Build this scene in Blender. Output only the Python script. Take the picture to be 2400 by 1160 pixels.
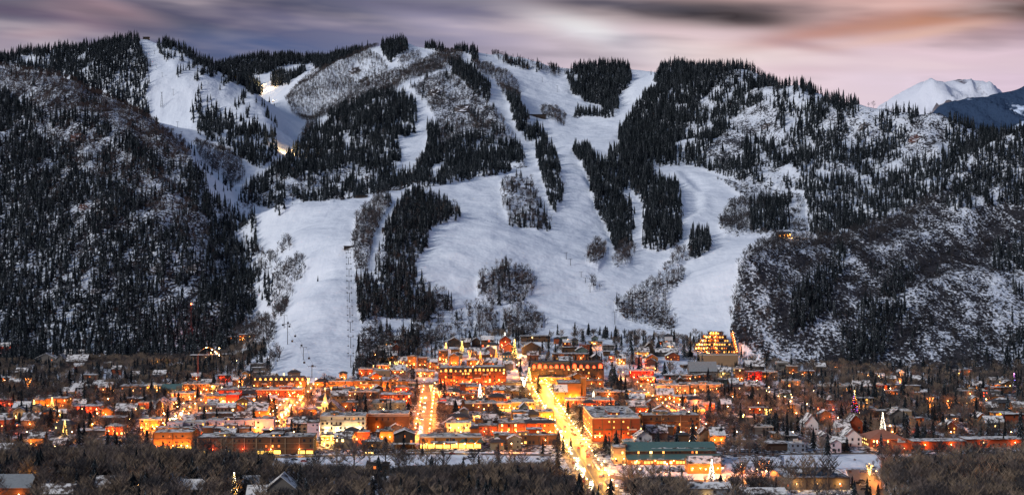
import bpy, math, random
import numpy as np
R = math.radians
random.seed(7)
scene = bpy.context.scene
for o in list(bpy.data.objects): bpy.data.objects.remove(o)
col = scene.collection

# ---------------------------------------------------------------- camera
cam_data = bpy.data.cameras.new('camera')
cam = bpy.data.objects.new('camera', cam_data); col.objects.link(cam)
cam.location = (0, 0, 150.0); cam.rotation_euler = (R(90), 0, 0)
cam_data.sensor_width = 36.0; cam_data.lens = 3700.0 / 2400.0 * 36.0
cam_data.clip_start = 5.0; cam_data.clip_end = 40000.0
scene.camera = cam

# ---------------------------------------------------------------- picture
scene.view_settings.view_transform = 'Standard'; scene.view_settings.look = 'None'
scene.view_settings.exposure = 0.42; scene.view_settings.gamma = 1.0
scene.view_settings.use_curve_mapping = False
scene.render.engine = 'CYCLES'
scene.cycles.use_denoising = True
scene.cycles.max_bounces = 5; scene.cycles.diffuse_bounces = 3; scene.cycles.glossy_bounces = 2
scene.cycles.transparent_max_bounces = 6
scene.cycles.sample_clamp_indirect = 4.0; scene.cycles.sample_clamp_direct = 0.0
scene.cycles.use_light_tree = True

# ---------------------------------------------------------------- dusk sun (soft, low, behind the viewer's left shoulder)
SUN_EL, SUN_AZ = R(26), R(238)        # azimuth measured clockwise from the view direction (+Y)
sun_data = bpy.data.lights.new('sun', 'SUN'); sun_data.energy = 1.8; sun_data.angle = R(14)
sun_data.color = (1.0, 0.98, 0.97)
sun = bpy.data.objects.new('sun', sun_data); col.objects.link(sun)
sun.location = (-300, -300, 600)
sun.rotation_euler = (R(90) - SUN_EL, 0, -SUN_AZ + math.pi)

# ---------------------------------------------------------------- sky
world = bpy.data.worlds.new('World'); scene.world = world; world.use_nodes = True
def build_sky():
    nt = world.node_tree; N = nt.nodes; L = nt.links; N.clear()
    out = N.new('ShaderNodeOutputWorld'); bg = N.new('ShaderNodeBackground'); L.new(bg.outputs[0], out.inputs[0])
    tc = N.new('ShaderNodeTexCoord'); sep = N.new('ShaderNodeSeparateXYZ'); L.new(tc.outputs['Generated'], sep.inputs[0])
    def M(op, a, b=None, c=None, clamp=False):
        n = N.new('ShaderNodeMath'); n.operation = op; n.use_clamp = clamp
        for i, v in enumerate((a, b, c)):
            if v is None: continue
            if isinstance(v, (int, float)): n.inputs[i].default_value = v
            else: L.new(v, n.inputs[i])
        return n.outputs[0]
    def ramp(fac, stops):
        n = N.new('ShaderNodeValToRGB'); L.new(fac, n.inputs[0]); e = n.color_ramp.elements
        n.color_ramp.interpolation = 'EASE'
        while len(e) > 1: e.remove(e[-1])
        for i, (p, c) in enumerate(stops):
            k = e[0] if i == 0 else e.new(p)
            k.position = p; k.color = (*c, 1)
        return n.outputs[0]
    def mix(f, a, b):
        n = N.new('ShaderNodeMix'); n.data_type = 'RGBA'
        if isinstance(f, (int, float)): n.inputs[0].default_value = f
        else: L.new(f, n.inputs[0])
        for i, v in ((6, a), (7, b)):
            if isinstance(v, tuple): n.inputs[i].default_value = (*v, 1)
            else: L.new(v, n.inputs[i])
        return n.outputs[2]
    def lin(r, g, b):
        return tuple((c / 255 / 12.92) if c < 11 else ((c / 255 + .055) / 1.055) ** 2.4 for c in (r, g, b))
    az = M('MULTIPLY', M('ARCTAN2', sep.outputs[0], sep.outputs[1]), 57.2958)      # degrees right of the view direction
    el = M('MULTIPLY', M('ARCSINE', sep.outputs[2]), 57.2958)
    # wind-drawn cloud texture: the noise is pulled out along the wind
    comb = N.new('ShaderNodeCombineXYZ'); L.new(M('MULTIPLY', az, 0.075), comb.inputs[0]); L.new(M('MULTIPLY', el, 0.42), comb.inputs[1])
    n1 = N.new('ShaderNodeTexNoise'); L.new(comb.outputs[0], n1.inputs['Vector']); n1.inputs['Scale'].default_value = 1.0
    n1.inputs['Detail'].default_value = 3.5; n1.inputs['Roughness'].default_value = .5
    comb2 = N.new('ShaderNodeCombineXYZ'); L.new(M('MULTIPLY', az, 0.16), comb2.inputs[0]); L.new(M('ADD', M('MULTIPLY', el, 1.05), M('MULTIPLY', az, 0.05)), comb2.inputs[1]); comb2.inputs[2].default_value = 4.2
    n2 = N.new('ShaderNodeTexNoise'); L.new(comb2.outputs[0], n2.inputs['Vector']); n2.inputs['Scale'].default_value = 1.0; n2.inputs['Detail'].default_value = 3.2
    wob = M('SUBTRACT', n1.outputs[0], .5); wob2 = M('SUBTRACT', n2.outputs[0], .5)
    fine = n2.outputs[0]
    # colour along the horizon: slate blue on the left, pink and cream towards the afterglow on the right
    t = M('ADD', M('DIVIDE', az, 360.0), .5)
    def A(px): return math.degrees(math.atan((px - 1200) / 3700.0)) / 360 + .5
    low = ramp(t, [(0, lin(120,124,160)), (A(-900), lin(138,142,170)), (A(0), lin(160,158,184)), (A(250), lin(124,130,164)), (A(620), lin(98,114,150)), (A(900), lin(148,148,176)),
                   (A(1200), lin(196,182,202)), (A(1500), lin(238,216,222)), (A(1800), lin(240,216,224)), (A(2100), lin(232,212,226)), (A(2500), lin(226,202,220)), (A(3600), lin(190,170,200)), (1, lin(120,124,160))])
    high = ramp(t, [(0, lin(105,105,140)), (A(-900), lin(120,118,150)), (A(0), lin(108,104,122)), (A(220), lin(124,118,136)), (A(500), lin(76,80,100)), (A(800), lin(98,100,122)), (A(1100), lin(136,132,150)),
                    (A(1400), lin(206,186,190)), (A(1800), lin(220,184,180)), (A(2150), lin(216,170,162)), (A(2500), lin(180,150,160)), (A(3600), lin(140,130,160)), (1, lin(105,105,140))])
    base = mix(M('ADD', M('MULTIPLY', M('SUBTRACT', el, 6.0), .42), M('MULTIPLY', wob, 1.0), clamp=True), low, high)
    def blob(px, py, rx, ry, tilt, colr, amount, soft=1.0, cur=None):
        a0 = math.degrees(math.atan((px - 1200) / 3700.0)); e0 = math.degrees(math.atan((580 - py) / 3700.0 * math.cos(R(a0))))
        k = 57.2958 / 3700
        da = M('SUBTRACT', az, a0); de = M('SUBTRACT', el, e0)
        c, s = math.cos(R(tilt)), math.sin(R(tilt))
        u = M('ADD', M('MULTIPLY', da, c / (rx * k)), M('MULTIPLY', de, s / (rx * k)))
        v = M('ADD', M('MULTIPLY', da, -s / (ry * k)), M('MULTIPLY', de, c / (ry * k)))
        u = M('ADD', u, M('MULTIPLY', wob2, .55)); v = M('ADD', v, M('MULTIPLY', wob, 1.6)); v = M('ADD', v, M('MULTIPLY', wob2, .5))
        d = M('ADD', M('MULTIPLY', u, u), M('MULTIPLY', v, v))
        g = M('MULTIPLY', M('POWER', 2.718, M('MULTIPLY', d, -1.0)), amount, clamp=True)
        return mix(g, cur, colr)
    c = base
    for b in [ (90,82,150,22,8, lin(190,156,160), .6), (20,20,120,20,0, lin(96,92,108), .7), (480,40,170,26,-6, lin(76,78,96), .7), (230,30,110,30,-12, lin(226,180,184), .9), (30,150,140,18,0, lin(186,170,196), .6),
               (180,112,220,16,-4, lin(150,148,172), .6), (330,70,280,30,-18, lin(82,86,108), .8), (700,84,160,18,-8, lin(112,112,140), .5), (880,100,200,16,0, lin(128,130,158), .5), (1150,150,120,14,-6, lin(190,182,204), .5), (60,30,220,14,-6, lin(100,88,112), .7), (560,20,220,30,-4, lin(78,76,104), .7),
               (600,110,260,34,0, lin(82,98,142), .7), (560,60,160,16,-10, lin(104,98,126), .5),
               (760,60,240,22,-6, lin(122,118,150), .6), (1060,60,180,30,-12, lin(176,168,196), .6), (1020,20,240,16,-4, lin(96,94,128), .55),
               (1420,90,170,34,-18, lin(226,222,232), .85), (1380,62,90,20,-10, lin(244,248,250), .95), (1330,130,120,30,-10, lin(214,200,214), .6), (1480,110,60,40,0, lin(176,160,184), .45),
               (1600,30,280,30,-4, lin(66,62,70), 1.0), (1740,44,130,30,-8, lin(58,52,56), .95), (1400,8,160,14,-4, lin(82,80,96), .9),
               (1620,80,220,16,-4, lin(232,208,214), .7), (1700,130,240,26,-4, lin(242,226,226), .8),
               (1960,70,220,20,10, lin(190,136,128), .7), (2180,46,240,22,6, lin(196,138,112), .85), (1900,112,110,12,-10, lin(170,134,140), .6), (2150,80,200,12,8, lin(232,190,172), .6),
               (2100,14,180,12,0, lin(232,192,186), .7), (2420,20,110,26,-8, lin(58,48,48), 1.0), (2330,26,150,12,0, lin(110,78,70), .6), (1900,165,120,14,0, lin(214,186,196), .5), (2250,130,260,26,0, lin(238,212,224), .6) ]:
        c = blob(*b, cur=c)
    c = mix(M('MULTIPLY', M('ABSOLUTE', wob2), 1.5, clamp=True), c, mix(M('MULTIPLY', M('SUBTRACT', fine, .35), 3.0, clamp=True), lin(74,78,94), lin(234,214,216)))
    # the clear air of the upper sky and the dusk light behind everything
    sky = N.new('ShaderNodeTexSky'); sky.sky_type = 'NISHITA'; sky.sun_disc = False
    sky.sun_elevation = SUN_EL; sky.sun_rotation = SUN_AZ
    sk = N.new('ShaderNodeMix'); sk.data_type = 'RGBA'; sk.blend_type = 'MULTIPLY'; sk.inputs[0].default_value = 1.0
    L.new(sky.outputs[0], sk.inputs[6]); sk.inputs[7].default_value = (0.045, 0.045, 0.05, 1)
    up = M('MULTIPLY', M('SUBTRACT', el, 9.0), 0.03, clamp=True)
    c = mix(up, c, mix(.5, mix(n1.outputs[0], lin(90,118,166), lin(150,176,212)), sk.outputs[2]))
    L.new(c, bg.inputs[0]); bg.inputs[1].default_value = 0.71
build_sky()
# ---------------------------------------------------------------- terrain maths
F, CX, CY, CAMZ = 3700.0, 1200.0, 580.0, 150.0          # focal length and centre in photo pixels, camera height

def pz(py, D):
    return CAMZ - (py - CY) * D / F

def perlin(x, y, seed=0):
    xi = np.floor(x).astype(np.int64); yi = np.floor(y).astype(np.int64)
    xf = x - xi; yf = y - yi
    def h(a, b):
        n = (a * 374761393 + b * 668265263 + seed * 1442695041) & 0xffffffff
        n = ((n ^ (n >> 13)) * 1274126177) & 0xffffffff
        n = (n ^ (n >> 16)) & 0xffff
        t = n * (2 * math.pi / 65536.0)
        return np.cos(t), np.sin(t)
    u = xf * xf * xf * (xf * (xf * 6 - 15) + 10); v = yf * yf * yf * (yf * (yf * 6 - 15) + 10)
    g = []
    for dx in (0, 1):
        for dy in (0, 1):
            c, s = h(xi + dx, yi + dy)
            g.append(c * (xf - dx) + s * (yf - dy))
    a = g[0] + (g[1] - g[0]) * v; b = g[2] + (g[3] - g[2]) * v
    return (a + (b - a) * u) * 1.5

def fbm(x, y, scale, octaves=4, seed=0, gain=0.5, ridged=False):
    r = 0; a = 1.0; f = 1.0 / scale; tot = 0
    for k in range(octaves):
        n = perlin(x * f + 17.3 * k, y * f - 9.1 * k, seed + k * 7)
        if ridged: n = 0.6 - np.abs(n) * 1.6
        r = r + n * a; tot += a; a *= gain; f *= 2.03
    return r / tot

def smooth(a, b, x):
    t = np.clip((x - a) / (b - a), 0, 1)
    return t * t * (3 - 2 * t)

# control points: (photo x, photo y, distance); ridge lines also get a drop behind them
RIDGES = [
 # left front mountain, its crest from the frame's left edge down to the gully
 [(-700,120,3500),(-400,130,3500),(-150,140,3450),(0,156,3400),(100,172,3350),(200,210,3250),(290,248,3150),(350,284,3050),(400,318,2950),(450,366,2850),(500,432,2760),(531,475,2690),(553,545,2600),(568,600,2500),(588,660,2400),(600,722,2300),(606,790,2180)],
 # peak behind it
 [(-700,160,4700),(-400,150,4600),(-100,146,4500),(0,142,4450),(60,132,4400),(150,120,4400),(250,108,4350),(300,102,4300),(345,90,4250),(400,112,4200),(450,134,4150),(500,157,4100),(545,180,4050),(590,218,3950),(622,262,3800),(646,312,3620),(655,358,3460)],
 # far saddle
 [(530,156,5600),(600,148,5600),(680,140,5550),(740,138,5500),(790,148,5400)],
 # central mountain skyline
 [(790,142,4950),(830,124,4900),(880,112,4800),(930,104,4750),(960,102,4700),(1010,114,4650),(1060,124,4600),(1100,124,4600),(1135,129,4650),(1180,147,4700),(1240,164,4700),(1300,176,4700),(1360,178,4650),(1420,175,4600),(1500,172,4550),(1545,176,4500)],
 # its left spur above the valley run
 [(780,145,4900),(740,165,4750),(705,195,4600),(672,236,4400),(680,264,4250),(716,290,4050),(724,318,3850),(700,350,3600),(668,384,3350),(628,412,3160),(600,436,3040),(575,474,2900),(556,520,2760),(552,560,2650),(566,600,2520),(590,640,2420)],
 # rocky dome in the middle
 [(1052,166,4150),(1100,182,4060),(1150,232,3900),(1182,292,3720),(1218,345,3520),(1235,388,3320)],
 # right forested ridge
 [(1545,172,4450),(1580,160,4250),(1640,158,4000),(1700,164,3850),(1760,182,3700),(1830,200,3550),(1900,214,3400),(2000,244,3200),(2080,254,3100),(2130,266,3050),(2200,268,3000),(2250,290,2960),(2300,322,2900),(2420,330,3100),(2700,330,3400),(3000,320,3600)],
 # right front spur
 [(3000,200,2900),(2700,250,2850),(2420,312,2790),(2310,345,2790),(2270,412,2650),(2182,470,2560),(2094,522,2470),(2000,548,2380),(1905,566,2310),(1830,560,2290),(1770,580,2220),(1738,612,2150)],
]
POINTS = [
 # left front mountain face
 (-700,850,2100),(-300,850,2100),(0,848,2090),(150,848,2090),(300,848,2080),(450,842,2070),(560,830,2060),
 (-300,500,2650),(0,500,2600),(200,500,2560),(350,500,2520),(450,560,2430),(0,700,2290),(200,700,2280),(400,700,2270),(520,700,2260),(540,780,2150),
 (-300,300,3050),(0,300,3000),(150,330,2920),(300,360,2850),(400,420,2750),(480,500,2600),
 # peak face
 (350,200,3900),(340,300,3520),(400,296,3480),(450,352,3330),(500,415,3120),(530,460,2990),(470,300,3520),(550,300,3620),(600,350,3420),(450,200,3880),(520,230,3850),(250,200,3950),(100,160,4250),(0,160,4250),(560,380,3250),
 # valley run
 (620,222,4800),(655,240,4560),(705,292,4200),(690,345,3780),(668,376,3480),(604,420,3180),(568,447,3060),(534,538,2760),(566,597,2590),(600,662,2440),(630,742,2240),(700,165,5150),(580,186,5100),
 # hidden hollow behind the left front mountain
 # centre, upper part
 (880,150,4500),(800,200,4350),(760,260,4150),(980,150,4400),(1060,150,4350),(960,240,3950),(1000,310,3680),(955,380,3320),(870,230,4000),(800,300,3720),(720,400,3280),(840,400,3180),(700,440,3050),
 (1100,300,3600),(1060,240,3850),(1100,380,3250),(1000,420,2950),(1180,400,3120),
 (1130,160,4400),(1200,220,4150),(1240,300,3700),(1280,260,4000),(1300,220,4250),(1340,290,3820),(1400,265,3950),(1440,300,3720),(1400,370,3180),(1380,330,3450),(1480,250,4050),(1520,200,4350),(1300,360,3250),(1470,380,3150),(1440,440,2850),
 # centre, benches and lower runs
 (660,478,2620),(740,478,2600),(820,470,2640),(900,452,2700),(1000,440,2780),(1100,425,2860),(1200,410,2930),(1300,400,2950),(1340,470,2720),(1250,500,2600),(1100,490,2600),
 (600,500,2640),(640,560,2440),(700,560,2380),(680,620,2270),(760,650,2140),(700,700,2060),(750,750,1980),(680,800,1900),(750,860,1760),(820,860,1770),(815,570,2280),(815,700,2040),(900,600,2240),(900,700,2080),(900,790,1920),
 (1000,534,2430),(1150,526,2450),(1280,538,2500),(1420,547,2560),(1000,600,2280),(1060,590,2270),(1180,565,2330),(1250,640,2230),(1000,690,2110),(1150,720,2090),(1100,650,2170),(1150,780,2000),(1400,620,2280),(1400,700,2150),(1500,640,2290),(1500,750,2090),(1600,790,2010),(1690,790,1990),(1620,640,2260),(1650,720,2100),(1530,590,2400),(1500,540,2540),
 (1560,400,3060),(1640,440,2880),(1690,540,2500),(1590,480,2760),(1700,620,2260),(1750,560,2420),
 (1570,390,3120),(1700,400,3050),
 # right ridge face
 (1600,250,3750),(1650,330,3400),(1500,330,3450),(1700,250,3550),(1800,300,3250),(1900,300,3150),(1750,400,2980),(1850,460,2760),(1900,380,2900),(2000,330,3000),(2000,450,2720),(1950,520,2520),(2100,350,2960),(2100,440,2740),(2200,350,2860),(1850,540,2440),
 # right front spur face
 (1760,700,2070),(1740,800,1960),(1900,650,2170),(1900,760,2010),(2050,600,2290),(2050,700,2110),(2200,560,2420),(2200,680,2160),(2350,450,2600),(2350,600,2320),(2350,720,2100),(2200,800,1980),(2050,820,1950),(2600,600,2320),(2600,750,2080),(2900,600,2350),
 (1750,850,1920),(1900,862,1900),(2000,868,1890),(2150,872,1880),(2300,874,1880),(2400,875,1880),(2700,875,1880),(3000,875,1880),
 # town foot, rising in the middle
 (900,850,1800),(950,810,1900),(1050,800,1930),(1150,800,1940),(1250,800,1940),(1400,805,1930),(1500,810,1920),(1600,830,1880),(1000,860,1790),(1200,850,1810),(1400,855,1800),(1600,870,1770),
]
Z_POINTS = [(x, y, 0.0) for y in (700, 1000, 1250, 1450, 1620) for x in (-700, -450, -250, -100, 0, 100, 250, 450, 700)] + \
           [(-700, 1800, 0), (-500, 1900, 0), (-350, 1950, 0), (-320, 1750, 0), (500, 1780, 0), (700, 1780, 0)]

def control():
    P = []
    global DENSE
    DENSE = []
    for r in RIDGES:
        q = []
        for a, b in zip(r[:-1], r[1:]):
            n = 1 if min(a[0], b[0]) < -150 or max(a[0], b[0]) > 2450 else max(1, int(math.hypot((b[0] - a[0]) * .8, b[2] - a[2]) / 55))
            for k in range(n):
                q.append(tuple(a[i] + (b[i] - a[i]) * k / n for i in range(3)))
        q.append(r[-1]); DENSE.append(q)
        for (px, py, D) in q:
            P.append(((px - CX) * D / F, D, pz(py, D)))
    for (px, py, D) in POINTS:
        P.append(((px - CX) * D / F, D, pz(py, D)))
    P += [tuple(map(float, p)) for p in Z_POINTS]
    base = np.array(P)
    extra = []
    for ri, r in enumerate(RIDGES):
        drop = (0.45, 0.4, 0.3, 0.35, 0.5, 0.35, 0.45, 0.4)[ri]
        for (px, py, D) in r:
            for dd in ((200, 420) if ri in (0, 1, 3, 6) else (150,)):
                if ri == 5: continue
                x, y = (px - CX) * D / F, D + dd
                z = pz(py, D) - dd * drop
                d = np.hypot(base[:, 0] - x, base[:, 1] - y)
                if d.min() > 130: extra.append((x, y, z))
    # far behind everything
    for x in (-2200, -1400, -700, 0, 700, 1400, 2200):
        extra.append((x, 6800.0, 480.0)); 
    P = np.array(P + extra)
    # merge near duplicates
    keep = []
    for i in range(len(P)):
        if all(np.hypot(P[i, 0] - P[j, 0], P[i, 1] - P[j, 1]) > 14 for j in keep): keep.append(i)
    return P[keep]

CP = control()
def _fit():
    n = len(CP)
    d = np.hypot(CP[:, None, 0] - CP[None, :, 0], CP[:, None, 1] - CP[None, :, 1])
    A = np.zeros((n + 3, n + 3)); A[:n, :n] = d - np.eye(n) * 6.0
    A[:n, n] = 1; A[:n, n + 1] = CP[:, 0] / 1000; A[:n, n + 2] = CP[:, 1] / 1000
    A[n:, :n] = A[:n, n:].T
    b = np.zeros(n + 3); b[:n] = CP[:, 2]
    return np.linalg.solve(A, b)
_W = _fit()

def base_height(x, y):
    x = np.asarray(x, float).ravel(); y = np.asarray(y, float).ravel()
    out = np.empty(len(x)); n = len(CP)
    for s in range(0, len(x), 20000):
        xs = x[s:s + 20000]; ys = y[s:s + 20000]
        d = np.sqrt((xs[:, None] - CP[None, :, 0]) ** 2 + (ys[:, None] - CP[None, :, 1]) ** 2)
        out[s:s + 20000] = d @ _W[:n] + _W[n] + _W[n + 1] * xs / 1000 + _W[n + 2] * ys / 1000
    return out

NT, ND = 560, 500
TMAX, D0, D1 = 0.47, 640.0, 6900.0
def inside(px, py, poly):
    r = np.zeros(px.shape, bool); n = len(poly)
    for k in range(n):
        x0, y0 = poly[k]; x1, y1 = poly[(k + 1) % n]
        if y0 == y1: continue
        c = ((y0 > py) != (y1 > py)) & (px < (x1 - x0) * (py - y0) / (y1 - y0) + x0)
        r ^= c
    return r

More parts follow.
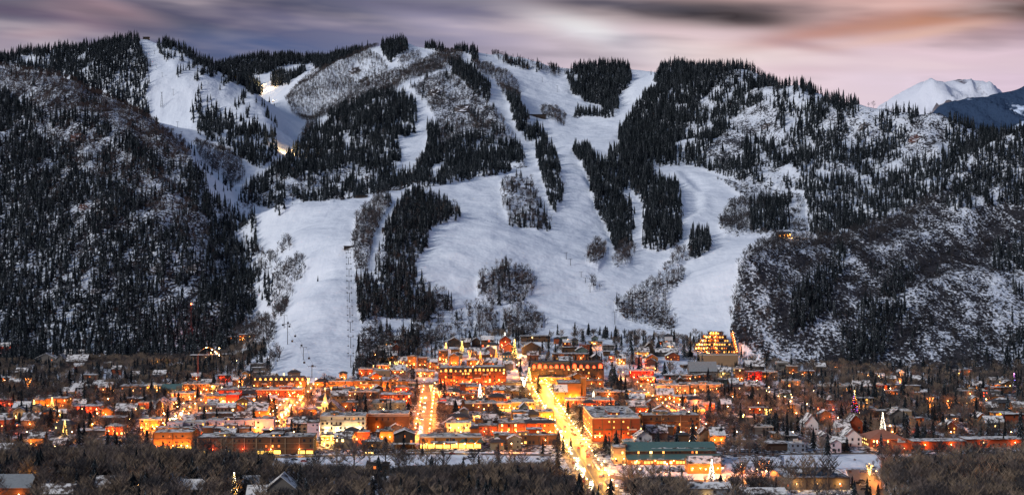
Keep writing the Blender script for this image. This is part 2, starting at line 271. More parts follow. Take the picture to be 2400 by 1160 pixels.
# what grows where: (conifers, bare trees, brush) over outlines in the photograph; a later outline replaces an earlier one
COVER = [
 ((.80,.10,.95), [(-400,60),(0,120),(150,95),(320,85),(332,120),(350,160),(335,205),(352,262),(348,300),(405,330),(440,350),(470,395),(505,430),(552,500),(575,560),(590,620),(600,680),(608,790),(560,820),(450,842),(0,856),(-400,860)]),
 ((.9,.05,.7), [(0,125),(150,98),(312,88),(330,130),(348,170),(352,262),(328,270),(250,235),(100,168),(0,158)]),
 ((.0,.0,.0), [(45,136),(85,132),(95,150),(55,152)]),
 ((.40,.55,.95), [(-400,150),(0,155),(120,172),(200,205),(300,250),(400,312),(450,358),(440,400),(380,380),(300,320),(200,270),(120,280),(0,215),(-400,200)]),
 ((.66,.38,.95), [(60,290),(180,290),(400,420),(480,520),(500,600),(420,560),(300,460),(150,380)]),
 ((.58,.0,.30), [(362,84),(480,130),(560,160),(600,195),(612,240),(650,300),(656,365),(640,378),(610,400),(575,372),(500,345),(448,300),(446,240),(430,190),(400,160),(372,120)]),
 ((.95,.0,.6), [(362,80),(400,96),(480,128),(562,162),(612,205),(618,226),(590,222),(530,180),(450,140),(380,108)]),
 ((.9,.0,.5), [(505,160),(560,165),(612,205),(618,228),(600,222),(560,200)]),
 ((.12,.0,.0), [(375,225),(400,225),(402,280),(372,280)]),
 ((.74,.0,.4), [(447,240),(520,260),(600,300),(650,330),(652,370),(600,395),(560,355),(480,320)]),
 ((.0,.85,.8), [(455,335),(520,350),(570,385),(575,420),(545,440),(520,415),(470,385)]),
 ((.35,.05,.2), [(430,335),(470,400),(500,470),(540,480),(545,440),(500,400)]),
 ((1.,.0,.8), [(530,120),(780,110),(800,140),(770,160),(705,150),(652,160),(640,166),(592,182),(560,166),(540,166)]),
 ((.9,.0,.5), [(636,178),(655,168),(680,176),(712,160),(720,170),(700,185),(668,200),(640,205)]),
 ((.10,.75,.45), [(668,236),(700,196),(752,160),(800,135),(880,104),(905,130),(890,170),(862,205),(800,235),(760,262),(725,312),(716,290),(684,266)]),
 ((.95,.1,.6), [(735,160),(780,118),(850,100),(890,90),(890,104),(840,124),(790,146),(752,166)]),
 ((.25,.35,.3), [(812,160),(850,140),(905,150),(915,165),(880,180),(830,200)]),
 ((.0,.0,.0), [(868,122),(890,108),(940,135),(925,160),(905,150),(880,130)]),
 ((1.,.0,.8), [(893,90),(955,88),(953,122),(940,135),(915,150),(897,128)]),
 ((.9,.0,.6), [(985,92),(1030,96),(1092,112),(1092,128),(1040,128),(990,112)]),
 ((.0,1.,.9), [(1050,118),(1085,126),(1083,145),(1060,158),(1005,172),(950,196),(905,222),(862,240),(800,252),(744,280),(712,340),(696,330),(740,262),(830,205),(900,172),(950,158),(1000,140)]),
 ((.2,.6,.5), [(945,118),(980,120),(985,140),(945,155),(930,150)]),
 ((.48,.36,.95), [(955,200),(1050,163),(1100,182),(1150,236),(1182,292),(1222,345),(1235,392),(1100,420),(965,444),(945,432),(952,405),(1000,350),(1030,300),(1005,260),(985,235)]),
 ((.0,.0,.0), [(968,228),(985,226),(1010,262),(1030,300),(1000,350),(960,405),(932,400),(920,330),(975,312),(982,260)]),
 ((.95,.0,.5), [(1004,292),(1028,294),(1030,320),(1016,352),(1003,345)]),
 ((.75,.05,.4), [(960,440),(985,390),(1005,352),(1100,318),(1215,340),(1232,380),(1200,404),(1100,424),(1010,440)]),
 ((.9,.05,.6), [(862,232),(920,212),(968,226),(976,262),(972,312),(930,330),(915,318),(870,300),(780,300),(770,270)]),
 ((.70,.08,.75), [(700,340),(744,284),(780,285),(900,310),(935,350),(940,400),(965,432),(940,446),(900,450),(850,462),(780,472),(660,470),(640,490),(600,480),(560,512),(545,500),(560,462),(605,412),(655,385)]),
 ((.95,.1,.5), [(1050,150),(1080,150),(1112,170),(1148,208),(1152,248),(1120,228),(1085,190),(1058,172)]),
 ((.92,.0,.5), [(1098,114),(1119,120),(1121,146),(1107,148)]),
 ((.15,.85,.5), [(1108,148),(1140,150),(1190,175),(1216,200),(1220,240),(1205,260),(1184,228),(1160,190),(1110,165)]),
 ((.9,.15,.5), [(1186,220),(1215,235),(1240,282),(1288,330),(1286,352),(1236,340),(1210,300)]),
 ((.6,.5,.5), [(1148,124),(1200,138),(1332,168),(1334,178),(1300,178),(1240,166),(1180,150)]),
 ((.0,.9,.5), [(1268,254),(1300,252),(1324,268),(1326,296),(1305,290),(1270,274)]),
 ((1.,.0,.8), [(1330,196),(1338,172),(1362,156),(1400,148),(1470,148),(1480,186),(1470,205),(1450,228),(1449,268),(1428,266),(1410,248),(1380,242),(1345,222)]),
 ((.9,.0,.3), [(1350,264),(1445,266),(1445,276),(1350,276)]),
 ((.9,.15,.4), [(1254,350),(1292,350),(1306,390),(1322,430),(1318,470),(1303,498),(1284,470),(1270,410)]),
 ((.5,.4,.6), [(1176,425),(1200,415),(1245,425),(1262,470),(1290,520),(1288,542),(1195,532),(1180,480)]),
 ((1.,.0,.7), [(1338,345),(1368,348),(1400,375),(1432,400),(1468,442),(1482,500),(1482,580),(1470,612),(1440,590),(1425,540),(1395,490),(1382,430),(1362,380)]),
 ((.95,.0,.6), [(1428,365),(1446,362),(1448,405),(1430,408)]),
 ((.0,.95,.5), [(1435,600),(1462,570),(1486,590),(1478,622),(1440,630)]),
 ((.70,.05,.6), [(1535,130),(1700,140),(1800,170),(1900,190),(2000,215),(2200,240),(2330,290),(2420,300),(2420,500),(2200,480),(2100,540),(2000,585),(1900,548),(1885,450),(1770,436),(1690,410),(1622,388),(1560,388),(1530,400),(1515,440),(1450,420),(1452,310),(1500,245),(1530,205),(1548,160)]),
 ((1.,.0,.7), [(1535,130),(1640,138),(1720,150),(1700,190),(1640,240),(1600,320),(1540,390),(1515,440),(1450,420),(1452,310),(1500,245),(1530,205),(1548,160)]),
 ((.38,.05,.75), [(1790,240),(1830,300),(1815,340),(1750,330),(1700,380),(1640,370),(1690,320),(1740,280)]),
 ((.25,.05,.7), [(2010,225),(2062,242),(2060,290),(1990,320),(1975,300),(2020,260)]),
 ((.38,.15,.85), [(2170,250),(2230,270),(2200,360),(2130,380),(2120,320)]),
 ((.95,.1,.6), [(1450,395),(1515,420),(1590,425),(1596,480),(1600,560),(1570,585),(1535,590),(1505,582),(1512,480),(1470,440)]),
 ((.04,.3,.55), [(1680,418),(1760,430),(1880,458),(1892,540),(1850,552),(1700,555),(1682,520),(1740,462)]),
 ((.8,.1,.5), [(1752,478),(1850,470),(1852,540),(1765,545)]),
 ((.0,.8,.6), [(1710,480),(1760,462),(1760,545),(1690,545),(1685,520)]),
 ((.32,.12,1.0), [(1735,612),(1770,585),(1830,562),(1905,570),(2000,550),(2094,524),(2182,472),(2270,414),(2310,345),(2420,320),(2800,320),(2800,900),(2000,868),(1790,850),(1725,800),(1712,770),(1725,690)]),
 ((.10,.14,.95), [(2080,510),(2240,450),(2400,480),(2400,640),(2200,640),(2050,600)]),
 ((.8,.1,.9), [(1850,700),(1960,560),(1990,600),(1930,740),(1850,800)]),
 ((.8,.1,.9), [(2020,720),(2110,640),(2140,700),(2060,850),(1980,860)]),
 ((.6,.1,.8), [(2330,560),(2420,540),(2420,860),(2350,860),(2320,700)]),
 ((.0,.85,.9), [(1745,606),(1770,578),(1830,556),(1905,560),(2000,545),(2094,516),(2182,462),(2200,470),(2110,545),(2000,575),(1900,590),(1800,592)]),
 ((.0,.8,1.), [(1712,780),(1722,700),(1733,610),(1750,600),(1742,720),(1725,800)]),
 ((.0,.8,1.), [(1770,760),(1800,720),(1900,620),(1935,600),(1940,615),(1850,690),(1790,770)]),
 ((.92,.02,.7), [(2312,310),(2450,300),(2900,300),(2900,500),(2420,490),(2330,480),(2240,500),(2200,480),(2276,414)]),
 # clumps standing on the lower runs
 ((1.,.0,.5), [(1612,580),(1616,556),(1640,542),(1662,560),(1666,585),(1650,604),(1618,606)]),
 ((.0,.9,.5), [(1540,636),(1590,590),(1618,590),(1618,606),(1580,626)]),
 ((.30,.85,.8), [(1440,712),(1475,690),(1545,655),(1602,642),(1604,655),(1565,690),(1560,720),(1584,752),(1580,782),(1520,768),(1450,745)]),
 ((.2,1.,.8), [(1376,612),(1382,585),(1402,568),(1424,578),(1420,600),(1404,628)]),
 ((.0,.9,.4), [(1382,664),(1400,662),(1402,682),(1386,684)]),
 ((.55,.85,.8), [(1120,690),(1120,655),(1142,636),(1190,620),(1248,640),(1258,664),(1240,695),(1215,714),(1150,716)]),
 ((.35,.9,.8), [(1118,718),(1168,722),(1168,790),(1112,790)]),
 ((.35,.85,.8), [(1178,740),(1225,720),(1272,738),(1278,770),(1230,792),(1186,790)]),
 ((.3,.95,.8), [(822,580),(836,512),(872,478),(905,460),(920,478),(896,512),(874,560),(862,636),(836,640)]),
 ((.85,.4,.8), [(880,612),(915,515),(940,470),(962,450),(1000,450),(1035,466),(1074,492),(1076,516),(1010,532),(1000,570),(975,622),(972,690),(930,722),(892,690)]),
 ((.75,.6,.8), [(836,665),(855,648),(900,680),(972,690),(980,660),(1060,700),(1062,728),(1020,740),(1000,758),(900,756),(850,760),(838,722)]),
 ((.12,.6,.4), [(1095,720),(1120,714),(1118,750),(1092,745)]),
 ((.5,.35,.5), [(1010,735),(1060,728),(1108,745),(1108,798),(1060,796),(1010,760)]),
 ((.6,.7,.8), [(846,800),(852,770),(900,760),(990,760),(1050,782),(1060,806),(1000,812),(960,840),(880,870),(828,886),(830,850)]),
 ((.0,.05,.05), [(890,745),(960,750),(976,772),(930,786),(885,768)]),
 ((.7,.15,.5), [(550,515),(590,498),(606,530),(602,570),(606,620),(640,640),(650,700),(640,742),(612,700),(590,640),(570,590),(548,560)]),
 ((.0,.95,.4), [(644,584),(664,560),(690,568),(688,588),(660,596)]),
 ((.0,1.,.8), [(645,650),(668,620),(700,604),(718,628),(710,655),(682,668),(686,690),(664,742),(640,744),(636,700)]),
 ((.3,.5,.5), [(600,590),(640,590),(662,620),(640,660),(612,650)]),
 ((.0,.95,.6), [(545,800),(560,765),(600,738),(648,760),(650,772),(640,812),(560,815)]),
 ((.0,.85,.5), [(630,835),(645,818),(658,840),(645,860),(630,862)]),
 ((.6,.1,.4), [(642,470),(652,462),(672,470),(672,505),(646,510)]),
]
def classify(px, py, vis):
    con = np.where(vis, 0.0, 0.35); bare = np.zeros_like(con); brush = np.where(vis, 0.0, 0.4)
    for (c, b, s), poly in COVER:
        xs = [p[0] for p in poly]; ys = [p[1] for p in poly]
        k = np.nonzero(vis & (px > min(xs)) & (px < max(xs)) & (py > min(ys)) & (py < max(ys)))
        kk = tuple(a[inside(px[k], py[k], poly)] for a in k)
        con[kk] = c; bare[kk] = b; brush[kk] = s
    return con, bare, brush

def blur(a, n=1):
    for _ in range(n):
        p = np.pad(a, 1, mode='edge')
        a = (p[:-2, 1:-1] + p[2:, 1:-1] + p[1:-1, :-2] + p[1:-1, 2:] + 4 * p[1:-1, 1:-1]) / 8
    return a

def visible(Z, D):
    PY = CY - F * (Z - CAMZ) / D
    return PY <= np.minimum.accumulate(PY, axis=0) + 1.5

TRAILS = [[(1000,536),(1080,526),(1150,524),(1280,536),(1420,546)], [(600,500),(680,484),(780,482),(860,470)], [(1268,738),(1320,750),(1400,772),(1470,792),(1560,802)],
 [(960,440),(1060,436),(1180,412),(1240,400)], [(700,655),(760,660),(830,662)], [(1180,720),(1240,700),(1330,690)], [(1340,288),(1420,282),(1490,300)], [(1590,400),(1640,450),(1640,500),(1600,520)], [(1010,690),(1080,700),(1120,690)], [(640,740),(690,700),(700,660),(720,600)]]
def SPUR(X, Y):
    return fbm((X * .82 - Y * .57), (X * .57 + Y * .82) * .28, 150, 3, 97, ridged=True)
def ray_base(Z, DD, px, py):
    j = int(round(((px - CX) / F + TMAX) / (2 * TMAX) * (NT - 1))); row = CY - F * (Z[:, j] - CAMZ) / DD[:, j]
    k = np.nonzero((row <= py) & (DD[:, j] > 1500))[0]; D = DD[k[0], j] if len(k) else 3000.0
    return ((px - CX) / F * D, D)
def build_grid():
    t = np.linspace(-TMAX, TMAX, NT); D = np.exp(np.linspace(math.log(D0), math.log(D1), ND))
    T, DD = np.meshgrid(t, D)
    X = T * DD; Y = DD
    Z = base_height(X, Y).reshape(X.shape)
    w = smooth(1480, 1640, Y)
    Z0 = np.maximum(np.where(Y < 1480, 0.0, Z * w), 0.0)
    con, bare, brush = classify(CX + F * T, CY - F * (Z0 - CAMZ) / DD, visible(Z0, DD) & (Y > 1680))
    rough = np.clip(blur(con + bare + brush * .6, 3), 0, 1)
    # relief: gullies and crags under the woods, gentle rolls on the groomed runs, flat in town
    m = smooth(1750, 2300, Y) * (0.35 + 0.65 * smooth(60, 260, Z0)) * (0.3 + 0.7 * rough)
    Z = Z0 + m * (26 * fbm(X, Y * 0.55, 300, 5, 3, ridged=True) + 7 * fbm(X, Y * 0.7, 80, 3, 11) - 4)
    Z = Z + smooth(1750, 2000, Y) * (1 - rough) * (3.0 * fbm(X, Y * .8, 130, 4, 23, ridged=True) + .9 * fbm(X, Y, 34, 3, 29))
    Z = Z + m * 9 * fbm(X + Y * .25, Y * .28, 75, 3, 91, ridged=True) * rough
    side = smooth(330, 620, X) * smooth(1800, 2000, Y) * (1 - smooth(2900, 3300, Y))
    Z = Z + side * rough * 17 * (SPUR(X, Y) - .15) * smooth(20, 120, Z0)
    for line in TRAILS:                                              # benches cut by the cat tracks
        P = [ray_base(Z, DD, px, py) for px, py in line]; dm = np.full(X.shape, 1e9)
        for a, b in zip(P[:-1], P[1:]):
            ux, uy = b[0] - a[0], b[1] - a[1]; q = np.clip(((X - a[0]) * ux + (Y - a[1]) * uy) / (ux * ux + uy * uy), 0, 1)
            s = (X - a[0] - q * ux) * 0 + (Y - a[1] - q * uy); d = np.hypot(X - a[0] - q * ux, Y - a[1] - q * uy) * np.sign(s)
            dm = np.where(np.abs(d) < np.abs(dm), d, dm)
        Z = Z + 2.6 * np.exp(-((dm + 9) / 9) ** 2) - 3.2 * np.exp(-((dm - 9) / 10) ** 2)
    return T, DD, X, Y, np.maximum(Z, 0.0)
GT, GD, GX, GY, GZ = build_grid()
GPX = CX + F * GT; GPY = CY - F * (GZ - CAMZ) / GD          # where every ground point stands in the photograph
GVIS = visible(GZ, GD)
GCON, GBARE, GBRUSH = classify(GPX, GPY, GVIS & (GY > 1680))

def grid_uv(x, y):
    u = (np.asarray(x) / np.asarray(y) + TMAX) / (2 * TMAX) * (NT - 1)
    v = np.log(np.asarray(y) / D0) / math.log(D1 / D0) * (ND - 1)
    return np.clip(u, 0, NT - 1.001), np.clip(v, 0, ND - 1.001)

def height(x, y, A=None):
    A = GZ if A is None else A
    u, v = grid_uv(x, y)
    i = u.astype(int); j = v.astype(int); fu = u - i; fv = v - j
    return (A[j, i] * (1 - fu) + A[j, i + 1] * fu) * (1 - fv) + (A[j + 1, i] * (1 - fu) + A[j + 1, i + 1] * fu) * fv

def hz(x, y):
    return float(height(np.array([float(x)]), np.array([float(y)]))[0])

def ray_ground(px, py, near=700.0, far=6500.0):
    """where the view line through a photo pixel meets the ground"""
    D = np.arange(near, far, 4.0); t = (px - CX) / F
    zr = CAMZ - (py - CY) * D / F
    zg = height(t * D, D)
    k = np.nonzero(zg >= zr)[0]
    d = D[k[0]] if len(k) else far
    return t * d, d, hz(t * d, d)
# ---------------------------------------------------------------- helpers
def setp(o, label=None, cat=None, group=None, kind=None):
    if label: o['label'] = label
    if cat: o['category'] = cat
    if group: o['group'] = group
    if kind: o['kind'] = kind
    return o

def mesh_np(name, verts, faces, mats=(), smooth_shade=False, link=True, parent=None, loops=None):
    """verts (n,3); faces (m,3) or (m,4) array, or a list of tuples"""
    me = bpy.data.meshes.new(name)
    verts = np.asarray(verts, np.float32)
    if isinstance(faces, np.ndarray):
        k = faces.shape[1]; m = len(faces)
        me.vertices.add(len(verts)); me.vertices.foreach_set('co', verts.ravel())
        me.loops.add(m * k); me.loops.foreach_set('vertex_index', faces.astype(np.int32).ravel())
        me.polygons.add(m); me.polygons.foreach_set('loop_start', np.arange(0, m * k, k, dtype=np.int32))
        me.update(calc_edges=True)
    else:
        me.from_pydata([tuple(map(float, v)) for v in verts], [], faces)
    for x in mats: me.materials.append(x)
    if smooth_shade: me.polygons.foreach_set('use_smooth', np.ones(len(me.polygons), bool))
    me.update()
    return me

def obj(name, me, loc=(0, 0, 0), rz=0.0, parent=None, scale=None):
    o = bpy.data.objects.new(name, me); col.objects.link(o)
    if parent is not None: o.parent = parent
    o.location = loc
    if rz: o.rotation_euler = (0, 0, rz)
    if scale is not None: o.scale = scale
    return o

def empty(name, loc, rz=0.0):
    return obj(name, None, loc, rz)

class NT_:
    """small node-tree writer"""
    def __init__(s, name):
        s.m = bpy.data.materials.new(name); s.m.use_nodes = True
        s.N = s.m.node_tree.nodes; s.L = s.m.node_tree.links
        s.b = s.N['Principled BSDF']
    def noise(s, scale, detail=3, rough=.5, vec=None, dist=0):
        n = s.N.new('ShaderNodeTexNoise'); n.inputs['Scale'].default_value = scale; n.inputs['Detail'].default_value = detail
        n.inputs['Roughness'].default_value = rough; n.inputs['Distortion'].default_value = dist
        s.L.new(vec if vec is not None else s.pos(), n.inputs['Vector']); return n.outputs[0]
    def pos(s):
        g = s.N.new('ShaderNodeNewGeometry'); return g.outputs['Position']
    def objpos(s):
        g = s.N.new('ShaderNodeTexCoord'); return g.outputs['Object']
    def stretch(s, v, sc):
        n = s.N.new('ShaderNodeMapping'); n.inputs['Scale'].default_value = sc; s.L.new(v, n.inputs[0]); return n.outputs[0]
    def math(s, op, a, b=0.0, clamp=False):
        n = s.N.new('ShaderNodeMath'); n.operation = op; n.use_clamp = clamp
        for i, v in enumerate((a, b)):
            if isinstance(v, (int, float)): n.inputs[i].default_value = v
            else: s.L.new(v, n.inputs[i])
        return n.outputs[0]
    def ramp(s, f, stops):
        n = s.N.new('ShaderNodeValToRGB'); s.L.new(f, n.inputs[0]); e = n.color_ramp.elements
        while len(e) > 1: e.remove(e[-1])
        for i, (p, c) in enumerate(stops):
            k = e[0] if i == 0 else e.new(p)
            k.position = p; k.color = (*c, 1) if len(c) == 3 else c
        return n.outputs[0]
    def mix(s, f, a, b):
        n = s.N.new('ShaderNodeMix'); n.data_type = 'RGBA'
        for i, v in ((0, f), (6, a), (7, b)):
            if isinstance(v, (int, float)): n.inputs[i].default_value = v
            elif isinstance(v, tuple): n.inputs[i].default_value = (*v, 1)
            else: s.L.new(v, n.inputs[i])
        return n.outputs[2]
    def attr(s, name):
        n = s.N.new('ShaderNodeAttribute'); n.attribute_name = name; return n.outputs['Fac']
    def bump(s, h, strength=.5, dist=1.0):
        n = s.N.new('ShaderNodeBump'); n.inputs['Strength'].default_value = strength; n.inputs['Distance'].default_value = dist
        s.L.new(h, n.inputs['Height']); s.L.new(n.outputs[0], s.b.inputs['Normal'])
    def col(s, c):
        if isinstance(c, tuple): s.b.inputs['Base Color'].default_value = (*c, 1)
        else: s.L.new(c, s.b.inputs['Base Color'])
    def set(s, rough=.9, spec=.1, metal=0.0):
        s.b.inputs['Roughness'].default_value = rough; s.b.inputs['Specular IOR Level'].default_value = spec
        s.b.inputs['Metallic'].default_value = metal; return s.m

# ---------------------------------------------------------------- ground materials
def snow_material():
    w = NT_('snow_ground')
    P = w.pos()
    brush = w.attr('brush')
    down = w.stretch(P, (1.0, .35, .35))
    a = w.noise(.05, 5, .65, down); b = w.noise(.30, 4, .65, w.stretch(P, (1, .6, .6)))
    speck = w.math('ADD', w.math('MULTIPLY', a, .42), w.math('MULTIPLY', b, .58))
    thr = w.math('SUBTRACT', .68, w.math('MULTIPLY', brush, .24))
    m = w.math('MULTIPLY', w.math('SUBTRACT', speck, thr), 14.0, clamp=True)
    m = w.math('MULTIPLY', m, w.math('MULTIPLY', brush, 2.5, clamp=True))
    # small tufts and stones that come through the snow of the steeper runs
    tuft = w.math('MULTIPLY', w.math('SUBTRACT', w.noise(.32, 3, .7, w.stretch(P, (1, .5, .5))), .66), 12.0, clamp=True)
    area = w.math('MULTIPLY', w.math('SUBTRACT', w.noise(.006, 3, .5), .5), 6.0, clamp=True)
    tm = w.math('MULTIPLY', w.math('MULTIPLY', tuft, area), w.math('MULTIPLY', w.attr('open'), .6))
    snow = w.mix(w.noise(.012, 4, .6), (.66, .71, .78), (.88, .90, .92))
    groom = w.noise(1.0, 2, .5, w.stretch(P, (.35, .02, .02)))
    snow = w.mix(w.math('MULTIPLY', groom, .45), snow, (.50, .55, .63))
    earth = w.mix(w.noise(.03, 3), (.014, .015, .020), (.045, .040, .043))
    c = w.mix(m, snow, earth); c = w.mix(tm, c, (.10, .085, .07))
    w.col(c)
    w.bump(w.math('ADD', w.math('MULTIPLY', w.noise(.018, 4, .5), 1.3), w.math('MULTIPLY', w.noise(.11, 4, .6), w.math('MULTIPLY', brush, .8, clamp=True))), .9, 9.0)
    return w.set(.85, .15)
M_SNOW = snow_material()

def build_land():
    t = np.arange(NT * (ND - 1)).reshape(ND - 1, NT)[:, :-1].ravel()
    faces = np.stack([t, t + 1, t + NT + 1, t + NT], 1)
    me = mesh_np('mountain_terrain', np.stack([GX, GY, GZ], 2).reshape(-1, 3), faces, [M_SNOW], True)
    br = np.clip(blur(GBRUSH, 1), 0, 1.2)
    br = br + (br > .5) * np.where(GX > 330, .42 * (.35 - SPUR(GX, GY)), .25 * fbm(GX, GY * .35, 90, 3, 98))
    br = np.where(GY < 1700, np.where(GY > 1130, 1.02, .74) + 0 * br, br)
    for c_, poly in ((.25, [(930,1060),(1260,1060),(1270,1086),(1060,1092),(930,1088)]), (.5, [(680,1066),(900,1062),(930,1088),(860,1125),(700,1122)]), (.25, [(1830,1064),(2140,1064),(2100,1098),(1840,1096)]), (.3, [(1480,1100),(1700,1112),(1700,1150),(1560,1146),(1450,1130)])):
        br[inside(GPX, GPY, poly) & (GY < 1700)] = c_
    br = np.where((GY > 1560) & (GY < 1950) & (GPX > 645) & (GPX < 835), .05, br)
    a = me.attributes.new('brush', 'FLOAT', 'POINT'); a.data.foreach_set('value', br.ravel().astype(np.float32))
    op = np.where(GY > 1700, 1 - np.clip(blur(GCON + GBARE, 2), 0, 1), 0.0)
    a = me.attributes.new('open', 'FLOAT', 'POINT'); a.data.foreach_set('value', op.ravel().astype(np.float32))
    setp(obj('mountain_terrain', me), 'snowy valley floor and the mountain with its ski runs', kind='structure')
    # flat ground on past the sides of the modelled valley and back under the viewer
    v = [(-9000, -3000, -1), (9000, -3000, -1), (9000, 14000, -1), (-9000, 14000, -1)]
    me = mesh_np('valley_floor', v, [(0, 1, 2, 3)], [M_SNOW])
    setp(obj('valley_floor', me), 'snow-covered valley floor beyond the town', kind='structure')
build_land()

def far_ridge(name, label, line, D, depth, seed, mat, relief, ny=90, nx=260, foot=-150):
    xs = np.array([p[0] for p in line], float); ys = np.array([p[1] for p in line], float)
    X = np.linspace(xs[0], xs[-1], nx); top = pz(np.interp(X, xs, ys), D)
    wx = (X - CX) * D / F
    s = np.linspace(-1, 1, ny)
    WX, S = np.meshgrid(wx, s)
    prof = 1 - np.abs(S) ** 1.15
    TOP = np.tile(top, (ny, 1)); Y = D + S * depth
    Z = foot + (TOP - foot) * prof
    edge = np.minimum(1, (1 - np.abs(S)) * 2.0)
    Z = Z + edge * relief * (fbm(WX + .5 * Y, Y * .4, depth * .22, 5, seed, ridged=True) - .25) * np.where(np.abs(S) < .06, .25, 1)
    t = np.arange(nx * (ny - 1)).reshape(ny - 1, nx)[:, :-1].ravel()
    faces = np.stack([t, t + 1, t + nx + 1, t + nx], 1)
    me = mesh_np(name, np.stack([WX, Y, Z], 2).reshape(-1, 3), faces, [mat], True)
    setp(obj(name, me), label, kind='structure')
    return WX, Y, Z

def far_materials():
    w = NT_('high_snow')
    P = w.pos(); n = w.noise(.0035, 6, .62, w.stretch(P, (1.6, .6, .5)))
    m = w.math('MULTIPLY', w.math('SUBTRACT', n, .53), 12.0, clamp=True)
    w.col(w.mix(m, (.66, .68, .74), (.15, .13, .14))); w.bump(w.noise(.006, 5, .6), .8, 30.0); a = w.set(.9, .1)  # snow toned down and bluish: distance haze painted into its colour
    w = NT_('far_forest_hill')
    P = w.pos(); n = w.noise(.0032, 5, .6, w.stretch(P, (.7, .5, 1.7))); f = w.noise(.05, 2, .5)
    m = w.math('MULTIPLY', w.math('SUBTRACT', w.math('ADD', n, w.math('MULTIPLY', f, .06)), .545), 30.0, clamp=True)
    w.col(w.mix(m, (.035, .06, .11), (.60, .70, .86))); w.bump(f, 1.0, 12.0); b = w.set(.95, .05)  # blue of the distant air is painted into forest and snow tones
    return a, b
M_HIGH, M_FARHILL = far_materials()
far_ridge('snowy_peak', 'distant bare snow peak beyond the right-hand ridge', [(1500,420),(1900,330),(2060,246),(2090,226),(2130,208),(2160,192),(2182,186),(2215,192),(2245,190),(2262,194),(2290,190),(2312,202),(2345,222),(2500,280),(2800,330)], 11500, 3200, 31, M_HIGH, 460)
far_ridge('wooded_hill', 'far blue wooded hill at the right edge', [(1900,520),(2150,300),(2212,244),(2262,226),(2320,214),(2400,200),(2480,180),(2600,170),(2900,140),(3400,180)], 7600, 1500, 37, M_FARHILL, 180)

# ---------------------------------------------------------------- tree shapes
def mat_simple(name, c0, c1, scale=.3, rough=.9, spec=.1):
    w = NT_(name); oi = w.N.new('ShaderNodeObjectInfo')
    f = w.math('ADD', w.math('MULTIPLY', w.noise(scale, 3), .6), w.math('MULTIPLY', oi.outputs['Random'], .4))
    w.col(w.mix(f, c0, c1)); return w.set(rough, spec)
def mat_needles():
    w = NT_('needles'); oi = w.N.new('ShaderNodeObjectInfo'); g = w.N.new('ShaderNodeNewGeometry'); sp = w.N.new('ShaderNodeSeparateXYZ'); w.L.new(g.outputs['Normal'], sp.inputs[0])
    c = w.mix(w.math('ADD', w.math('MULTIPLY', w.noise(.15, 3), .5), w.math('MULTIPLY', oi.outputs['Random'], .5)), (.004, .006, .009), (.020, .027, .029))
    d = w.math('MULTIPLY', w.math('SUBTRACT', w.math('ADD', w.noise(.9, 2, .6), w.math('MULTIPLY', oi.outputs['Random'], .16)), .66), 7.0, clamp=True)
    w.col(w.mix(w.math('MULTIPLY', d, .28), c, (.62, .66, .72))); return w.set(.9, .1)
M_NEEDLE = mat_needles()
M_BARK = mat_simple('bark', (.07, .056, .045), (.18, .14, .11), .5)
M_TWIG = mat_simple('twigs', (.045, .036, .032), (.24, .19, .165), .12)
M_TWIG2 = mat_simple('reddish_twigs', (.050, .034, .030), (.12, .080, .066), .12)
M_TWIG3 = mat_simple('tan_twigs', (.12, .088, .062), (.36, .27, .19), .12); M_TWIG4 = mat_simple('dark_twigs', (.028, .027, .030), (.085, .078, .078), .12)
M_SHRUB = mat_simple('shrub_twigs', (.016, .017, .021), (.060, .056, .060), .12)

def conifer_crown(seed, h=1.0, w=.15, tiers=9, spikes=9, low=.08):
    """tiers of drooping, uneven branch sprays round a pointed top (height 1)"""
    rg = random.Random(seed); V = []; Fc = []
    for k in range(tiers):
        f = k / (tiers - 1)
        z = low + (1 - low) * (1 - (1 - f) ** 1.12) * .93
        r = w * ((1 - f) ** .85 + .07) * rg.uniform(.82, 1.15)
        th = (1 - low) / tiers * rg.uniform(1.5, 2.1)
        top = len(V); V.append((rg.uniform(-.008, .008), rg.uniform(-.008, .008), min(h, z + th)))
        a0 = rg.uniform(0, 6.28); ring = []
        for s in range(spikes):
            a = a0 + 6.283 * s / spikes + rg.uniform(-.2, .2); rr = r * rg.uniform(.6, 1.25)
            ring.append(len(V)); V.append((math.cos(a) * rr, math.sin(a) * rr, z - th * rg.uniform(.05, .45)))
            a2 = a + 3.14 / spikes
            ring.append(len(V)); V.append((math.cos(a2) * rr * .42, math.sin(a2) * rr * .42, z + th * .22))
        for s in range(len(ring)):
            Fc.append((top, ring[s], ring[(s + 1) % len(ring)]))
    return V, Fc

def tube(V, Fc, p0, p1, r0, r1, n=4):
    d = np.array(p1, float) - np.array(p0, float); L = np.linalg.norm(d); d /= L
    a = np.cross(d, (0, 0, 1)) if abs(d[2]) < .9 else np.cross(d, (1, 0, 0)); a /= np.linalg.norm(a); b = np.cross(d, a)
    s = len(V)
    for p, r in ((p0, r0), (p1, r1)):
        for k in range(n):
            q = 6.283 * k / n
            V.append(tuple(np.array(p) + (a * math.cos(q) + b * math.sin(q)) * r))
    for k in range(n):
        Fc.append((s + k, s + (k + 1) % n, s + n + (k + 1) % n, s + n + k))

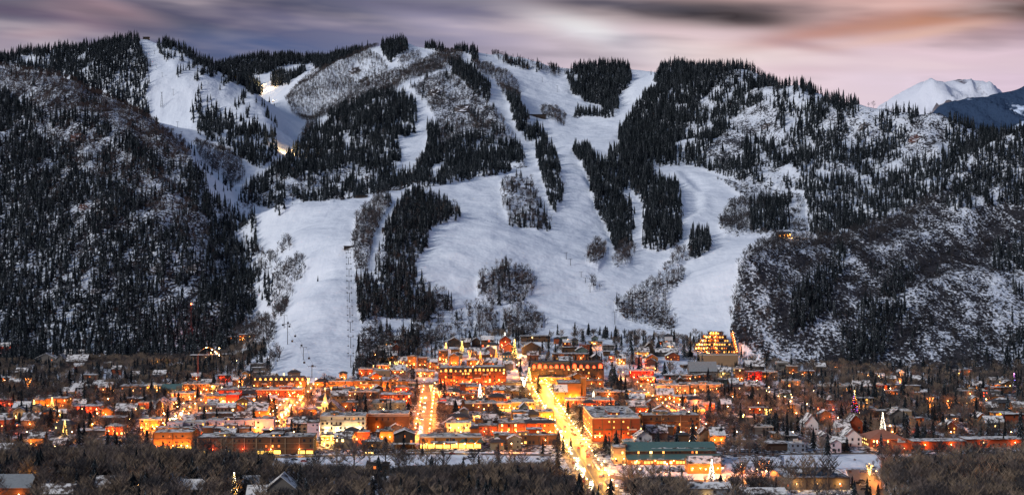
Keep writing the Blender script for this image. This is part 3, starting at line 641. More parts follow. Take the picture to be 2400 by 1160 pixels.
def bare_tree(seed, spread=.26, limbs=11, twigs=15, lift=.35, width=.0145, trunk_h=.55, split=False):
    """trunk with limbs (first mesh) and a haze of fine twigs (second mesh), height 1"""
    rg = random.Random(seed); TV, TF, CV, CF = [], [], [], []
    top = (rg.uniform(-.03, .03), rg.uniform(-.03, .03), trunk_h)
    tube(TV, TF, (0, 0, 0), top, .019, .011, 5)
    tube(TV, TF, top, (rg.uniform(-.05, .05), rg.uniform(-.05, .05), .88), .011, .004, 4)
    ends = []
    for k in range(limbs):
        f = lift + (1 - lift) * .75 * k / limbs
        a = k * 2.4 + rg.uniform(-.5, .5); L = spread * rg.uniform(.75, 1.15) * (1.1 - .55 * max(0, f - .5))
        c = (top[0] * min(1, f / trunk_h), top[1] * min(1, f / trunk_h), f * .8)
        e = (c[0] + math.cos(a) * L, c[1] + math.sin(a) * L, min(.95, c[2] + rg.uniform(.20, .36)))
        tube(TV, TF, c, e, .008, .003, 3); ends.append((c, e))
    for c, e in ends + [((0, 0, trunk_h), (0, 0, .9))]:
        for k in range(twigs):
            f = rg.uniform(.35, 1.0); p = np.array(c) * (1 - f) + np.array(e) * f
            a = rg.uniform(0, 6.28); L = rg.uniform(.10, .24)
            d = np.array((math.cos(a) * .45, math.sin(a) * .45, rg.uniform(.55, 1.0))); d /= np.linalg.norm(d)
            q = p + d * L; sd = np.cross(d, (math.cos(a + 1.2), math.sin(a + 1.2), 0)); sd /= np.linalg.norm(sd) + 1e-6
            s = len(CV); CV += [tuple(p - sd * width * .5), tuple(p + sd * width * .5), tuple(q)]
            CF.append((s, s + 1, s + 2))
            for j in range(2):
                g = rg.uniform(.3, .8); pp = p + d * L * g; a2 = rg.uniform(0, 6.28)
                qq = pp + np.array((math.cos(a2) * .5, math.sin(a2) * .5, rg.uniform(.3, .9))) * L * .55
                s = len(CV); CV += [tuple(pp - sd * width * .35), tuple(pp + sd * width * .35), tuple(qq)]
                CF.append((s, s + 1, s + 2))
    return (TV, TF), (CV, CF)

CON = []; BARE = []; BAREW = []
for k in range(6):
    V, Fc = conifer_crown(100 + k, w=(.15, .13, .17, .12, .16, .19)[k], tiers=(9, 10, 8, 11, 9, 8)[k])
    TV, TF = [], []; tube(TV, TF, (0, 0, -.03), (0, 0, .3), .014, .010, 5)
    CON.append((mesh_np('trunk', TV, TF, [M_BARK]), mesh_np('crown', V, Fc, [M_NEEDLE])))
for k in range(9):
    a, b = bare_tree(200 + k, spread=(.26, .30, .22, .33, .20, .28, .16, .36, .24)[k], lift=(.35, .3, .4, .25, .3, .4, .25, .3, .2)[k])
    BARE.append((mesh_np('trunk', a[0], a[1], [M_BARK]), mesh_np('crown', b[0], b[1], [(M_TWIG, M_TWIG3, M_TWIG4)[k % 3]])))

def joined(name, parts, mats):
    V, Fc, MI = [], [], []
    for (v, f), mi in parts:
        s = len(V); V += list(v); Fc += [tuple(i + s for i in q) for q in f]; MI += [mi] * len(f)
    me = mesh_np(name, V, Fc, mats); me.polygons.foreach_set('material_index', MI); return me

# ---------------------------------------------------------------- woods (one mass each, far too many trees to count)
def source_collection(name, meshes):
    c = bpy.data.collections.new(name)
    for i, me in enumerate(meshes):
        o = bpy.data.objects.new('%s_%02d' % (name, i), me); c.objects.link(o)
    return c

def scatter(name, label, cat, pts, rot, size, idx, coll):
    me = bpy.data.meshes.new(name); me.vertices.add(len(pts)); me.vertices.foreach_set('co', np.asarray(pts, np.float32).ravel())
    for n_, d_, ty in (('rot', rot, 'FLOAT'), ('pick', idx, 'INT')):
        a = me.attributes.new(n_, ty, 'POINT'); a.data.foreach_set('value', np.asarray(d_, np.float32 if ty == 'FLOAT' else np.int32))
    a = me.attributes.new('size', 'FLOAT_VECTOR', 'POINT'); a.data.foreach_set('vector', np.asarray(size, np.float32).ravel())
    ng = bpy.data.node_groups.new(name + '_scatter', 'GeometryNodeTree'); N = ng.nodes; L = ng.links
    ng.interface.new_socket('Geometry', in_out='INPUT', socket_type='NodeSocketGeometry')
    ng.interface.new_socket('Geometry', in_out='OUTPUT', socket_type='NodeSocketGeometry')
    gi = N.new('NodeGroupInput'); go = N.new('NodeGroupOutput'); ip = N.new('GeometryNodeInstanceOnPoints')
    ci = N.new('GeometryNodeCollectionInfo'); ci.inputs['Collection'].default_value = coll
    ci.inputs['Separate Children'].default_value = True; ci.inputs['Reset Children'].default_value = True
    def at(nm, ty):
        n = N.new('GeometryNodeInputNamedAttribute'); n.data_type = ty; n.inputs[0].default_value = nm
        return next(s for s in n.outputs if s.enabled and s.name == 'Attribute')
    L.new(gi.outputs[0], ip.inputs['Points']); L.new(ci.outputs[0], ip.inputs['Instance'])
    ip.inputs['Pick Instance'].default_value = True
    L.new(at('pick', 'INT'), ip.inputs['Instance Index'])
    cx = N.new('ShaderNodeCombineXYZ'); L.new(at('rot', 'FLOAT'), cx.inputs[2])
    L.new(cx.outputs[0], ip.inputs['Rotation']); L.new(at('size', 'FLOAT_VECTOR'), ip.inputs['Scale'])
    L.new(ip.outputs[0], go.inputs[0])
    o = obj(name, me); md = o.modifiers.new('scatter', 'NODES'); md.node_group = ng
    setp(o, label, cat, kind='stuff'); return o

def far_conifer(seed, w, tiers):
    V, Fc = conifer_crown(seed, w=w, tiers=tiers, spikes=5, low=.04)
    TV, TF = [], []; tube(TV, TF, (0, 0, -.05), (0, 0, .2), .012, .01, 3)
    return joined('far_conifer', [((V, Fc), 0), ((TV, TF), 1)], [M_NEEDLE, M_BARK])
def far_bare(seed, mat, spread, width=.02):
    a, b = bare_tree(seed, spread=spread, limbs=6, twigs=7, width=width)
    return joined('far_bare_tree', [(a, 0), (b, 1)], [M_TWIG4, mat])
def shrub(seed, mat):
    rg = random.Random(seed); V, Fc = [], []
    for k in range(34):
        a = rg.uniform(0, 6.28); r = rg.uniform(0, .35); p = np.array((math.cos(a) * r, math.sin(a) * r, 0.0))
        q = p + np.array((math.cos(a) * rg.uniform(.1, .5), math.sin(a) * rg.uniform(.1, .5), rg.uniform(.4, 1.0)))
        sd = np.array((math.sin(a + rg.uniform(-1, 1)), math.cos(a), 0)) * .055
        s = len(V); V += [tuple(p - sd), tuple(p + sd), tuple(q)]; Fc.append((s, s + 1, s + 2))
    return mesh_np('shrub', V, Fc, [mat])

C_CON = source_collection('conifer_source', [far_conifer(300 + k, (.14, .12, .17, .15, .11)[k], (6, 7, 5, 6, 7)[k]) for k in range(5)])
C_BARE = source_collection('bare_source', [far_bare(320 + k, (M_TWIG, M_TWIG4, M_SHRUB, M_TWIG4)[k], (.20, .24, .28, .18)[k], .022) for k in range(4)] + [far_bare(340 + k, M_TWIG2, (.2, .25)[k], .022) for k in range(2)])
C_SHRUB = source_collection('shrub_source', [shrub(350 + k, (M_SHRUB, M_TWIG2, M_SHRUB)[k]) for k in range(3)])

def sample_hill(spacing, seed, y0=1700., y1=6200.):
    """jittered points over the hill, even in true area"""
    rg = np.random.default_rng(seed); out = []
    y = y0
    ys = np.arange(y0, y1, spacing)
    for yy in ys:
        w = yy * .40
        xs = np.arange(-w, w, spacing)
        out.append(np.stack([xs + rg.uniform(-.5, .5, len(xs)) * spacing, yy + rg.uniform(-.5, .5, len(xs)) * spacing], 1))
    p = np.concatenate(out); z = height(p[:, 0], p[:, 1])
    px = CX + F * p[:, 0] / p[:, 1]; py = CY - F * (z - CAMZ) / p[:, 1]
    vis = height(p[:, 0], p[:, 1], GVIS.astype(float)) > .4
    return p[:, 0], p[:, 1], z, px, py, vis, rg

def plant_hill():
    x, y, z, px, py, vis, rg = sample_hill(7.0, 5)
    con, bare, brush = classify(px + 11 * fbm(x, y, 55, 3, 81), py + 7 * fbm(x, y, 55, 3, 83), vis)
    jx = px + rg.normal(0, 3, len(px)); jy = py + rg.normal(0, 3, len(px))
    # snow-filled gaps run downhill through the woods
    patch = fbm(x, y * .30, 27, 3, 41) + .6 * fbm(x, y * .6, 120, 2, 43)
    want = con * 1.0
    patch = patch + np.where((x > 330) & (y < 3000), .9 * (.3 - SPUR(x, y)), 0)
    gate = smooth(-.20, .14, patch + (np.minimum(want, .93) - .66) * 1.35) * (.55 + .45 * smooth(-.35, .1, fbm(x, y * .5, 17, 2, 45) + (want - .6) * .6))
    keep = (rg.random(len(x)) < np.clip(want * 1.25, 0, 1) * gate * (1 - .15 * smooth(2900, 3400, y))) & (con > 0)
    keep &= vis | (rg.random(len(x)) < .5)
    far = smooth(2200, 4200, y)
    sx = rg.uniform(.75, 1.25, len(x)); hh = rg.triangular(7, 15, 25, len(x)) * (1 + .22 * smooth(2700, 3300, y)) * (0.8 + .35 * np.clip(con, 0, 1))
    k = np.nonzero(keep)[0]
    size = np.stack([hh * sx * 1.22, hh * sx * 1.22, hh], 1)[k]
    scatter('conifer_forest', 'dark conifer forest covering the mountainsides between the ski runs', 'forest', np.stack([x, y, z - .3], 1)[k], rg.uniform(0, 6.28, len(k)), size, rg.integers(0, 5, len(k)), C_CON)
    nc = len(k)
    x, y, z, px, py, vis, rg = sample_hill(7.5, 6, 1700, 5200)
    con, bare, brush = classify(px + 12 * fbm(x, y, 50, 3, 85), py + 8 * fbm(x, y, 50, 3, 87), vis)
    keep = (rg.random(len(x)) < np.clip(bare * 1.15, 0, 1) * smooth(-.6, .1, fbm(x, y * .5, 40, 3, 47) + (bare - .4) * 1.5)) & (bare > 0) & vis
    k = np.nonzero(keep)[0]
    hh = rg.uniform(9, 15, len(k)); brown = (px[k] < 460) & (py[k] > 140)
    idx = np.where(x[k] > 330, rg.integers(1, 4, len(k)), np.where(brown | (rg.random(len(k)) < .15), rg.integers(4, 6, len(k)), rg.integers(0, 4, len(k))))
    scatter('bare_forest', 'grey leafless aspen groves on the mountainside', 'forest', np.stack([x, y, z - .2], 1)[k], rg.uniform(0, 6.28, len(k)), np.stack([hh * 1.2, hh * 1.2, hh], 1), idx, C_BARE)
    nb = len(k)
    x, y, z, px, py, vis, rg = sample_hill(4.8, 8, 1700, 3100)
    con, bare, brush = classify(px, py, vis)
    keep = (rg.random(len(x)) < np.clip(brush, 0, 1) * .8 * smooth(-.15, .2, fbm(x, y * .6, 26, 3, 51))) & vis & (brush > .3)
    k = np.nonzero(keep)[0]; hh = rg.uniform(1.6, 4.6, len(k))
    scatter('mountain_brush', 'low bare oak brush poking through the snow of the slopes', 'brush', np.stack([x, y, z - .1], 1)[k], rg.uniform(0, 6.28, len(k)), np.stack([hh * 1.1, hh * 1.1, hh], 1), np.where(x[k] > 330, rg.integers(0, 2, len(k)) * 2, rg.integers(0, 3, len(k))), C_SHRUB)
    open('/tmp/counts.txt', 'w').write('%d %d %d' % (nc, nb, len(k)))
plant_hill()
# ---------------------------------------------------------------- town materials
SKEW = R(2.2)                                   # the street grid leans a little to the left of the view
def mat_wall(name, c, var=.35, brick=False):
    w = NT_(name); P = w.objpos(); oi = w.N.new('ShaderNodeObjectInfo')
    f = w.noise(.25, 4, .6, P); g = w.noise(2.5, 2, .5, w.stretch(P, (1, 1, 4)))
    f = w.math('ADD', w.math('MULTIPLY', f, .6), w.math('MULTIPLY', g, .4))
    lo = tuple(x * (1 - var) for x in c); hi = tuple(min(1, x * (1 + var)) for x in c)
    w.col(w.mix(f, lo, hi)); return w.set(.85, .2)
W = {k: mat_wall(n, c) for k, (n, c) in {
    'red': ('red_brick', (.24, .055, .022)), 'brown': ('brown_brick', (.12, .062, .032)), 'cream': ('cream_stone', (.50, .40, .24)),
    'pink': ('pink_stucco', (.56, .45, .47)), 'grey': ('grey_siding', (.13, .115, .10)), 'dark': ('dark_timber', (.055, .038, .028)),
    'orange': ('ochre_stucco', (.36, .15, .04)), 'tan': ('tan_stucco', (.26, .175, .10)), 'green': ('grey_green_siding', (.13, .16, .13)),
    'white': ('white_boards', (.62, .60, .58)), 'blue': ('blue_grey_metal', (.16, .20, .25)), 'scarlet': ('scarlet_panel', (.42, .04, .025))}.items()}
def mat_roof(name, c, metal=0.0, rough=.6):
    w = NT_(name); P = w.objpos(); w.col(w.mix(w.noise(.6, 3, .5, P), tuple(x * .7 for x in c), tuple(min(1, x * 1.25) for x in c))); return w.set(rough, .3, metal)
M_ROOF = mat_roof('dark_shingles', (.045, .042, .042)); M_TEAL = mat_roof('teal_metal_roof', (.07, .14, .13), 0, .45)
M_TERRA = mat_roof('terracotta_roof', (.30, .12, .07)); M_METAL = mat_roof('galvanised_roof', (.30, .31, .30), .3, .5)
M_TRIM = mat_roof('pale_trim', (.45, .40, .34)); M_DTRIM = mat_roof('dark_trim', (.06, .05, .045))
def mat_snowcap():
    w = NT_('roof_snow'); P = w.pos(); n = w.noise(.28, 4, .65, P)
    m = w.math('MULTIPLY', w.math('SUBTRACT', w.math('ADD', w.math('MULTIPLY', n, .7), w.math('MULTIPLY', w.noise(.05, 3, .5, P), .3)), .462), 11.0, clamp=True)
    w.col(w.mix(m, (.74, .71, .67), (.075, .055, .045))); w.bump(w.noise(.5, 4), .6, .6); return w.set(.85, .2)
M_CAP = mat_snowcap()
def mat_asphalt():
    w = NT_('street_surface'); P = w.pos(); n = w.noise(.08, 5, .65, w.stretch(P, (1, .25, 1))); f = w.noise(1.2, 3, .6, P)
    c = w.mix(w.math('MULTIPLY', w.math('SUBTRACT', n, .48), 5.0, clamp=True), (.085, .066, .045), (.16, .125, .085))
    w.col(w.mix(w.math('MULTIPLY', f, .3), c, (.045, .044, .043))); w.bump(f, .3, .1); return w.set(.5, .4)
M_ROAD = mat_asphalt()
def mat_pave():
    w = NT_('pavement_concrete'); P = w.pos(); n = w.noise(.15, 4, .6, P)
    w.col(w.mix(w.math('MULTIPLY', w.math('SUBTRACT', n, .42), 4.0, clamp=True), (.20, .165, .12), (.55, .50, .44))); return w.set(.8, .2)
M_PAVE = mat_pave()
M_LINE = mat_roof('lane_paint', (.66, .52, .12)); M_WLINE = mat_roof('white_lane_paint', (.72, .72, .70))
def mat_emit(name, c, s, sample=False):
    w = NT_(name); w.b.inputs['Base Color'].default_value = (*[min(1, x) * .5 for x in c], 1)
    w.b.inputs['Emission Color'].default_value = (*c, 1); w.b.inputs['Emission Strength'].default_value = s
    m = w.set(.5, .3)
    if not sample:
        try: m.cycles.emission_sampling = 'NONE'
        except Exception: pass
    return m
E_WARM = mat_emit('lit_window_warm', (1, .42, .09), 2.1); E_DIM = mat_emit('lit_window_dim', (1, .24, .05), .8)
E_BRIGHT = mat_emit('lit_window_bright', (1, .62, .20), 4.0); E_RED = mat_emit('lit_window_red', (1, .10, .03), 3.0)
E_SHOP = mat_emit('lit_shopfront', (1, .56, .09), 2.8); E_BULB = mat_emit('lamp_globe', (1, .66, .25), 26.0)
E_BULBR = mat_emit('red_lamp_globe', (1, .10, .03), 22.0); E_HEAD = mat_emit('headlamp', (1, .88, .6), 30.0); E_TAIL = mat_emit('tail_lamp', (1, .04, .02), 8.0)
w_ = NT_('dark_window_glass'); w_.col((.02, .024, .03)); M_GLASS = w_.set(.12, .6)

# ---------------------------------------------------------------- small mesh kit
class MB:
    def __init__(s): s.V = []; s.F = []; s.I = []
    def box(s, x0, x1, y0, y1, z0, z1, mi=0):
        k = len(s.V); s.V += [(x, y, z) for z in (z0, z1) for (x, y) in ((x0, y0), (x1, y0), (x1, y1), (x0, y1))]
        for f in ((0, 3, 2, 1), (4, 5, 6, 7), (0, 1, 5, 4), (1, 2, 6, 5), (2, 3, 7, 6), (3, 0, 4, 7)):
            s.F.append(tuple(k + i for i in f)); s.I.append(mi)
        return s
    def poly(s, pts, faces, mi=0):
        k = len(s.V); s.V += list(pts)
        for f in faces: s.F.append(tuple(k + i for i in f)); s.I.append(mi)
        return s
    def tube(s, p0, p1, r0, r1=None, n=6, mi=0):
        k = len(s.F); tube(s.V, s.F, p0, p1, r0, r0 if r1 is None else r1, n)
        a = len(s.V) - 2 * n
        s.F.append(tuple(range(a + n - 1, a - 1, -1))); s.F.append(tuple(range(a + n, a + 2 * n)))
        s.I += [mi] * (len(s.F) - k); return s
    def prism(s, outline, y0, y1, mi=0):
        """outline in x,z pushed along y"""
        k = len(s.V); n = len(outline)
        s.V += [(x, y0, z) for x, z in outline] + [(x, y1, z) for x, z in outline]
        s.F.append(tuple(k + i for i in range(n))); s.F.append(tuple(k + n + i for i in reversed(range(n))))
        for i in range(n): s.F.append((k + (i + 1) % n, k + i, k + n + i, k + n + (i + 1) % n))
        s.I += [mi] * (n + 2); return s
    def prismx(s, outline, x0, x1, mi=0):
        """outline in y,z pushed along x"""
        k = len(s.V); n = len(outline)
        s.V += [(x0, y, z) for y, z in outline] + [(x1, y, z) for y, z in outline]
        s.F.append(tuple(k + i for i in reversed(range(n)))); s.F.append(tuple(k + n + i for i in range(n)))
        for i in range(n): s.F.append((k + i, k + (i + 1) % n, k + n + (i + 1) % n, k + n + i))
        s.I += [mi] * (n + 2); return s
    def ball(s, c, r, mi=0, n=6, m=4, sz=1.0):
        k = len(s.V)
        for j in range(m + 1):
            t = math.pi * j / m
            for i in range(n):
                a = 6.28318 * i / n
                s.V.append((c[0] + r * math.sin(t) * math.cos(a), c[1] + r * math.sin(t) * math.sin(a), c[2] + r * sz * math.cos(t)))
        for j in range(m):
            for i in range(n):
                s.F.append((k + j * n + i, k + (j + 1) * n + i, k + (j + 1) * n + (i + 1) % n, k + j * n + (i + 1) % n)); s.I.append(mi)
        return s
    def mesh(s, name, mats, smooth_shade=False):
        me = mesh_np(name, s.V, s.F, mats, smooth_shade)
        if len(mats) > 1: me.polygons.foreach_set('material_index', s.I)
        return me
    def add(s, name, mats, parent=None, loc=(0, 0, 0), smooth_shade=False):
        return obj(name, s.mesh(name, mats, smooth_shade), loc, 0, parent)

def light(parent, loc, power, color, radius=.25, name='light'):
    d = bpy.data.lights.new(name, 'POINT'); d.energy = power * .82; d.color = color; d.shadow_soft_size = radius
    o = bpy.data.objects.new(name, d); col.objects.link(o); o.parent = parent; o.location = loc
    return o
AMB = (1.0, .27, .035); GOLD = (1.0, .45, .085); REDL = (1.0, .10, .03); WHITEL = (1.0, .82, .58)

def solve_top(pxc, top, h):
    """distance at which something h metres tall standing on the ground reaches the photo row `top`"""
    D = np.arange(820.0, 4500.0, 3.0); x = (pxc - CX) * D / F
    row = CY - F * (height(x, D) + h - CAMZ) / D
    k = np.nonzero(row <= top)[0]
    D = D[k[0]] if len(k) else 2000.0
    return float(D)

# windows: one mesh per kind, shared by every window
def window_mesh(mat, w=1.25, h=1.7):
    m = MB(); m.box(-w / 2 - .12, w / 2 + .12, -.06, .0, -.12, h + .12, 1); m.box(-w / 2, -.04, -.10, -.062, 0, h, 0); m.box(.04, w / 2, -.10, -.062, 0, h, 0)
    return m.mesh('window', [mat, M_DTRIM])
WIN = {'warm': window_mesh(E_WARM), 'dim': window_mesh(E_DIM), 'bright': window_mesh(E_BRIGHT), 'red': window_mesh(E_RED), 'dark': window_mesh(M_GLASS)}
FOOT = []        # building footprints (x, y, half width, depth)
LAND = []        # landmarks for naming what stands near them: (x, y, short phrase)
rb = random.Random(11)

def place_windows(root, w, d, h, storeys, lit, side, base=0.0, colour=None, ground=True, pitch=3.4, skip=0):
    sh = h / storeys
    n = max(1, int(w / pitch))
    def pick():
        if rb.random() > lit * .8: return 'dark'
        return colour or rb.choice(('warm', 'warm', 'dim', 'dim', 'dim', 'bright'))
    sc = min(1.0, sh / 3.1) * rb.choice((.72, .85, 1.0, 1.12)); pitch_ = 0
    n = max(1, int(w / (pitch * rb.choice((.85, 1.0, 1.3)))))
    cl = rb.uniform(0, 9)
    for s in range(skip, storeys):
        for i in range(n):
            if rb.random() < .16: continue
            if math.sin(i * .9 + s * 1.7 + cl) < -.55 and lit < .95: continue
            x = -w / 2 + (i + .5) * w / n
            obj('window', WIN[pick()], (x, 0, base + s * sh + sh * .28), 0, root, (sc * rb.choice((.85, 1, 1.25)), 1, sc))
        if side:
            nd = max(1, int(d / (pitch * 1.35)))
            for i in range(nd):
                if rb.random() < .2: continue
                obj('window', WIN[pick()], (side * w / 2, (i + .5) * d / nd, base + s * sh + sh * .28), -side * -math.pi / 2, root, (sc, 1, sc))

def add_lamps(root, n, w, power, color, out=2.4, z=3.6, h=None):  # made-up sconces, added to wash the facade with warm light
    for i in range(n):
        x = -w / 2 + (i + .5) * w / n + rb.uniform(-1, 1)
        m = MB(); m.tube((0, 0, 0), (0, -.55, .05), .06, n=4, mi=1); m.ball((0, -.75, -.05), .24, 0, 6, 4)
        lamp = m.add('wall_wash_lamp', [E_BULBR if color is REDL else E_BULB, M_DTRIM], root, (x, -.06, z))
        light(lamp, (0, -out, .3), power * .8, color)

def roof_clutter(root, w, d, h, n):
    for k in range(n):
        m = MB(); a, b, c = rb.uniform(.8, 2.6), rb.uniform(.8, 2.2), rb.uniform(.7, 1.8)
        m.box(-a, a, -b, b, 0, c, 0); m.box(-a * .92, a * .92, -b * .92, b * .92, c + .004, c + .22, 1)
        m.add('roof_vent', [rb.choice((M_METAL, M_DTRIM, M_TRIM)), M_CAP], root, (rb.uniform(-w * .4, w * .4), rb.uniform(d * .2, d * .85), h + .1))

def snow_slab(root, x0, x1, y0, y1, z, th=.35, name='roof_snow'):
    """lumpy snow lying on a flat roof"""
    nx = max(3, int((x1 - x0) / 2.2)); ny = max(3, int((y1 - y0) / 2.5)); V = []; Fc = []
    s0 = rb.uniform(0, 900)
    for j in range(ny + 1):
        for i in range(nx + 1):
            edge = i in (0, nx) or j in (0, ny)
            x = x0 + (x1 - x0) * i / nx; y = y0 + (y1 - y0) * j / ny
            zz = z + (0.0 if edge else th * (.55 + .8 * math.sin(x * .7 + s0) * math.sin(y * .5 + s0 * 2) * .5 + rb.uniform(-.12, .12)))
            V.append((x, y, zz))
    for j in range(ny):
        for i in range(nx):
            a = j * (nx + 1) + i; Fc.append((a, a + 1, a + nx + 2, a + nx + 1))
    return obj(name, mesh_np(name, V, Fc, [M_CAP], True), (0, 0, 0), 0, root)

def building(x0, x1, top, h, d, style, wall, short, detail, cat='house', storeys=None, lit=.3, lamps=0, power=2600, color=AMB, win=None, roof=None,
             shop=0, rise=None, vents=None, D=None, snow=True, chim=0, skip=0, wins=True, rot=0.0, name=None):
    pxc = (x0 + x1) / 2
    D = D or solve_top(pxc, top, h)
    x = (pxc - CX) * D / F; w = (x1 - x0) * D / F; z = min(hz(x, D), hz(x, D + d * .5)) if D > 1450 else 0.0
    z = hz(x, D)
    side = 0 if abs(pxc - 1150) < 60 else (1 if pxc < 1150 else -1)
    root = empty(name or {'house': 'house', 'hotel': 'hotel', 'shop': 'shop_building'}.get(cat, 'building').replace(' ', '_'), (x, D, z), SKEW + rot)
    setp(root, short + ' ' + detail, cat)
    FOOT.append((x, D, w / 2, d)); LAND.append((x, D + d / 2, short))
    storeys = storeys or max(1, round(h / 3.4)); WM = W[wall]
    # walls reach down into the slope
    m = MB(); m.box(-w / 2, w / 2, 0, d, -8 if D > 1500 else -1, h)
    if style == 'gablef': m.prism([(-w / 2, h), (w / 2, h), (0, h + (rise or w * .32))], .0, d)
    if style == 'gable':
        r = rise or min(6.5, d * .32); m.prismx([(0, h), (d, h), (d / 2, h + r)], -w / 2, w / 2)
    m.add('wall', [WM], root)
    o_ = .55
    if style == 'flat':
        m = MB()                                                     # parapet with a projecting cap
        for a in ((-w / 2 - .25, w / 2 + .25, -.25, .15), (-w / 2 - .25, w / 2 + .25, d - .15, d + .25)): m.box(a[0], a[1], a[2], a[3], h - .35, h + .55)
        for sx in (-1, 1):
            xa, xb = sorted((sx * (w / 2 + .25), sx * (w / 2 - .15))); m.box(xa, xb, .154, d - .154, h - .35, h + .55)
        m.add('parapet', [roof or rb.choice((M_TRIM, M_DTRIM, WM))], root)
        if snow: snow_slab(root, -w / 2 + .16, w / 2 - .16, .16, d - .16, h + .25)
        if snow:
            m = MB(); q_ = rb.uniform(.1, .5); m.box(-w / 2 - .2, w / 2 * q_, -.2, .10, h + .554, h + .70); m.add('snow_ridge', [M_CAP], root)
        roof_clutter(root, w, d, h + .3, vents if vents is not None else max(2, int(w * d / 160)))
    elif style == 'eave':                                            # flat roof with a deep overhang
        m = MB(); m.box(-w / 2 - 1.1, w / 2 + 1.1, -1.4, d + 1.0, h + .004, h + .45, 0); m.add('roof', [roof or M_DTRIM], root)
        if snow: snow_slab(root, -w / 2 - 1.05, w / 2 + 1.05, -1.35, d + .95, h + .46, .4)
    elif style in ('gable', 'gablef'):
        RM = roof or M_ROOF
        if style == 'gable':
            r = rise or min(6.5, d * .32); s = r / (d / 2); yo = 1.0
            def slab(t0, t1, mat, nm, ins=0.0):
                mm = MB(); mm.prismx([(-yo + ins, h - yo * s + t0 + ins * s), (d / 2, h + r + t0), (d + yo - ins, h - yo * s + t0 + ins * s), (d + yo - ins, h - yo * s + t1 + ins * s), (d / 2, h + r + t1), (-yo + ins, h - yo * s + t1 + ins * s)], -w / 2 - .7 + ins, w / 2 + .7 - ins)
                mm.add(nm, [mat], root)
        else:
            r = rise or w * .32; s = r / (w / 2); yo = .9
            def slab(t0, t1, mat, nm, ins=0.0):
                mm = MB(); mm.prism([(-w / 2 - yo + ins, h - yo * s + t0 + ins * s), (-w / 2 - yo + ins, h - yo * s + t1 + ins * s), (0, h + r + t1), (w / 2 + yo - ins, h - yo * s + t1 + ins * s), (w / 2 + yo - ins, h - yo * s + t0 + ins * s), (0, h + r + t0)], -.9 + ins, d + .8 - ins)
                mm.add(nm, [mat], root)
        slab(.01, .28, RM, 'roof')
        if snow: slab(.29, .62, M_CAP, 'roof_snow', .22)
    elif style == 'hip':
        r = rise or min(w, d) * .26; q = min(w, d) * .5; e = 1.0
        def hipm(z0, ins, mat, nm, th):
            X, Y0, Y1 = w / 2 + e - ins, -e + ins, d + e - ins
            rx = max(.3, w / 2 - q); ry0, ry1 = (d / 2 - .2, d / 2 + .2) if w >= d else (q, d - q)
            P = [(-X, Y0, z0), (X, Y0, z0), (X, Y1, z0), (-X, Y1, z0), (-rx, ry0, z0 + r), (rx, ry0, z0 + r), (rx, ry1, z0 + r), (-rx, ry1, z0 + r)]
            P += [(a, b, c - th) for a, b, c in P[:4]]
            MB().poly(P, [(0, 1, 5, 4), (1, 2, 6, 5), (2, 3, 7, 6), (3, 0, 4, 7), (4, 5, 6, 7), (8, 9, 1, 0), (9, 10, 2, 1), (10, 11, 3, 2), (11, 8, 0, 3), (11, 10, 9, 8)]).add(nm, [mat], root)
        hipm(h + .3, 0, roof or M_ROOF, 'roof', .28)
        if snow: hipm(h + .36, .35, M_CAP, 'roof_snow', .05)
    if style == 'flat' and wins and w > 15:
        n = max(2, int(w / rb.uniform(7, 12))); PM = rb.choice((M_DTRIM, W['brown'], W['tan'], WM))
        for i in range(n + 1):
            xx = -w / 2 + i * w / n; m = MB(); m.box(xx - .35, xx + .35, -.38, -.005, -1, h - .36); m.add('pilaster', [PM], root)
        for s_ in range(1, storeys): m = MB(); m.box(-w / 2 + .4, w / 2 - .4, -.2, -.004, s_ * h / storeys - .12, s_ * h / storeys + .12); m.add('string_course', [PM], root)
        if w > 22 and rb.random() < .75:                            # set-back upper storey
            a, b = rb.uniform(.15, .3) * w, rb.uniform(.45, .8) * d; x0_ = rb.uniform(-w * .3, w * .05); hh_ = rb.uniform(1.6, 2.8)
            m = MB(); m.box(x0_, x0_ + a, d * .25, b, h, h + hh_, 0); m.box(x0_ - .3, x0_ + a + .3, d * .25 - .4, b + .3, h + hh_ + .004, h + hh_ + .4, 1); m.add('upper_storey', [rb.choice((WM, W['dark'], W['tan'])), M_CAP], root)
            for q in range(max(1, int(a / 4))): obj('window', WIN[rb.choice(('dim', 'dark', 'warm'))], (x0_ + (q + .5) * a / max(1, int(a / 4)), d * .25, h + .35), 0, root, (.9, 1, .6))
    if cat in ('hotel', 'flats', 'motel') and w > 12 and wins:
        for s_ in range(1, storeys):
            zz = s_ * h / storeys
            for q in range(max(1, int(w / 9))):
                if rb.random() < .55:
                    xa = -w / 2 + q * 9 + .8; xb = min(w / 2 - .5, xa + rb.uniform(4, 7.4)); m = MB(); m.box(xa, xb, -1.3, -.21, zz - .1, zz + .1, 0); m.box(xa, xb, -1.3, -1.22, zz + .104, zz + .95, 0); m.box(xa, xb, -1.2, -.45, zz + .104, zz + .2, 1)
                    m.add('balcony', [rb.choice((M_DTRIM, W['dark'], M_TRIM)), M_CAP], root)
    for k in range(chim):
        m = MB(); m.box(-.7, .7, -.6, .6, 0, 2.6); m.box(-.85, .85, -.75, .75, 2.604, 2.9, 1)
        m.add('chimney', [W['brown'], M_CAP], root, (rb.uniform(-w * .35, w * .35), d * rb.uniform(.4, .6), h + (rise or 3) * .7))
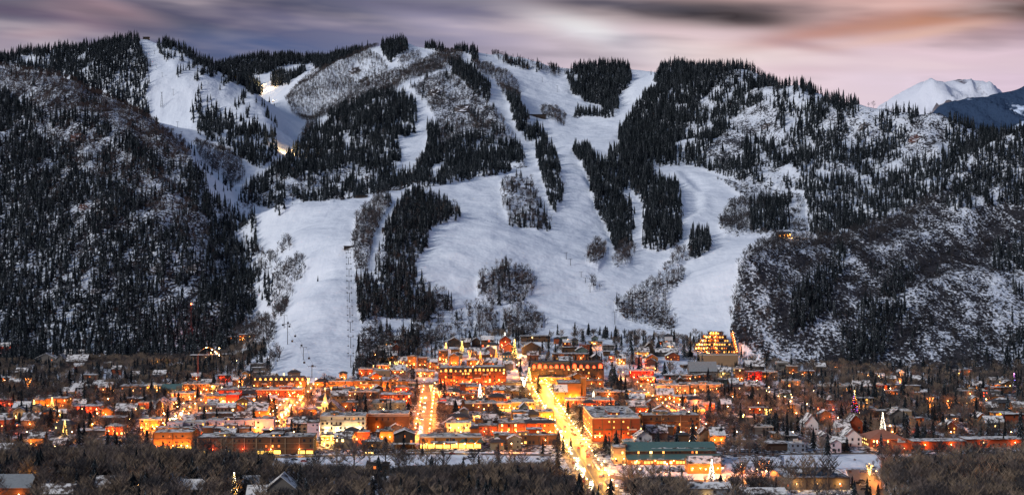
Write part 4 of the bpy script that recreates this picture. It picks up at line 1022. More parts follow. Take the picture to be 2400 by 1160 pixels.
    if shop:                                                          # glazed ground floor
        n = max(1, int(w / 5.5)); g = (h / storeys) * .72
        for i in range(n):
            xa = -w / 2 + i * w / n + .5; xb = -w / 2 + (i + 1) * w / n - .5
            if rb.random() > shop: continue
            m = MB(); m.box(xa, xb, -.12, -.02, .35, g, 0); m.box(xa - .15, xb + .15, -.22, -.02, g + .004, g + .3, 1)
            for q in range(1, 3): xx = xa + (xb - xa) * q / 3; m.box(xx - .06, xx + .06, -.17, -.124, .35, g - .01, 1)
            m.add('shop_window', [E_SHOP if win != 'red' else E_RED, M_DTRIM], root)
            if rb.random() < .6: MB().prismx([(-1.6, g - .1), (-.24, g + .75), (-.24, g + .9), (-1.6, g + .05)], xa - .2, xb + .2).add('awning', [rb.choice((W['scarlet'], W['green'], M_DTRIM, M_CAP))], root)
        skip = max(skip, 1)
    else:
        m = MB(); m.box(-.6, .6, -.14, -.02, 0, 2.2); m.box(-.8, .8, -.5, -.02, 2.25, 2.45); m.add('door', [M_DTRIM], root, (w * rb.uniform(-.3, .3), 0, 0))
    if wins: place_windows(root, w, d, h, storeys, lit, side, colour=win, skip=skip)
    if lamps: add_lamps(root, lamps, w, power, color, z=min(h * .75, 3.8))
    root['_w'] = 0; del root['_w']
    return root, w, d, h

def dormers(root, w, h, n, glow, y=-.1, size=2.6, round_top=True, fr=None):
    for i in range(n):
        x = -w / 2 + (i + .5) * w / n; s = size * rb.choice((.75, 1, 1, 1.25)) / 2
        pts = [(-s, 0)] + ([(-s * math.cos(a), 1.6 * s / 1.3 + s * math.sin(a)) for a in [k * math.pi / 6 for k in range(7)]] if round_top else [(-s, 1.9), (0, 1.9 + s), (s, 1.9)]) + [(s, 0)]
        m = MB(); m.prism(pts, y, y + 3.2, 0); inner = [(px_ * .72, .25 + pz_ * .78) for px_, pz_ in pts]; m.prism(inner, y - .06, y - .004, 1)
        dm = m.add('dormer', [fr or W['scarlet'], glow], root, (x, 0, h + .2))

# ---------------------------------------------------------------- the buildings, from the far end of town to the river
B = building
def town():
    # mountain-foot left
    B(83,130,840,8,16,'gablef','grey','pale timber chalet','with snowy gables at the forest foot', lit=.05, rise=6, chim=2)
    B(131,150,842,8,16,'gablef','grey','narrow pale chalet wing','under a steep snowy gable', lit=.05, rise=6)
    B(155,203,846,8,22,'gable','brown','brown forest-edge lodge','with a wide snowy roof', lit=.05, rise=7, chim=1)
    B(150,196,829,6,16,'gable','grey','upper grey chalet','half hidden at the foot of the woods', lit=.0, rise=5)
    B(-4,22,812,6,14,'gable','red','small red-lit cabin','high at the left edge among conifers', lit=.7, win='red', lamps=1, color=REDL, power=900)
    B(-6,30,886,6,16,'eave','brown','low snowy house','with lit windows at the left edge', lit=.8, lamps=1, power=1200)
    B(20,45,898,4,14,'gable','grey','grey bungalow','behind the left edge trees', lit=.1)
    B(196,222,905,9,12,'flat','dark','dark stair tower','with a red sign near its top', 'tower', lit=.0, win='red', name='stair_tower')
    B(225,262,908,6,14,'gable','brown','brown cottage','right of the dark stair tower', lit=.3, lamps=1, power=1500)
    B(283,342,905,8,18,'eave','grey','grey framed lodge wing','with an open car deck', 'hotel', lit=.25, lamps=1, power=2200)
    B(343,378,904,8,18,'flat','tan','tan lodge wing','with tall yellow lit bays', 'hotel', lit=.95, win='warm', lamps=2, power=2800, color=GOLD)
    r = B(379,424,912,5,16,'gable','tan','green-roofed lodge hall','over a yellow lit front', 'hotel', lit=.95, win='warm', roof=M_TEAL, snow=False, lamps=2, power=2800, color=GOLD, rise=4.5)
    B(425,488,900,9,22,'flat','orange','ochre lodge block','with snowy roof beside the green-roofed hall', 'hotel', lit=.5, lamps=3, power=2200)
    B(489,513,904,7,14,'flat','green','plain grey-green block','without windows near the left street', 'shop', lit=.0, snow=False)
    B(358,388,878,5,14,'gable','red','little reddish cottage','among dark conifers below the forest', lit=.3)
    B(305,325,880,5,12,'gable','grey','grey hut','among the conifers left of the reddish cottage', lit=.2)
    B(446,520,833,6,14,'eave','dark','long dark hillside house','under a thin snowy roof', lit=.25, lamps=1, power=1200)
    B(522,580,832,6,14,'eave','dark','flat-roofed dark house','beside the long hillside house', lit=.3)
    B(528,556,790,6,12,'eave','dark','small dark house','highest at the left of the gondola run', lit=.3)
    B(560,604,786,8,14,'eave','brown','brown hillside house','with an orange lit porch above town', lit=.8, lamps=2, power=1600)
    for i, t_ in enumerate((853, 863, 873)):
        B(588+i*3,616+i*3,t_,4,10,'eave','grey',('upper','middle','lower')[i]+' grey terrace flat','stacked beside the gondola run', 'flats', lit=.15, name='terrace_flat')
    B(510,537,880,8,14,'eave','red','red-lit house','between tall conifers left of the ski run', lit=.8, win='red', lamps=2, power=1800, color=REDL)
    B(545,575,890,6,14,'gable','brown','brown house','behind the glowing orange tree', lit=.5, lamps=1, power=2000)
    # base of the run
    r, w, d, h = B(592,715,893,9,22,'flat','brown','mansard resort hotel','at the foot of the ski run', 'hotel', lit=.5, lamps=5, power=1800, roof=M_ROOF)
    m = MB(); m.prism([(-w/2-.6, h), (w/2+.6, h), (w/2-2.5, h+4), (-w/2+2.5, h+4)], .3, d-.3); m.add('roof', [M_ROOF], r)
    dormers(r, w, h+.5, 10, E_WARM, y=-.4, size=3.0, round_top=False, fr=W['brown'])
    r, w, d, h = B(738,768,896,6,16,'hip','orange','hip-roofed gondola station','at the bottom of the white run', 'lift station', lit=.8, lamps=2, power=2600, rise=4.5, name='gondola_station')
    B(508,600,914,7,24,'flat','red','long red arcade','left half with shops under a snowy roof', 'shop', storeys=2, lit=.7, win='red', lamps=4, power=2400, color=REDL)
    B(601,708,914,8,24,'flat','red','long red brick gallery','with lit upper windows below the mansard hotel', 'shop', storeys=2, lit=.75, lamps=5, power=2400)
    for i, (a, b) in enumerate(((770,826),(828,892),(894,956))):
        B(a,b,893+i*1,10,18,'flat','orange',('left','middle','right')[i]+' bay of the lodge row','facing the foot of the run', 'hotel', storeys=3, lit=.6, lamps=4, power=2600)
    B(778,830,910,7,20,'flat','dark','black-and-white flat block','right of the church steeple', 'shop', lit=.2, lamps=1, power=1500)
    B(800,888,918,7,24,'flat','brown','brown shop row','behind the church', 'shop', lit=.3, lamps=2, power=1600)
    B(890,965,926,9,26,'flat','red','squat red brick block','beside the middle street', 'shop', lit=.5, lamps=3, power=3200)
    B(918,958,908,6,18,'flat','scarlet','scarlet-fronted shop','near the top of the middle street', 'shop', lit=.3, lamps=3, power=3000, shop=.8)
    # hill quarter above the centre
    B(885,918,822,7,16,'gable','dark','dark gabled lodge','on the wooded bank right of the run', lit=.0, rise=5)
    B(888,912,838,7,14,'eave','tan','beige box house','below the dark gabled lodge', lit=.1)
    B(882,912,856,7,14,'flat','orange','ochre block','under the beige box house', 'flats', lit=.2, lamps=2, power=2600)
    B(841,874,866,8,16,'flat','red','corner of the orange lodge','lit at its left end beside the run', 'hotel', lit=.8, lamps=2, power=2200)
    B(875,913,868,7,18,'flat','tan','long tan lodge','with snowy roof beside the run', 'hotel', lit=.1)
    B(916,950,868,6,16,'gable','brown','brown lodge','with glowing trees behind it', 'hotel', lit=.7, lamps=2, power=2400)
    B(955,976,836,13,14,'flat','orange','tall ochre apartment tower','on the left of the hill quarter', 'flats', lit=.85, lamps=2, power=2400)
    B(978,1002,838,12,14,'flat','brown','brown apartment tower','behind dark conifers', 'flats', lit=.6, lamps=2, power=2000)
    B(935,957,846,7,12,'gable','brown','small gabled lodge','left of the ochre tower', lit=.6, lamps=1, power=1800)
    B(1003,1026,848,9,12,'gable','brown','brown gabled flats','with lit balconies', 'flats', lit=.8, lamps=2, power=2200)
    B(1027,1050,822,14,14,'flat','brown','narrow lit apartment block','near the top of the hill quarter', 'flats', lit=.85, lamps=3, power=2400)
    B(1052,1075,836,11,14,'gablef','orange','ochre gabled flats','on the hill quarter', 'flats', lit=.8, lamps=2, power=2600)
    B(1051,1078,800,7,14,'gablef','dark','dark chalet','with twin snowy roofs above the hill quarter', lit=.0, rise=4)
    B(1079,1103,802,7,14,'gable','dark','dark long chalet','under a thick snow roof above the hill quarter', lit=.05, rise=4)
    B(1106,1126,800,7,12,'gablef','dark','small dark chalet','between two larger dark chalets', lit=.0, rise=4)
    B(1128,1157,797,9,14,'gable','brown','brown chalet','with one red window high on the hill', lit=.2, win='red', rise=4)
    B(1171,1198,798,10,14,'gablef','red','red-lit chalet','with a bright white gable window', lit=.9, win='bright', lamps=2, power=2600, color=AMB, rise=5)
    B(1100,1130,824,7,12,'gable','grey','grey terraced house','on the hill quarter slope', lit=.4, lamps=1, power=1500)
    B(1134,1162,822,8,12,'gablef','grey','grey townhouse','with a red lamp over its door', lit=.4, lamps=1, power=1300, color=REDL)
    B(1094,1126,846,7,14,'eave','orange','ochre terrace','with warm strip windows', 'flats', lit=.9, lamps=2, power=1800)
    B(1132,1166,850,7,14,'gable','brown','brown duplex','below the grey townhouse', lit=.5, lamps=1, power=2000)
    B(1020,1052,858,6,14,'flat','orange','low ochre shops','above the grand hotel', 'shop', lit=.7, lamps=2, power=2200, shop=.6)
    B(975,1018,872,6,16,'eave','tan','low tan clubhouse','left of the grand hotel', 'club', lit=.7, lamps=3, power=1800, name='clubhouse')
    # grand hotel in the centre
    r, w, d, h = B(1028,1108,872,14,26,'flat','red','grand hotel left wing','with rows of lit dormers', 'hotel', storeys=4, lit=.65, lamps=5, power=5200, roof=M_ROOF)
    m = MB(); m.prism([(-w/2-.5, h+.6), (w/2+.5, h+.6), (w/2-2, h+5), (-w/2+2, h+5)], 1, d); m.add('roof', [M_ROOF], r); snow_slab(r, -w/2+2.1, w/2-2.1, 1.1, d-.1, h+5.02)
    dormers(r, w, h, 7, E_WARM, y=-.3, size=2.6, fr=W['orange'])
    r, w, d, h = B(1110,1186,870,15,26,'flat','red','grand hotel right wing','with snow strips on a dark roof', 'hotel', storeys=4, lit=.65, lamps=5, power=5200, roof=M_ROOF)
    m = MB(); m.prism([(-w/2-.5, h+.6), (w/2+.5, h+.6), (w/2-2, h+5), (-w/2+2, h+5)], 1, d); m.add('roof', [M_ROOF], r); snow_slab(r, -w/2+2.1, w/2-2.1, 1.1, d-.1, h+5.02)
    dormers(r, w, h, 8, E_WARM, y=-.3, size=2.6, fr=W['orange'])
    B(1092,1136,906,8,16,'flat','orange','ochre corner block','below the grand hotel', 'shop', lit=.3, lamps=4, power=3600)
    B(1156,1182,914,7,12,'gable','orange','small ochre house','with a snowy roof below the grand hotel', lit=.6, lamps=2, power=3000)
    B(1020,1060,920,6,18,'flat','red','low red brick shop','right of the middle street', 'shop', lit=.3, lamps=3, power=3200)
    B(1030,1068,938,7,20,'flat','scarlet','red shopfront block','beside the middle street', 'shop', lit=.4, lamps=3, power=3200, shop=.9)
    B(1078,1118,924,6,16,'flat','brown','brown brick shop','with a stepped roof near the lit white tree', 'shop', lit=.3, lamps=2, power=2600)
    B(1079,1163,945,7,22,'flat','brown','wide brown brick block','with a blank parapet in mid town', 'shop', lit=.15, lamps=1, power=1400, vents=8)
    B(1164,1200,946,7,18,'flat','orange','orange-lit corner shop','in mid town', 'shop', lit=.5, lamps=3, power=3200, shop=.7)
    B(1142,1198,930,5,18,'flat','tan','low snowy arcade','in front of the white lit tree', 'shop', lit=.4, lamps=3, power=3600)
    # right of the central street, back
    B(1222,1290,788,7,22,'eave','brown','broad dark lodge','on the snow above the hill quarter', 'lodge', lit=.1, name='lodge')
    B(1224,1268,815,9,18,'gablef','dark','snowy dark chalet','right of the glowing hill street', lit=.1, rise=6)
    B(1236,1262,832,7,12,'gable','brown','brown terrace house','below the snowy dark chalet', lit=.2)
    B(1296,1338,830,8,16,'eave','brown','left wing of the long hillside inn','with porch lamps', 'hotel', lit=.5, lamps=1, power=1800)
    B(1339,1380,830,8,16,'eave','brown','right wing of the long hillside inn','with a bright end lamp', 'hotel', lit=.4, lamps=1, power=1800)
    B(1317,1352,814,6,12,'eave','brown','small brown house','behind the hillside inn', lit=.3)
    B(1381,1412,801,6,12,'eave','grey','grey flat-roofed house','beside the snowfield', lit=.3, lamps=1, power=1400)
    B(1413,1440,810,6,12,'eave','grey','pale stacked house','right of the grey flat-roofed house', lit=.1)
    B(1447,1467,840,7,12,'gable','orange','glowing yellow cabin','between dark conifers', lit=1., win='bright', lamps=1, power=1600, color=GOLD)
    B(1490,1522,824,8,14,'gable','tan','lit villa','with yellow porch under the run', 'villa', lit=.7, lamps=2, power=1500, color=GOLD, name='villa')
    B(1512,1532,813,9,10,'gablef','dark','tall dark gabled house','at the edge of the snowfield', lit=.05, rise=5)
    B(1558,1590,826,6,14,'gable','grey','low grey house','at the edge of the snowfield', lit=.05)
    B(1535,1556,826,5,12,'gable','grey','tiny snowy hut','beside a lone conifer', lit=.0)
    B(1478,1532,869,8,18,'flat','scarlet','red-awning lodge','with a bright red upper floor', 'shop', storeys=2, lit=.5, win='red', lamps=4, power=2400, color=REDL)
    B(1500,1536,884,6,14,'flat','red','red corner inn','below the red-awning lodge', 'hotel', lit=.6, lamps=3, power=2600)
    B(1560,1592,880,5,14,'eave','dark','dark low house','with a red stripe under its eave', lit=.3, win='red')
    r, w, d, h = B(1245,1338,862,15,24,'flat','brown','arched hotel left wing','with glowing red round dormers', 'hotel', storeys=4, lit=.5, lamps=5, power=3200, roof=M_ROOF)
    m = MB(); m.prism([(-w/2-.5, h+.6), (w/2+.5, h+.6), (w/2-2, h+6), (-w/2+2, h+6)], 1, d); m.add('roof', [M_ROOF], r)
    dormers(r, w, h-1, 7, E_RED, y=-.5, size=4.2)
    r, w, d, h = B(1339,1415,862,15,24,'flat','brown','arched hotel right wing','with dark slopes and round dormers', 'hotel', storeys=4, lit=.35, lamps=3, power=2400, roof=M_ROOF)
    m = MB(); m.prism([(-w/2-.5, h+.6), (w/2+.5, h+.6), (w/2-2, h+6), (-w/2+2, h+6)], 1, d); m.add('roof', [M_ROOF], r)
    dormers(r, w, h-1, 5, E_RED, y=-.5, size=4.2)
    B(1262,1330,886,6,14,'flat','orange','low yellow-lit shops','in front of the arched hotel', 'shop', lit=.6, lamps=5, power=3000, color=GOLD, shop=.9)
    B(1360,1414,892,7,14,'flat','brown','brown arcade','with round lamps under the arched hotel', 'shop', lit=.4, lamps=3, power=2600)
    # plain orange theatre block
    r, w, d, h = B(1308,1362,898,17,34,'flat','orange','plain orange block','rising beside the bright crossing', 'theatre', lit=.0, lamps=3, power=9000, wins=False, name='theatre', vents=2)
    m = MB(); m.box(-2.4, 2.4, 0, 5, -h, 5); m.box(-2.6, 2.6, -.2, 5.2, 5.004, 5.4, 1); m.add('stair_tower', [W['orange'], M_TRIM], r, (w/2+2.6, 1, h))
    B(1300,1330,918,11,18,'gable','orange','sloped orange annex','leaning against the plain orange block', 'shop', lit=.1, lamps=2, power=5000)
    B(1327,1440,938,7,24,'flat','red','long low red building','with a snowy roof beside the crossing', 'shop', lit=.5, lamps=5, power=3200)
    B(1398,1453,918,8,20,'flat','brown','square brown brick block','behind the long low red building', 'shop', lit=.15, lamps=1, power=1800)
    B(1454,1522,920,6,22,'flat','green','wide snowy shop roof','with a green-lit rooflight', 'shop', lit=.4, lamps=3, power=2600)
    B(1470,1516,942,7,18,'flat','brown','brown square shop','behind the brick hotel', 'shop', lit=.2, lamps=1, power=1800)
    B(1518,1538,945,6,12,'gablef','grey','pair of small gables','behind the brown annex', lit=.2)
    B(1540,1615,903,9,20,'flat','tan','left half of the balcony lodge','lit under its roof edge', 'hotel', storeys=2, lit=.85, lamps=4, power=2200)
    B(1617,1695,901,9,20,'flat','tan','right half of the balcony lodge','with snowy roofs', 'hotel', storeys=2, lit=.85, lamps=4, power=2200)
    B(1600,1634,880,7,16,'flat','brown','brown block','behind the balcony lodge', 'flats', lit=.4, lamps=1, power=1500)
    B(1636,1668,879,7,16,'flat','brown','brown flats','under the sloping grey roof', 'flats', lit=.4, lamps=1, power=1500)
    B(1540,1580,925,6,16,'gable','brown','brown cottage','with lamps along its path', lit=.6, lamps=2, power=2600)
    B(1582,1634,930,6,16,'eave','orange','orange-lit low house','below the balcony lodge', lit=.5, lamps=3, power=2600)
    # stepped flats on the hill and their plinth
    B(1642,1730,832,12,18,'flat','tan','blank tan plinth wall','under the stepped flats', 'retaining wall', lit=.0, wins=False, snow=False, vents=0, lamps=0, name='retaining_wall')
    B(1616,1680,868,9,14,'gable','grey','large sloping grey roof','left of the tan plinth', 'garage', lit=.05, snow=False, roof=M_METAL, rise=9, name='garage')
    B(1724,1744,864,14,12,'flat','brown','narrow brown tower','with a column of lit windows', 'flats', lit=.9, lamps=2, power=1500)
    B(1748,1792,858,7,16,'gable','dark','dark gabled house','at the foot of the brushy slope', lit=.0, rise=6)
    B(1750,1786,872,9,16,'flat','scarlet','red-panelled block','right of the narrow brown tower', 'flats', lit=.6, win='red', lamps=2, power=2000, color=REDL)
    B(1787,1822,872,9,16,'flat','brown','snowy balcony block','right of the red-panelled block', 'flats', lit=.6, lamps=2, power=1500)
    B(1822,1846,850,12,12,'flat','grey','grey stair block','with a tall chimney', 'flats', lit=.1, chim=1)
    B(1847,1870,858,12,12,'flat','brown','brown stair block','with stacked lit windows', 'flats', lit=.7, lamps=1, power=1300)
    B(1871,1910,870,7,14,'eave','brown','lit terrace row','right of the brown stair block', 'flats', lit=.8, lamps=2, power=1300)
    B(1911,1936,860,6,12,'gable','dark','dark house','above the lit terrace row', lit=.3)
    B(1838,1876,892,9,14,'flat','tan','tan lit flats','behind the bare right-hand trees', 'flats', lit=.8, lamps=2, power=1500)
    B(1705,1740,907,5,14,'hip','grey','square hipped house','between right-hand conifers', lit=.2)
    B(1748,1782,905,5,14,'gable','brown','brown cottage','behind right-hand bare trees', lit=.5, lamps=1, power=1800)
    B(1925,1998,904,5,18,'flat','grey','long low snowy-roofed house','left of the coloured tree', lit=.3)
    B(2002,2042,905,5,16,'gable','white','white-walled low house','right of the coloured tree', lit=.1)
    B(2080,2118,902,4,16,'eave','grey','low grey house','at the foot of the right-hand slope', lit=.3)
    B(2098,2128,877,5,12,'gablef','white','white gabled house','under the right-hand slope', lit=.2, lamps=1, power=1100)
    B(2138,2164,890,5,12,'gable','tan','tan gabled house','right of the white gabled house', lit=.1)
    B(2048,2075,884,4,12,'gable','brown','lamp-lit cabin','near the right-hand slope foot', lit=.9, lamps=1, power=1800)
    B(2248,2300,917,6,16,'flat','grey','flat-roofed villa','with deep snow on its roof', 'villa', lit=.4, lamps=1, power=1500, name='villa')
    B(2302,2350,917,6,16,'flat','grey','second flat-roofed villa','with a red window', 'villa', lit=.3, win='red', name='villa')
    B(2270,2298,900,5,12,'eave','orange','glowing orange house','at the far right', lit=1., win='warm', lamps=2, power=1800)
    B(2328,2346,902,5,10,'eave','orange','small glowing house','farther right than its glowing twin', lit=1., lamps=1, power=1700)
    B(2245,2285,932,5,14,'eave','red','red-lit porch house','among right-hand trees', lit=.8, win='red', lamps=2, power=1300, color=REDL)
    B(2328,2378,944,5,16,'hip','brown','brown hipped house','near the right edge', lit=.1)
    B(2332,2376,969,6,14,'eave','orange','brightly lit orange house','near the right edge', lit=1., lamps=3, power=2200)
    B(2310,2355,990,5,14,'gable','grey','grey snowy-roofed house','below the brightly lit orange house', lit=.1)
    B(2376,2420,955,6,14,'gable','brown','brown gabled house','cut by the right edge', lit=.5, lamps=1, power=1500)
    B(2048,2088,964,6,16,'flat','brown','snow-roofed brown house','behind the white lit tree', lit=.2)
    B(2092,2136,963,6,16,'flat','tan','pale snow-roofed house','right of the white lit tree', lit=.1)
    # left side, middle distance
    B(75,104,938,9,16,'flat','orange','glowing ochre house','behind the lit left-hand trees', lit=.6, lamps=2, power=3600)
    B(106,156,934,10,18,'flat','orange','large glowing ochre house','left of the red lamps', lit=.6, lamps=3, power=3600)
    B(170,236,952,7,18,'eave','red','flat-roofed red-lit house','with thick snow on its roof', lit=.8, win='red', lamps=3, power=2600, color=REDL)
    B(-10,30,938,6,14,'eave','red','red-lit house','at the left edge', lit=.7, win='red', lamps=2, power=1600, color=REDL)
    B(30,70,955,5,14,'gable','brown','brown snowy-roofed house','behind a dark conifer on the left', lit=.4)
    B(238,262,962,7,12,'gablef','orange','orange gabled house','right of the flat-roofed red-lit house', lit=.9, lamps=1, power=2200)
    B(270,318,962,5,16,'gable','grey','pale snowy-roofed cottages','left of the dark spruces', lit=.1)
    B(356,398,948,6,16,'gablef','white','white gabled villa','below the lodge wings', 'villa', lit=.2, name='villa')
    B(290,330,935,5,16,'eave','brown','low brown house','below the grey framed lodge wing', lit=.4, lamps=1, power=2000)
    B(236,290,979,5,16,'eave','grey','long low grey house','with lumpy snow, left of the round bare tree', lit=.2)
    B(248,290,1000,7,16,'flat','red','red-lit shop','behind left-hand bare trees', 'shop', lit=.9, lamps=3, power=2600)
    B(180,246,1010,4,16,'eave','grey','low snow-roofed garage','right of the yellow lit tree', 'garage', lit=.1, name='garage')
    B(328,374,984,9,18,'flat','orange','orange corner house','washed by amber lamps', lit=.4, lamps=4, power=4200)
    B(-12,22,986,8,16,'flat','red','plain reddish block','cut by the left edge', 'flats', lit=.1, lamps=1, power=1200)
    B(50,90,985,7,16,'gable','tan','tan house','behind the star-like lamp', lit=.1, lamps=1, power=1800)
    # mid left centre
    B(480,530,928,8,24,'flat','orange','orange-lit market hall','with an awning', 'shop', lit=.3, lamps=4, power=3600, shop=.6)
    B(531,560,926,10,22,'flat','scarlet','bright red wall block','right of the market hall', 'shop', lit=.0, lamps=3, power=3800, color=AMB, wins=False)
    B(400,452,922,7,20,'flat','tan','yellow-lit tan block','behind the slanting left street', 'shop', lit=.8, lamps=3, power=3000)
    B(564,600,932,8,16,'flat','brown','brown corner house','with a bright lantern window', lit=.5, lamps=2, power=2200)
    B(465,506,950,8,16,'flat','grey','grey flat-roofed house','left of the grey arched house', lit=.5, lamps=1, power=1500)
    B(508,550,955,8,18,'gable','grey','grey arched house','with a shallow roof', lit=.1, rise=3)
    B(465,556,970,5,12,'eave','grey','low grey row','behind the pink motel', lit=.2)
    B(578,626,962,9,22,'gable','orange','orange brick hall','with a rounded snowy roof', 'hall', lit=.3, lamps=2, power=2600, rise=5, name='hall')
    B(700,740,960,5,14,'eave','orange','low amber-lit house','beside the left avenue', lit=.6, lamps=2, power=3000)
    # pink motel
    B(392,428,991,8,14,'flat','pink','left end of the pink motel','with a blank wall', 'motel', lit=.1, storeys=2, name='motel')
    B(429,482,989,8,14,'flat','pink','left balcony bay of the pink motel','with wall lamps', 'motel', lit=.3, storeys=2, lamps=2, power=420, name='motel')
    B(484,596,986,8.5,14,'flat','pink','long balcony wing of the pink motel','with a row of lamps', 'motel', lit=.35, storeys=2, lamps=5, power=420, name='motel')
    B(598,641,983,12,16,'flat','pink','right end block of the pink motel','with small windows', 'motel', lit=.1, storeys=3, name='motel')
    B(366,497,1004,5,16,'flat','brown','low shop row','under the pink motel, left part', 'shop', lit=.3, lamps=2, power=1500)
    B(499,597,1005,5,16,'flat','grey','low grey shop row','under the long pink wing', 'shop', lit=.3, lamps=1, power=1100)
    B(616,682,1008,5,18,'eave','dark','dark pavilion','with a rounded snowy roof', 'pavilion', lit=.1, name='pavilion')
    B(686,719,992,9,20,'gable','tan','tan snowy-roofed house','left of the narrow pink house', lit=.0, rise=4)
    B(720,748,990,11,18,'flat','pink','narrow pink townhouse','beside the cream stone block', lit=.0)
    # cream stone block
    r, w, d, h = B(751,856,976,15,26,'flat','cream','cream stone block','with tall windows and a rounded corner', 'hotel', storeys=4, lit=.12, lamps=4, power=5200, color=WHITEL, roof=M_TRIM)
    m = MB(); m.box(-w/2-.4, w/2+.4, -.4, -.02, h-4.0, h-3.6); m.box(-w/2-.3, w/2+.3, -.3, -.02, h-8.2, h-7.9); m.add('cornice', [M_TRIM], r)
    # brown stone block
    r, w, d, h = B(862,958,970,14,26,'flat','brown','brown stone block','with tall narrow windows behind a bare tree', 'opera house', storeys=2, lit=.0, lamps=2, power=2400, roof=M_TRIM, name='opera_house')
    m = MB(); m.box(-w/2-.4, w/2+.4, -.4, -.02, h-1.6, h-1.1); m.add('cornice', [M_TRIM], r)
    B(872,950,945,7,22,'flat','green','grey-green office block','behind the brown stone block', 'office', lit=.3, lamps=2, power=1500, name='office')
    B(800,838,944,7,16,'flat','brown','brown shop block','behind the cream stone block', 'shop', lit=.5, lamps=2, power=1800)
    # front row left of the bright street
    r, w, d, h = B(464,600,1026,12,26,'flat','brown','long dark front block, left half,','with red lamps', 'shop', storeys=3, lit=.12, lamps=2, power=1500, color=REDL, shop=.25)
    r, w, d, h = B(602,735,1026,12,26,'flat','brown','long dark front block, right half,','with glowing shop windows', 'shop', storeys=3, lit=.2, lamps=2, power=1200, shop=.75)
    B(360,450,1014,13,22,'flat','orange','orange corner block','with figures of light at street level', 'shop', storeys=3, lit=.25, lamps=5, power=3600, shop=.6)
    B(478,496,1052,4,8,'gablef','scarlet','small red kiosk','in front of the dark front block', 'kiosk', lit=.9, win='red', lamps=1, power=1200, color=REDL, name='kiosk')
    B(752,800,1022,6,14,'flat','orange','amber shopfronts','at the foot of the cream stone block', 'shop', lit=.6, lamps=4, power=3400, color=GOLD, shop=.9)
    B(808,836,1012,9,16,'hip','brown','brown hip-roofed inn','with a red sign lamp', 'inn', lit=.2, lamps=1, power=3000, color=AMB, snow=False, name='inn')
    B(837,866,1014,10,16,'flat','red','dark red block','lit by a starry lamp', 'shop', lit=.1, lamps=1, power=5200)
    B(890,922,1010,8,14,'flat','orange','amber-lit corner house','left of the timber pavilion', lit=.8, lamps=2, power=2600, color=GOLD)
    r, w, d, h = B(924,972,1018,11,14,'gablef','dark','timber pavilion','with stepped snowy gables', 'pavilion', lit=.3, rise=3, name='pavilion')
    m = MB(); m.box(-w/2-1, w/2+1, -5, -.01, 3.8, 4.2); m.box(-w/2-.9, w/2+.9, -4.9, -.02, 4.204, 4.7, 1); m.add('porch_roof', [M_DTRIM, M_CAP], r)
    for xx in (-w*.4, 0, w*.4): MB().box(-.2, .2, -.2, .2, 0, 3.8).add('post', [W['tan']], r, (xx, -4.5, 0))
    add_lamps(r, 2, w, 1800, AMB)
    r, w, d, h = B(984,1128,1024,8.5,20,'flat','orange','broad snow-roofed restaurant','blazing yellow along the front', 'restaurant', storeys=2, lit=.2, lamps=6, power=2600, color=GOLD, shop=1., name='restaurant')
    m = MB(); m.box(-w*.32, w*.12, -7, -.25, 4.6, 5.0); m.box(-w*.315, w*.115, -6.9, -.3, 5.004, 5.6, 1); m.add('canopy', [M_TEAL, M_CAP], r)
    for q in range(4): MB().tube((0, 0, 0), (0, 0, 4.6), .16).add('post', [M_TRIM], r, (-w*.3+q*w*.13, -6.6, 0))
    for q in range(3): MB().prism([(-3.2, 4.7), (3.2, 4.7), (0, 7.4)], -3, -.3).add('gable', [M_TEAL], r, (w*.2+q*6.6, 0, 0))
    B(1046,1102,992,7,18,'flat','cream','small cream building','beside the amber cross street', 'shop', storeys=2, lit=.3, lamps=3, power=3000, color=GOLD)
    B(1050,1098,978,5,16,'hip','grey','hip-roofed grey house','behind the small cream building', lit=.2, lamps=1, power=2000)
    B(1108,1128,975,5,14,'flat','orange','tiny amber shop','left of the orange block', 'shop', lit=.9, lamps=2, power=2800, color=GOLD)
    B(1130,1170,981,7,18,'flat','orange','orange brick block','with one dark window', 'shop', lit=.1, lamps=3, power=3000)
    B(1122,1167,998,8,18,'flat','red','brick cube','with a lit glass side', 'shop', lit=.3, lamps=2, power=2600)
    B(1169,1232,992,10,22,'flat','red','snow-roofed red brick row, left part,','with lit sign band', 'shop', storeys=3, lit=.7, lamps=4, power=3200, shop=.8)
    B(1234,1300,992,10,22,'hip','red','snow-roofed red brick row, right part,','at the bright street corner', 'shop', storeys=3, lit=.7, lamps=4, power=3800, shop=.8, rise=4)
    B(1170,1312,1021,7,12,'flat','brown','low brown front row','with square yellow windows', 'shop', storeys=2, lit=.45, lamps=2, power=1800)
    B(1200,1254,943,9,26,'flat','orange','snowy-roofed yellow-lit block','left of the bright crossing', 'shop', lit=.5, lamps=4, power=4200, color=GOLD, shop=.7)
    B(1200,1298,966,9,22,'flat','orange','gold-lit arcade','left of the bright crossing', 'shop', storeys=2, lit=.6, lamps=6, power=4200, color=GOLD, shop=1.)
    B(1236,1262,972,8,10,'hip','grey','grey cupola house','on the gold-lit arcade corner', lit=.3, snow=False, rise=4)
    # brick hotel and right-hand front
    r, w, d, h = B(1389,1500,980,18,90,'flat','red','big red brick hotel','with rows of paired lit windows', 'hotel', storeys=4, lit=.6, lamps=4, power=2600, win='warm', vents=16, roof=M_TRIM)
    for q in range(8):                                                # lamps added to wash the street side of the hotel
        m = MB(); m.ball((0, 0, 0), .25); lamp = m.add('wall_wash_lamp', [E_BULB], r, (-w/2-.4, 6+q*11, 4.2)); light(lamp, (-3.0, 0, .3), 7200, (1, .30, .07))
    r, w, d, h = B(1506,1640,974,14,24,'flat','brown','long brown brick annex','right of the big red hotel', 'hotel', storeys=3, lit=.3, lamps=3, power=2200)
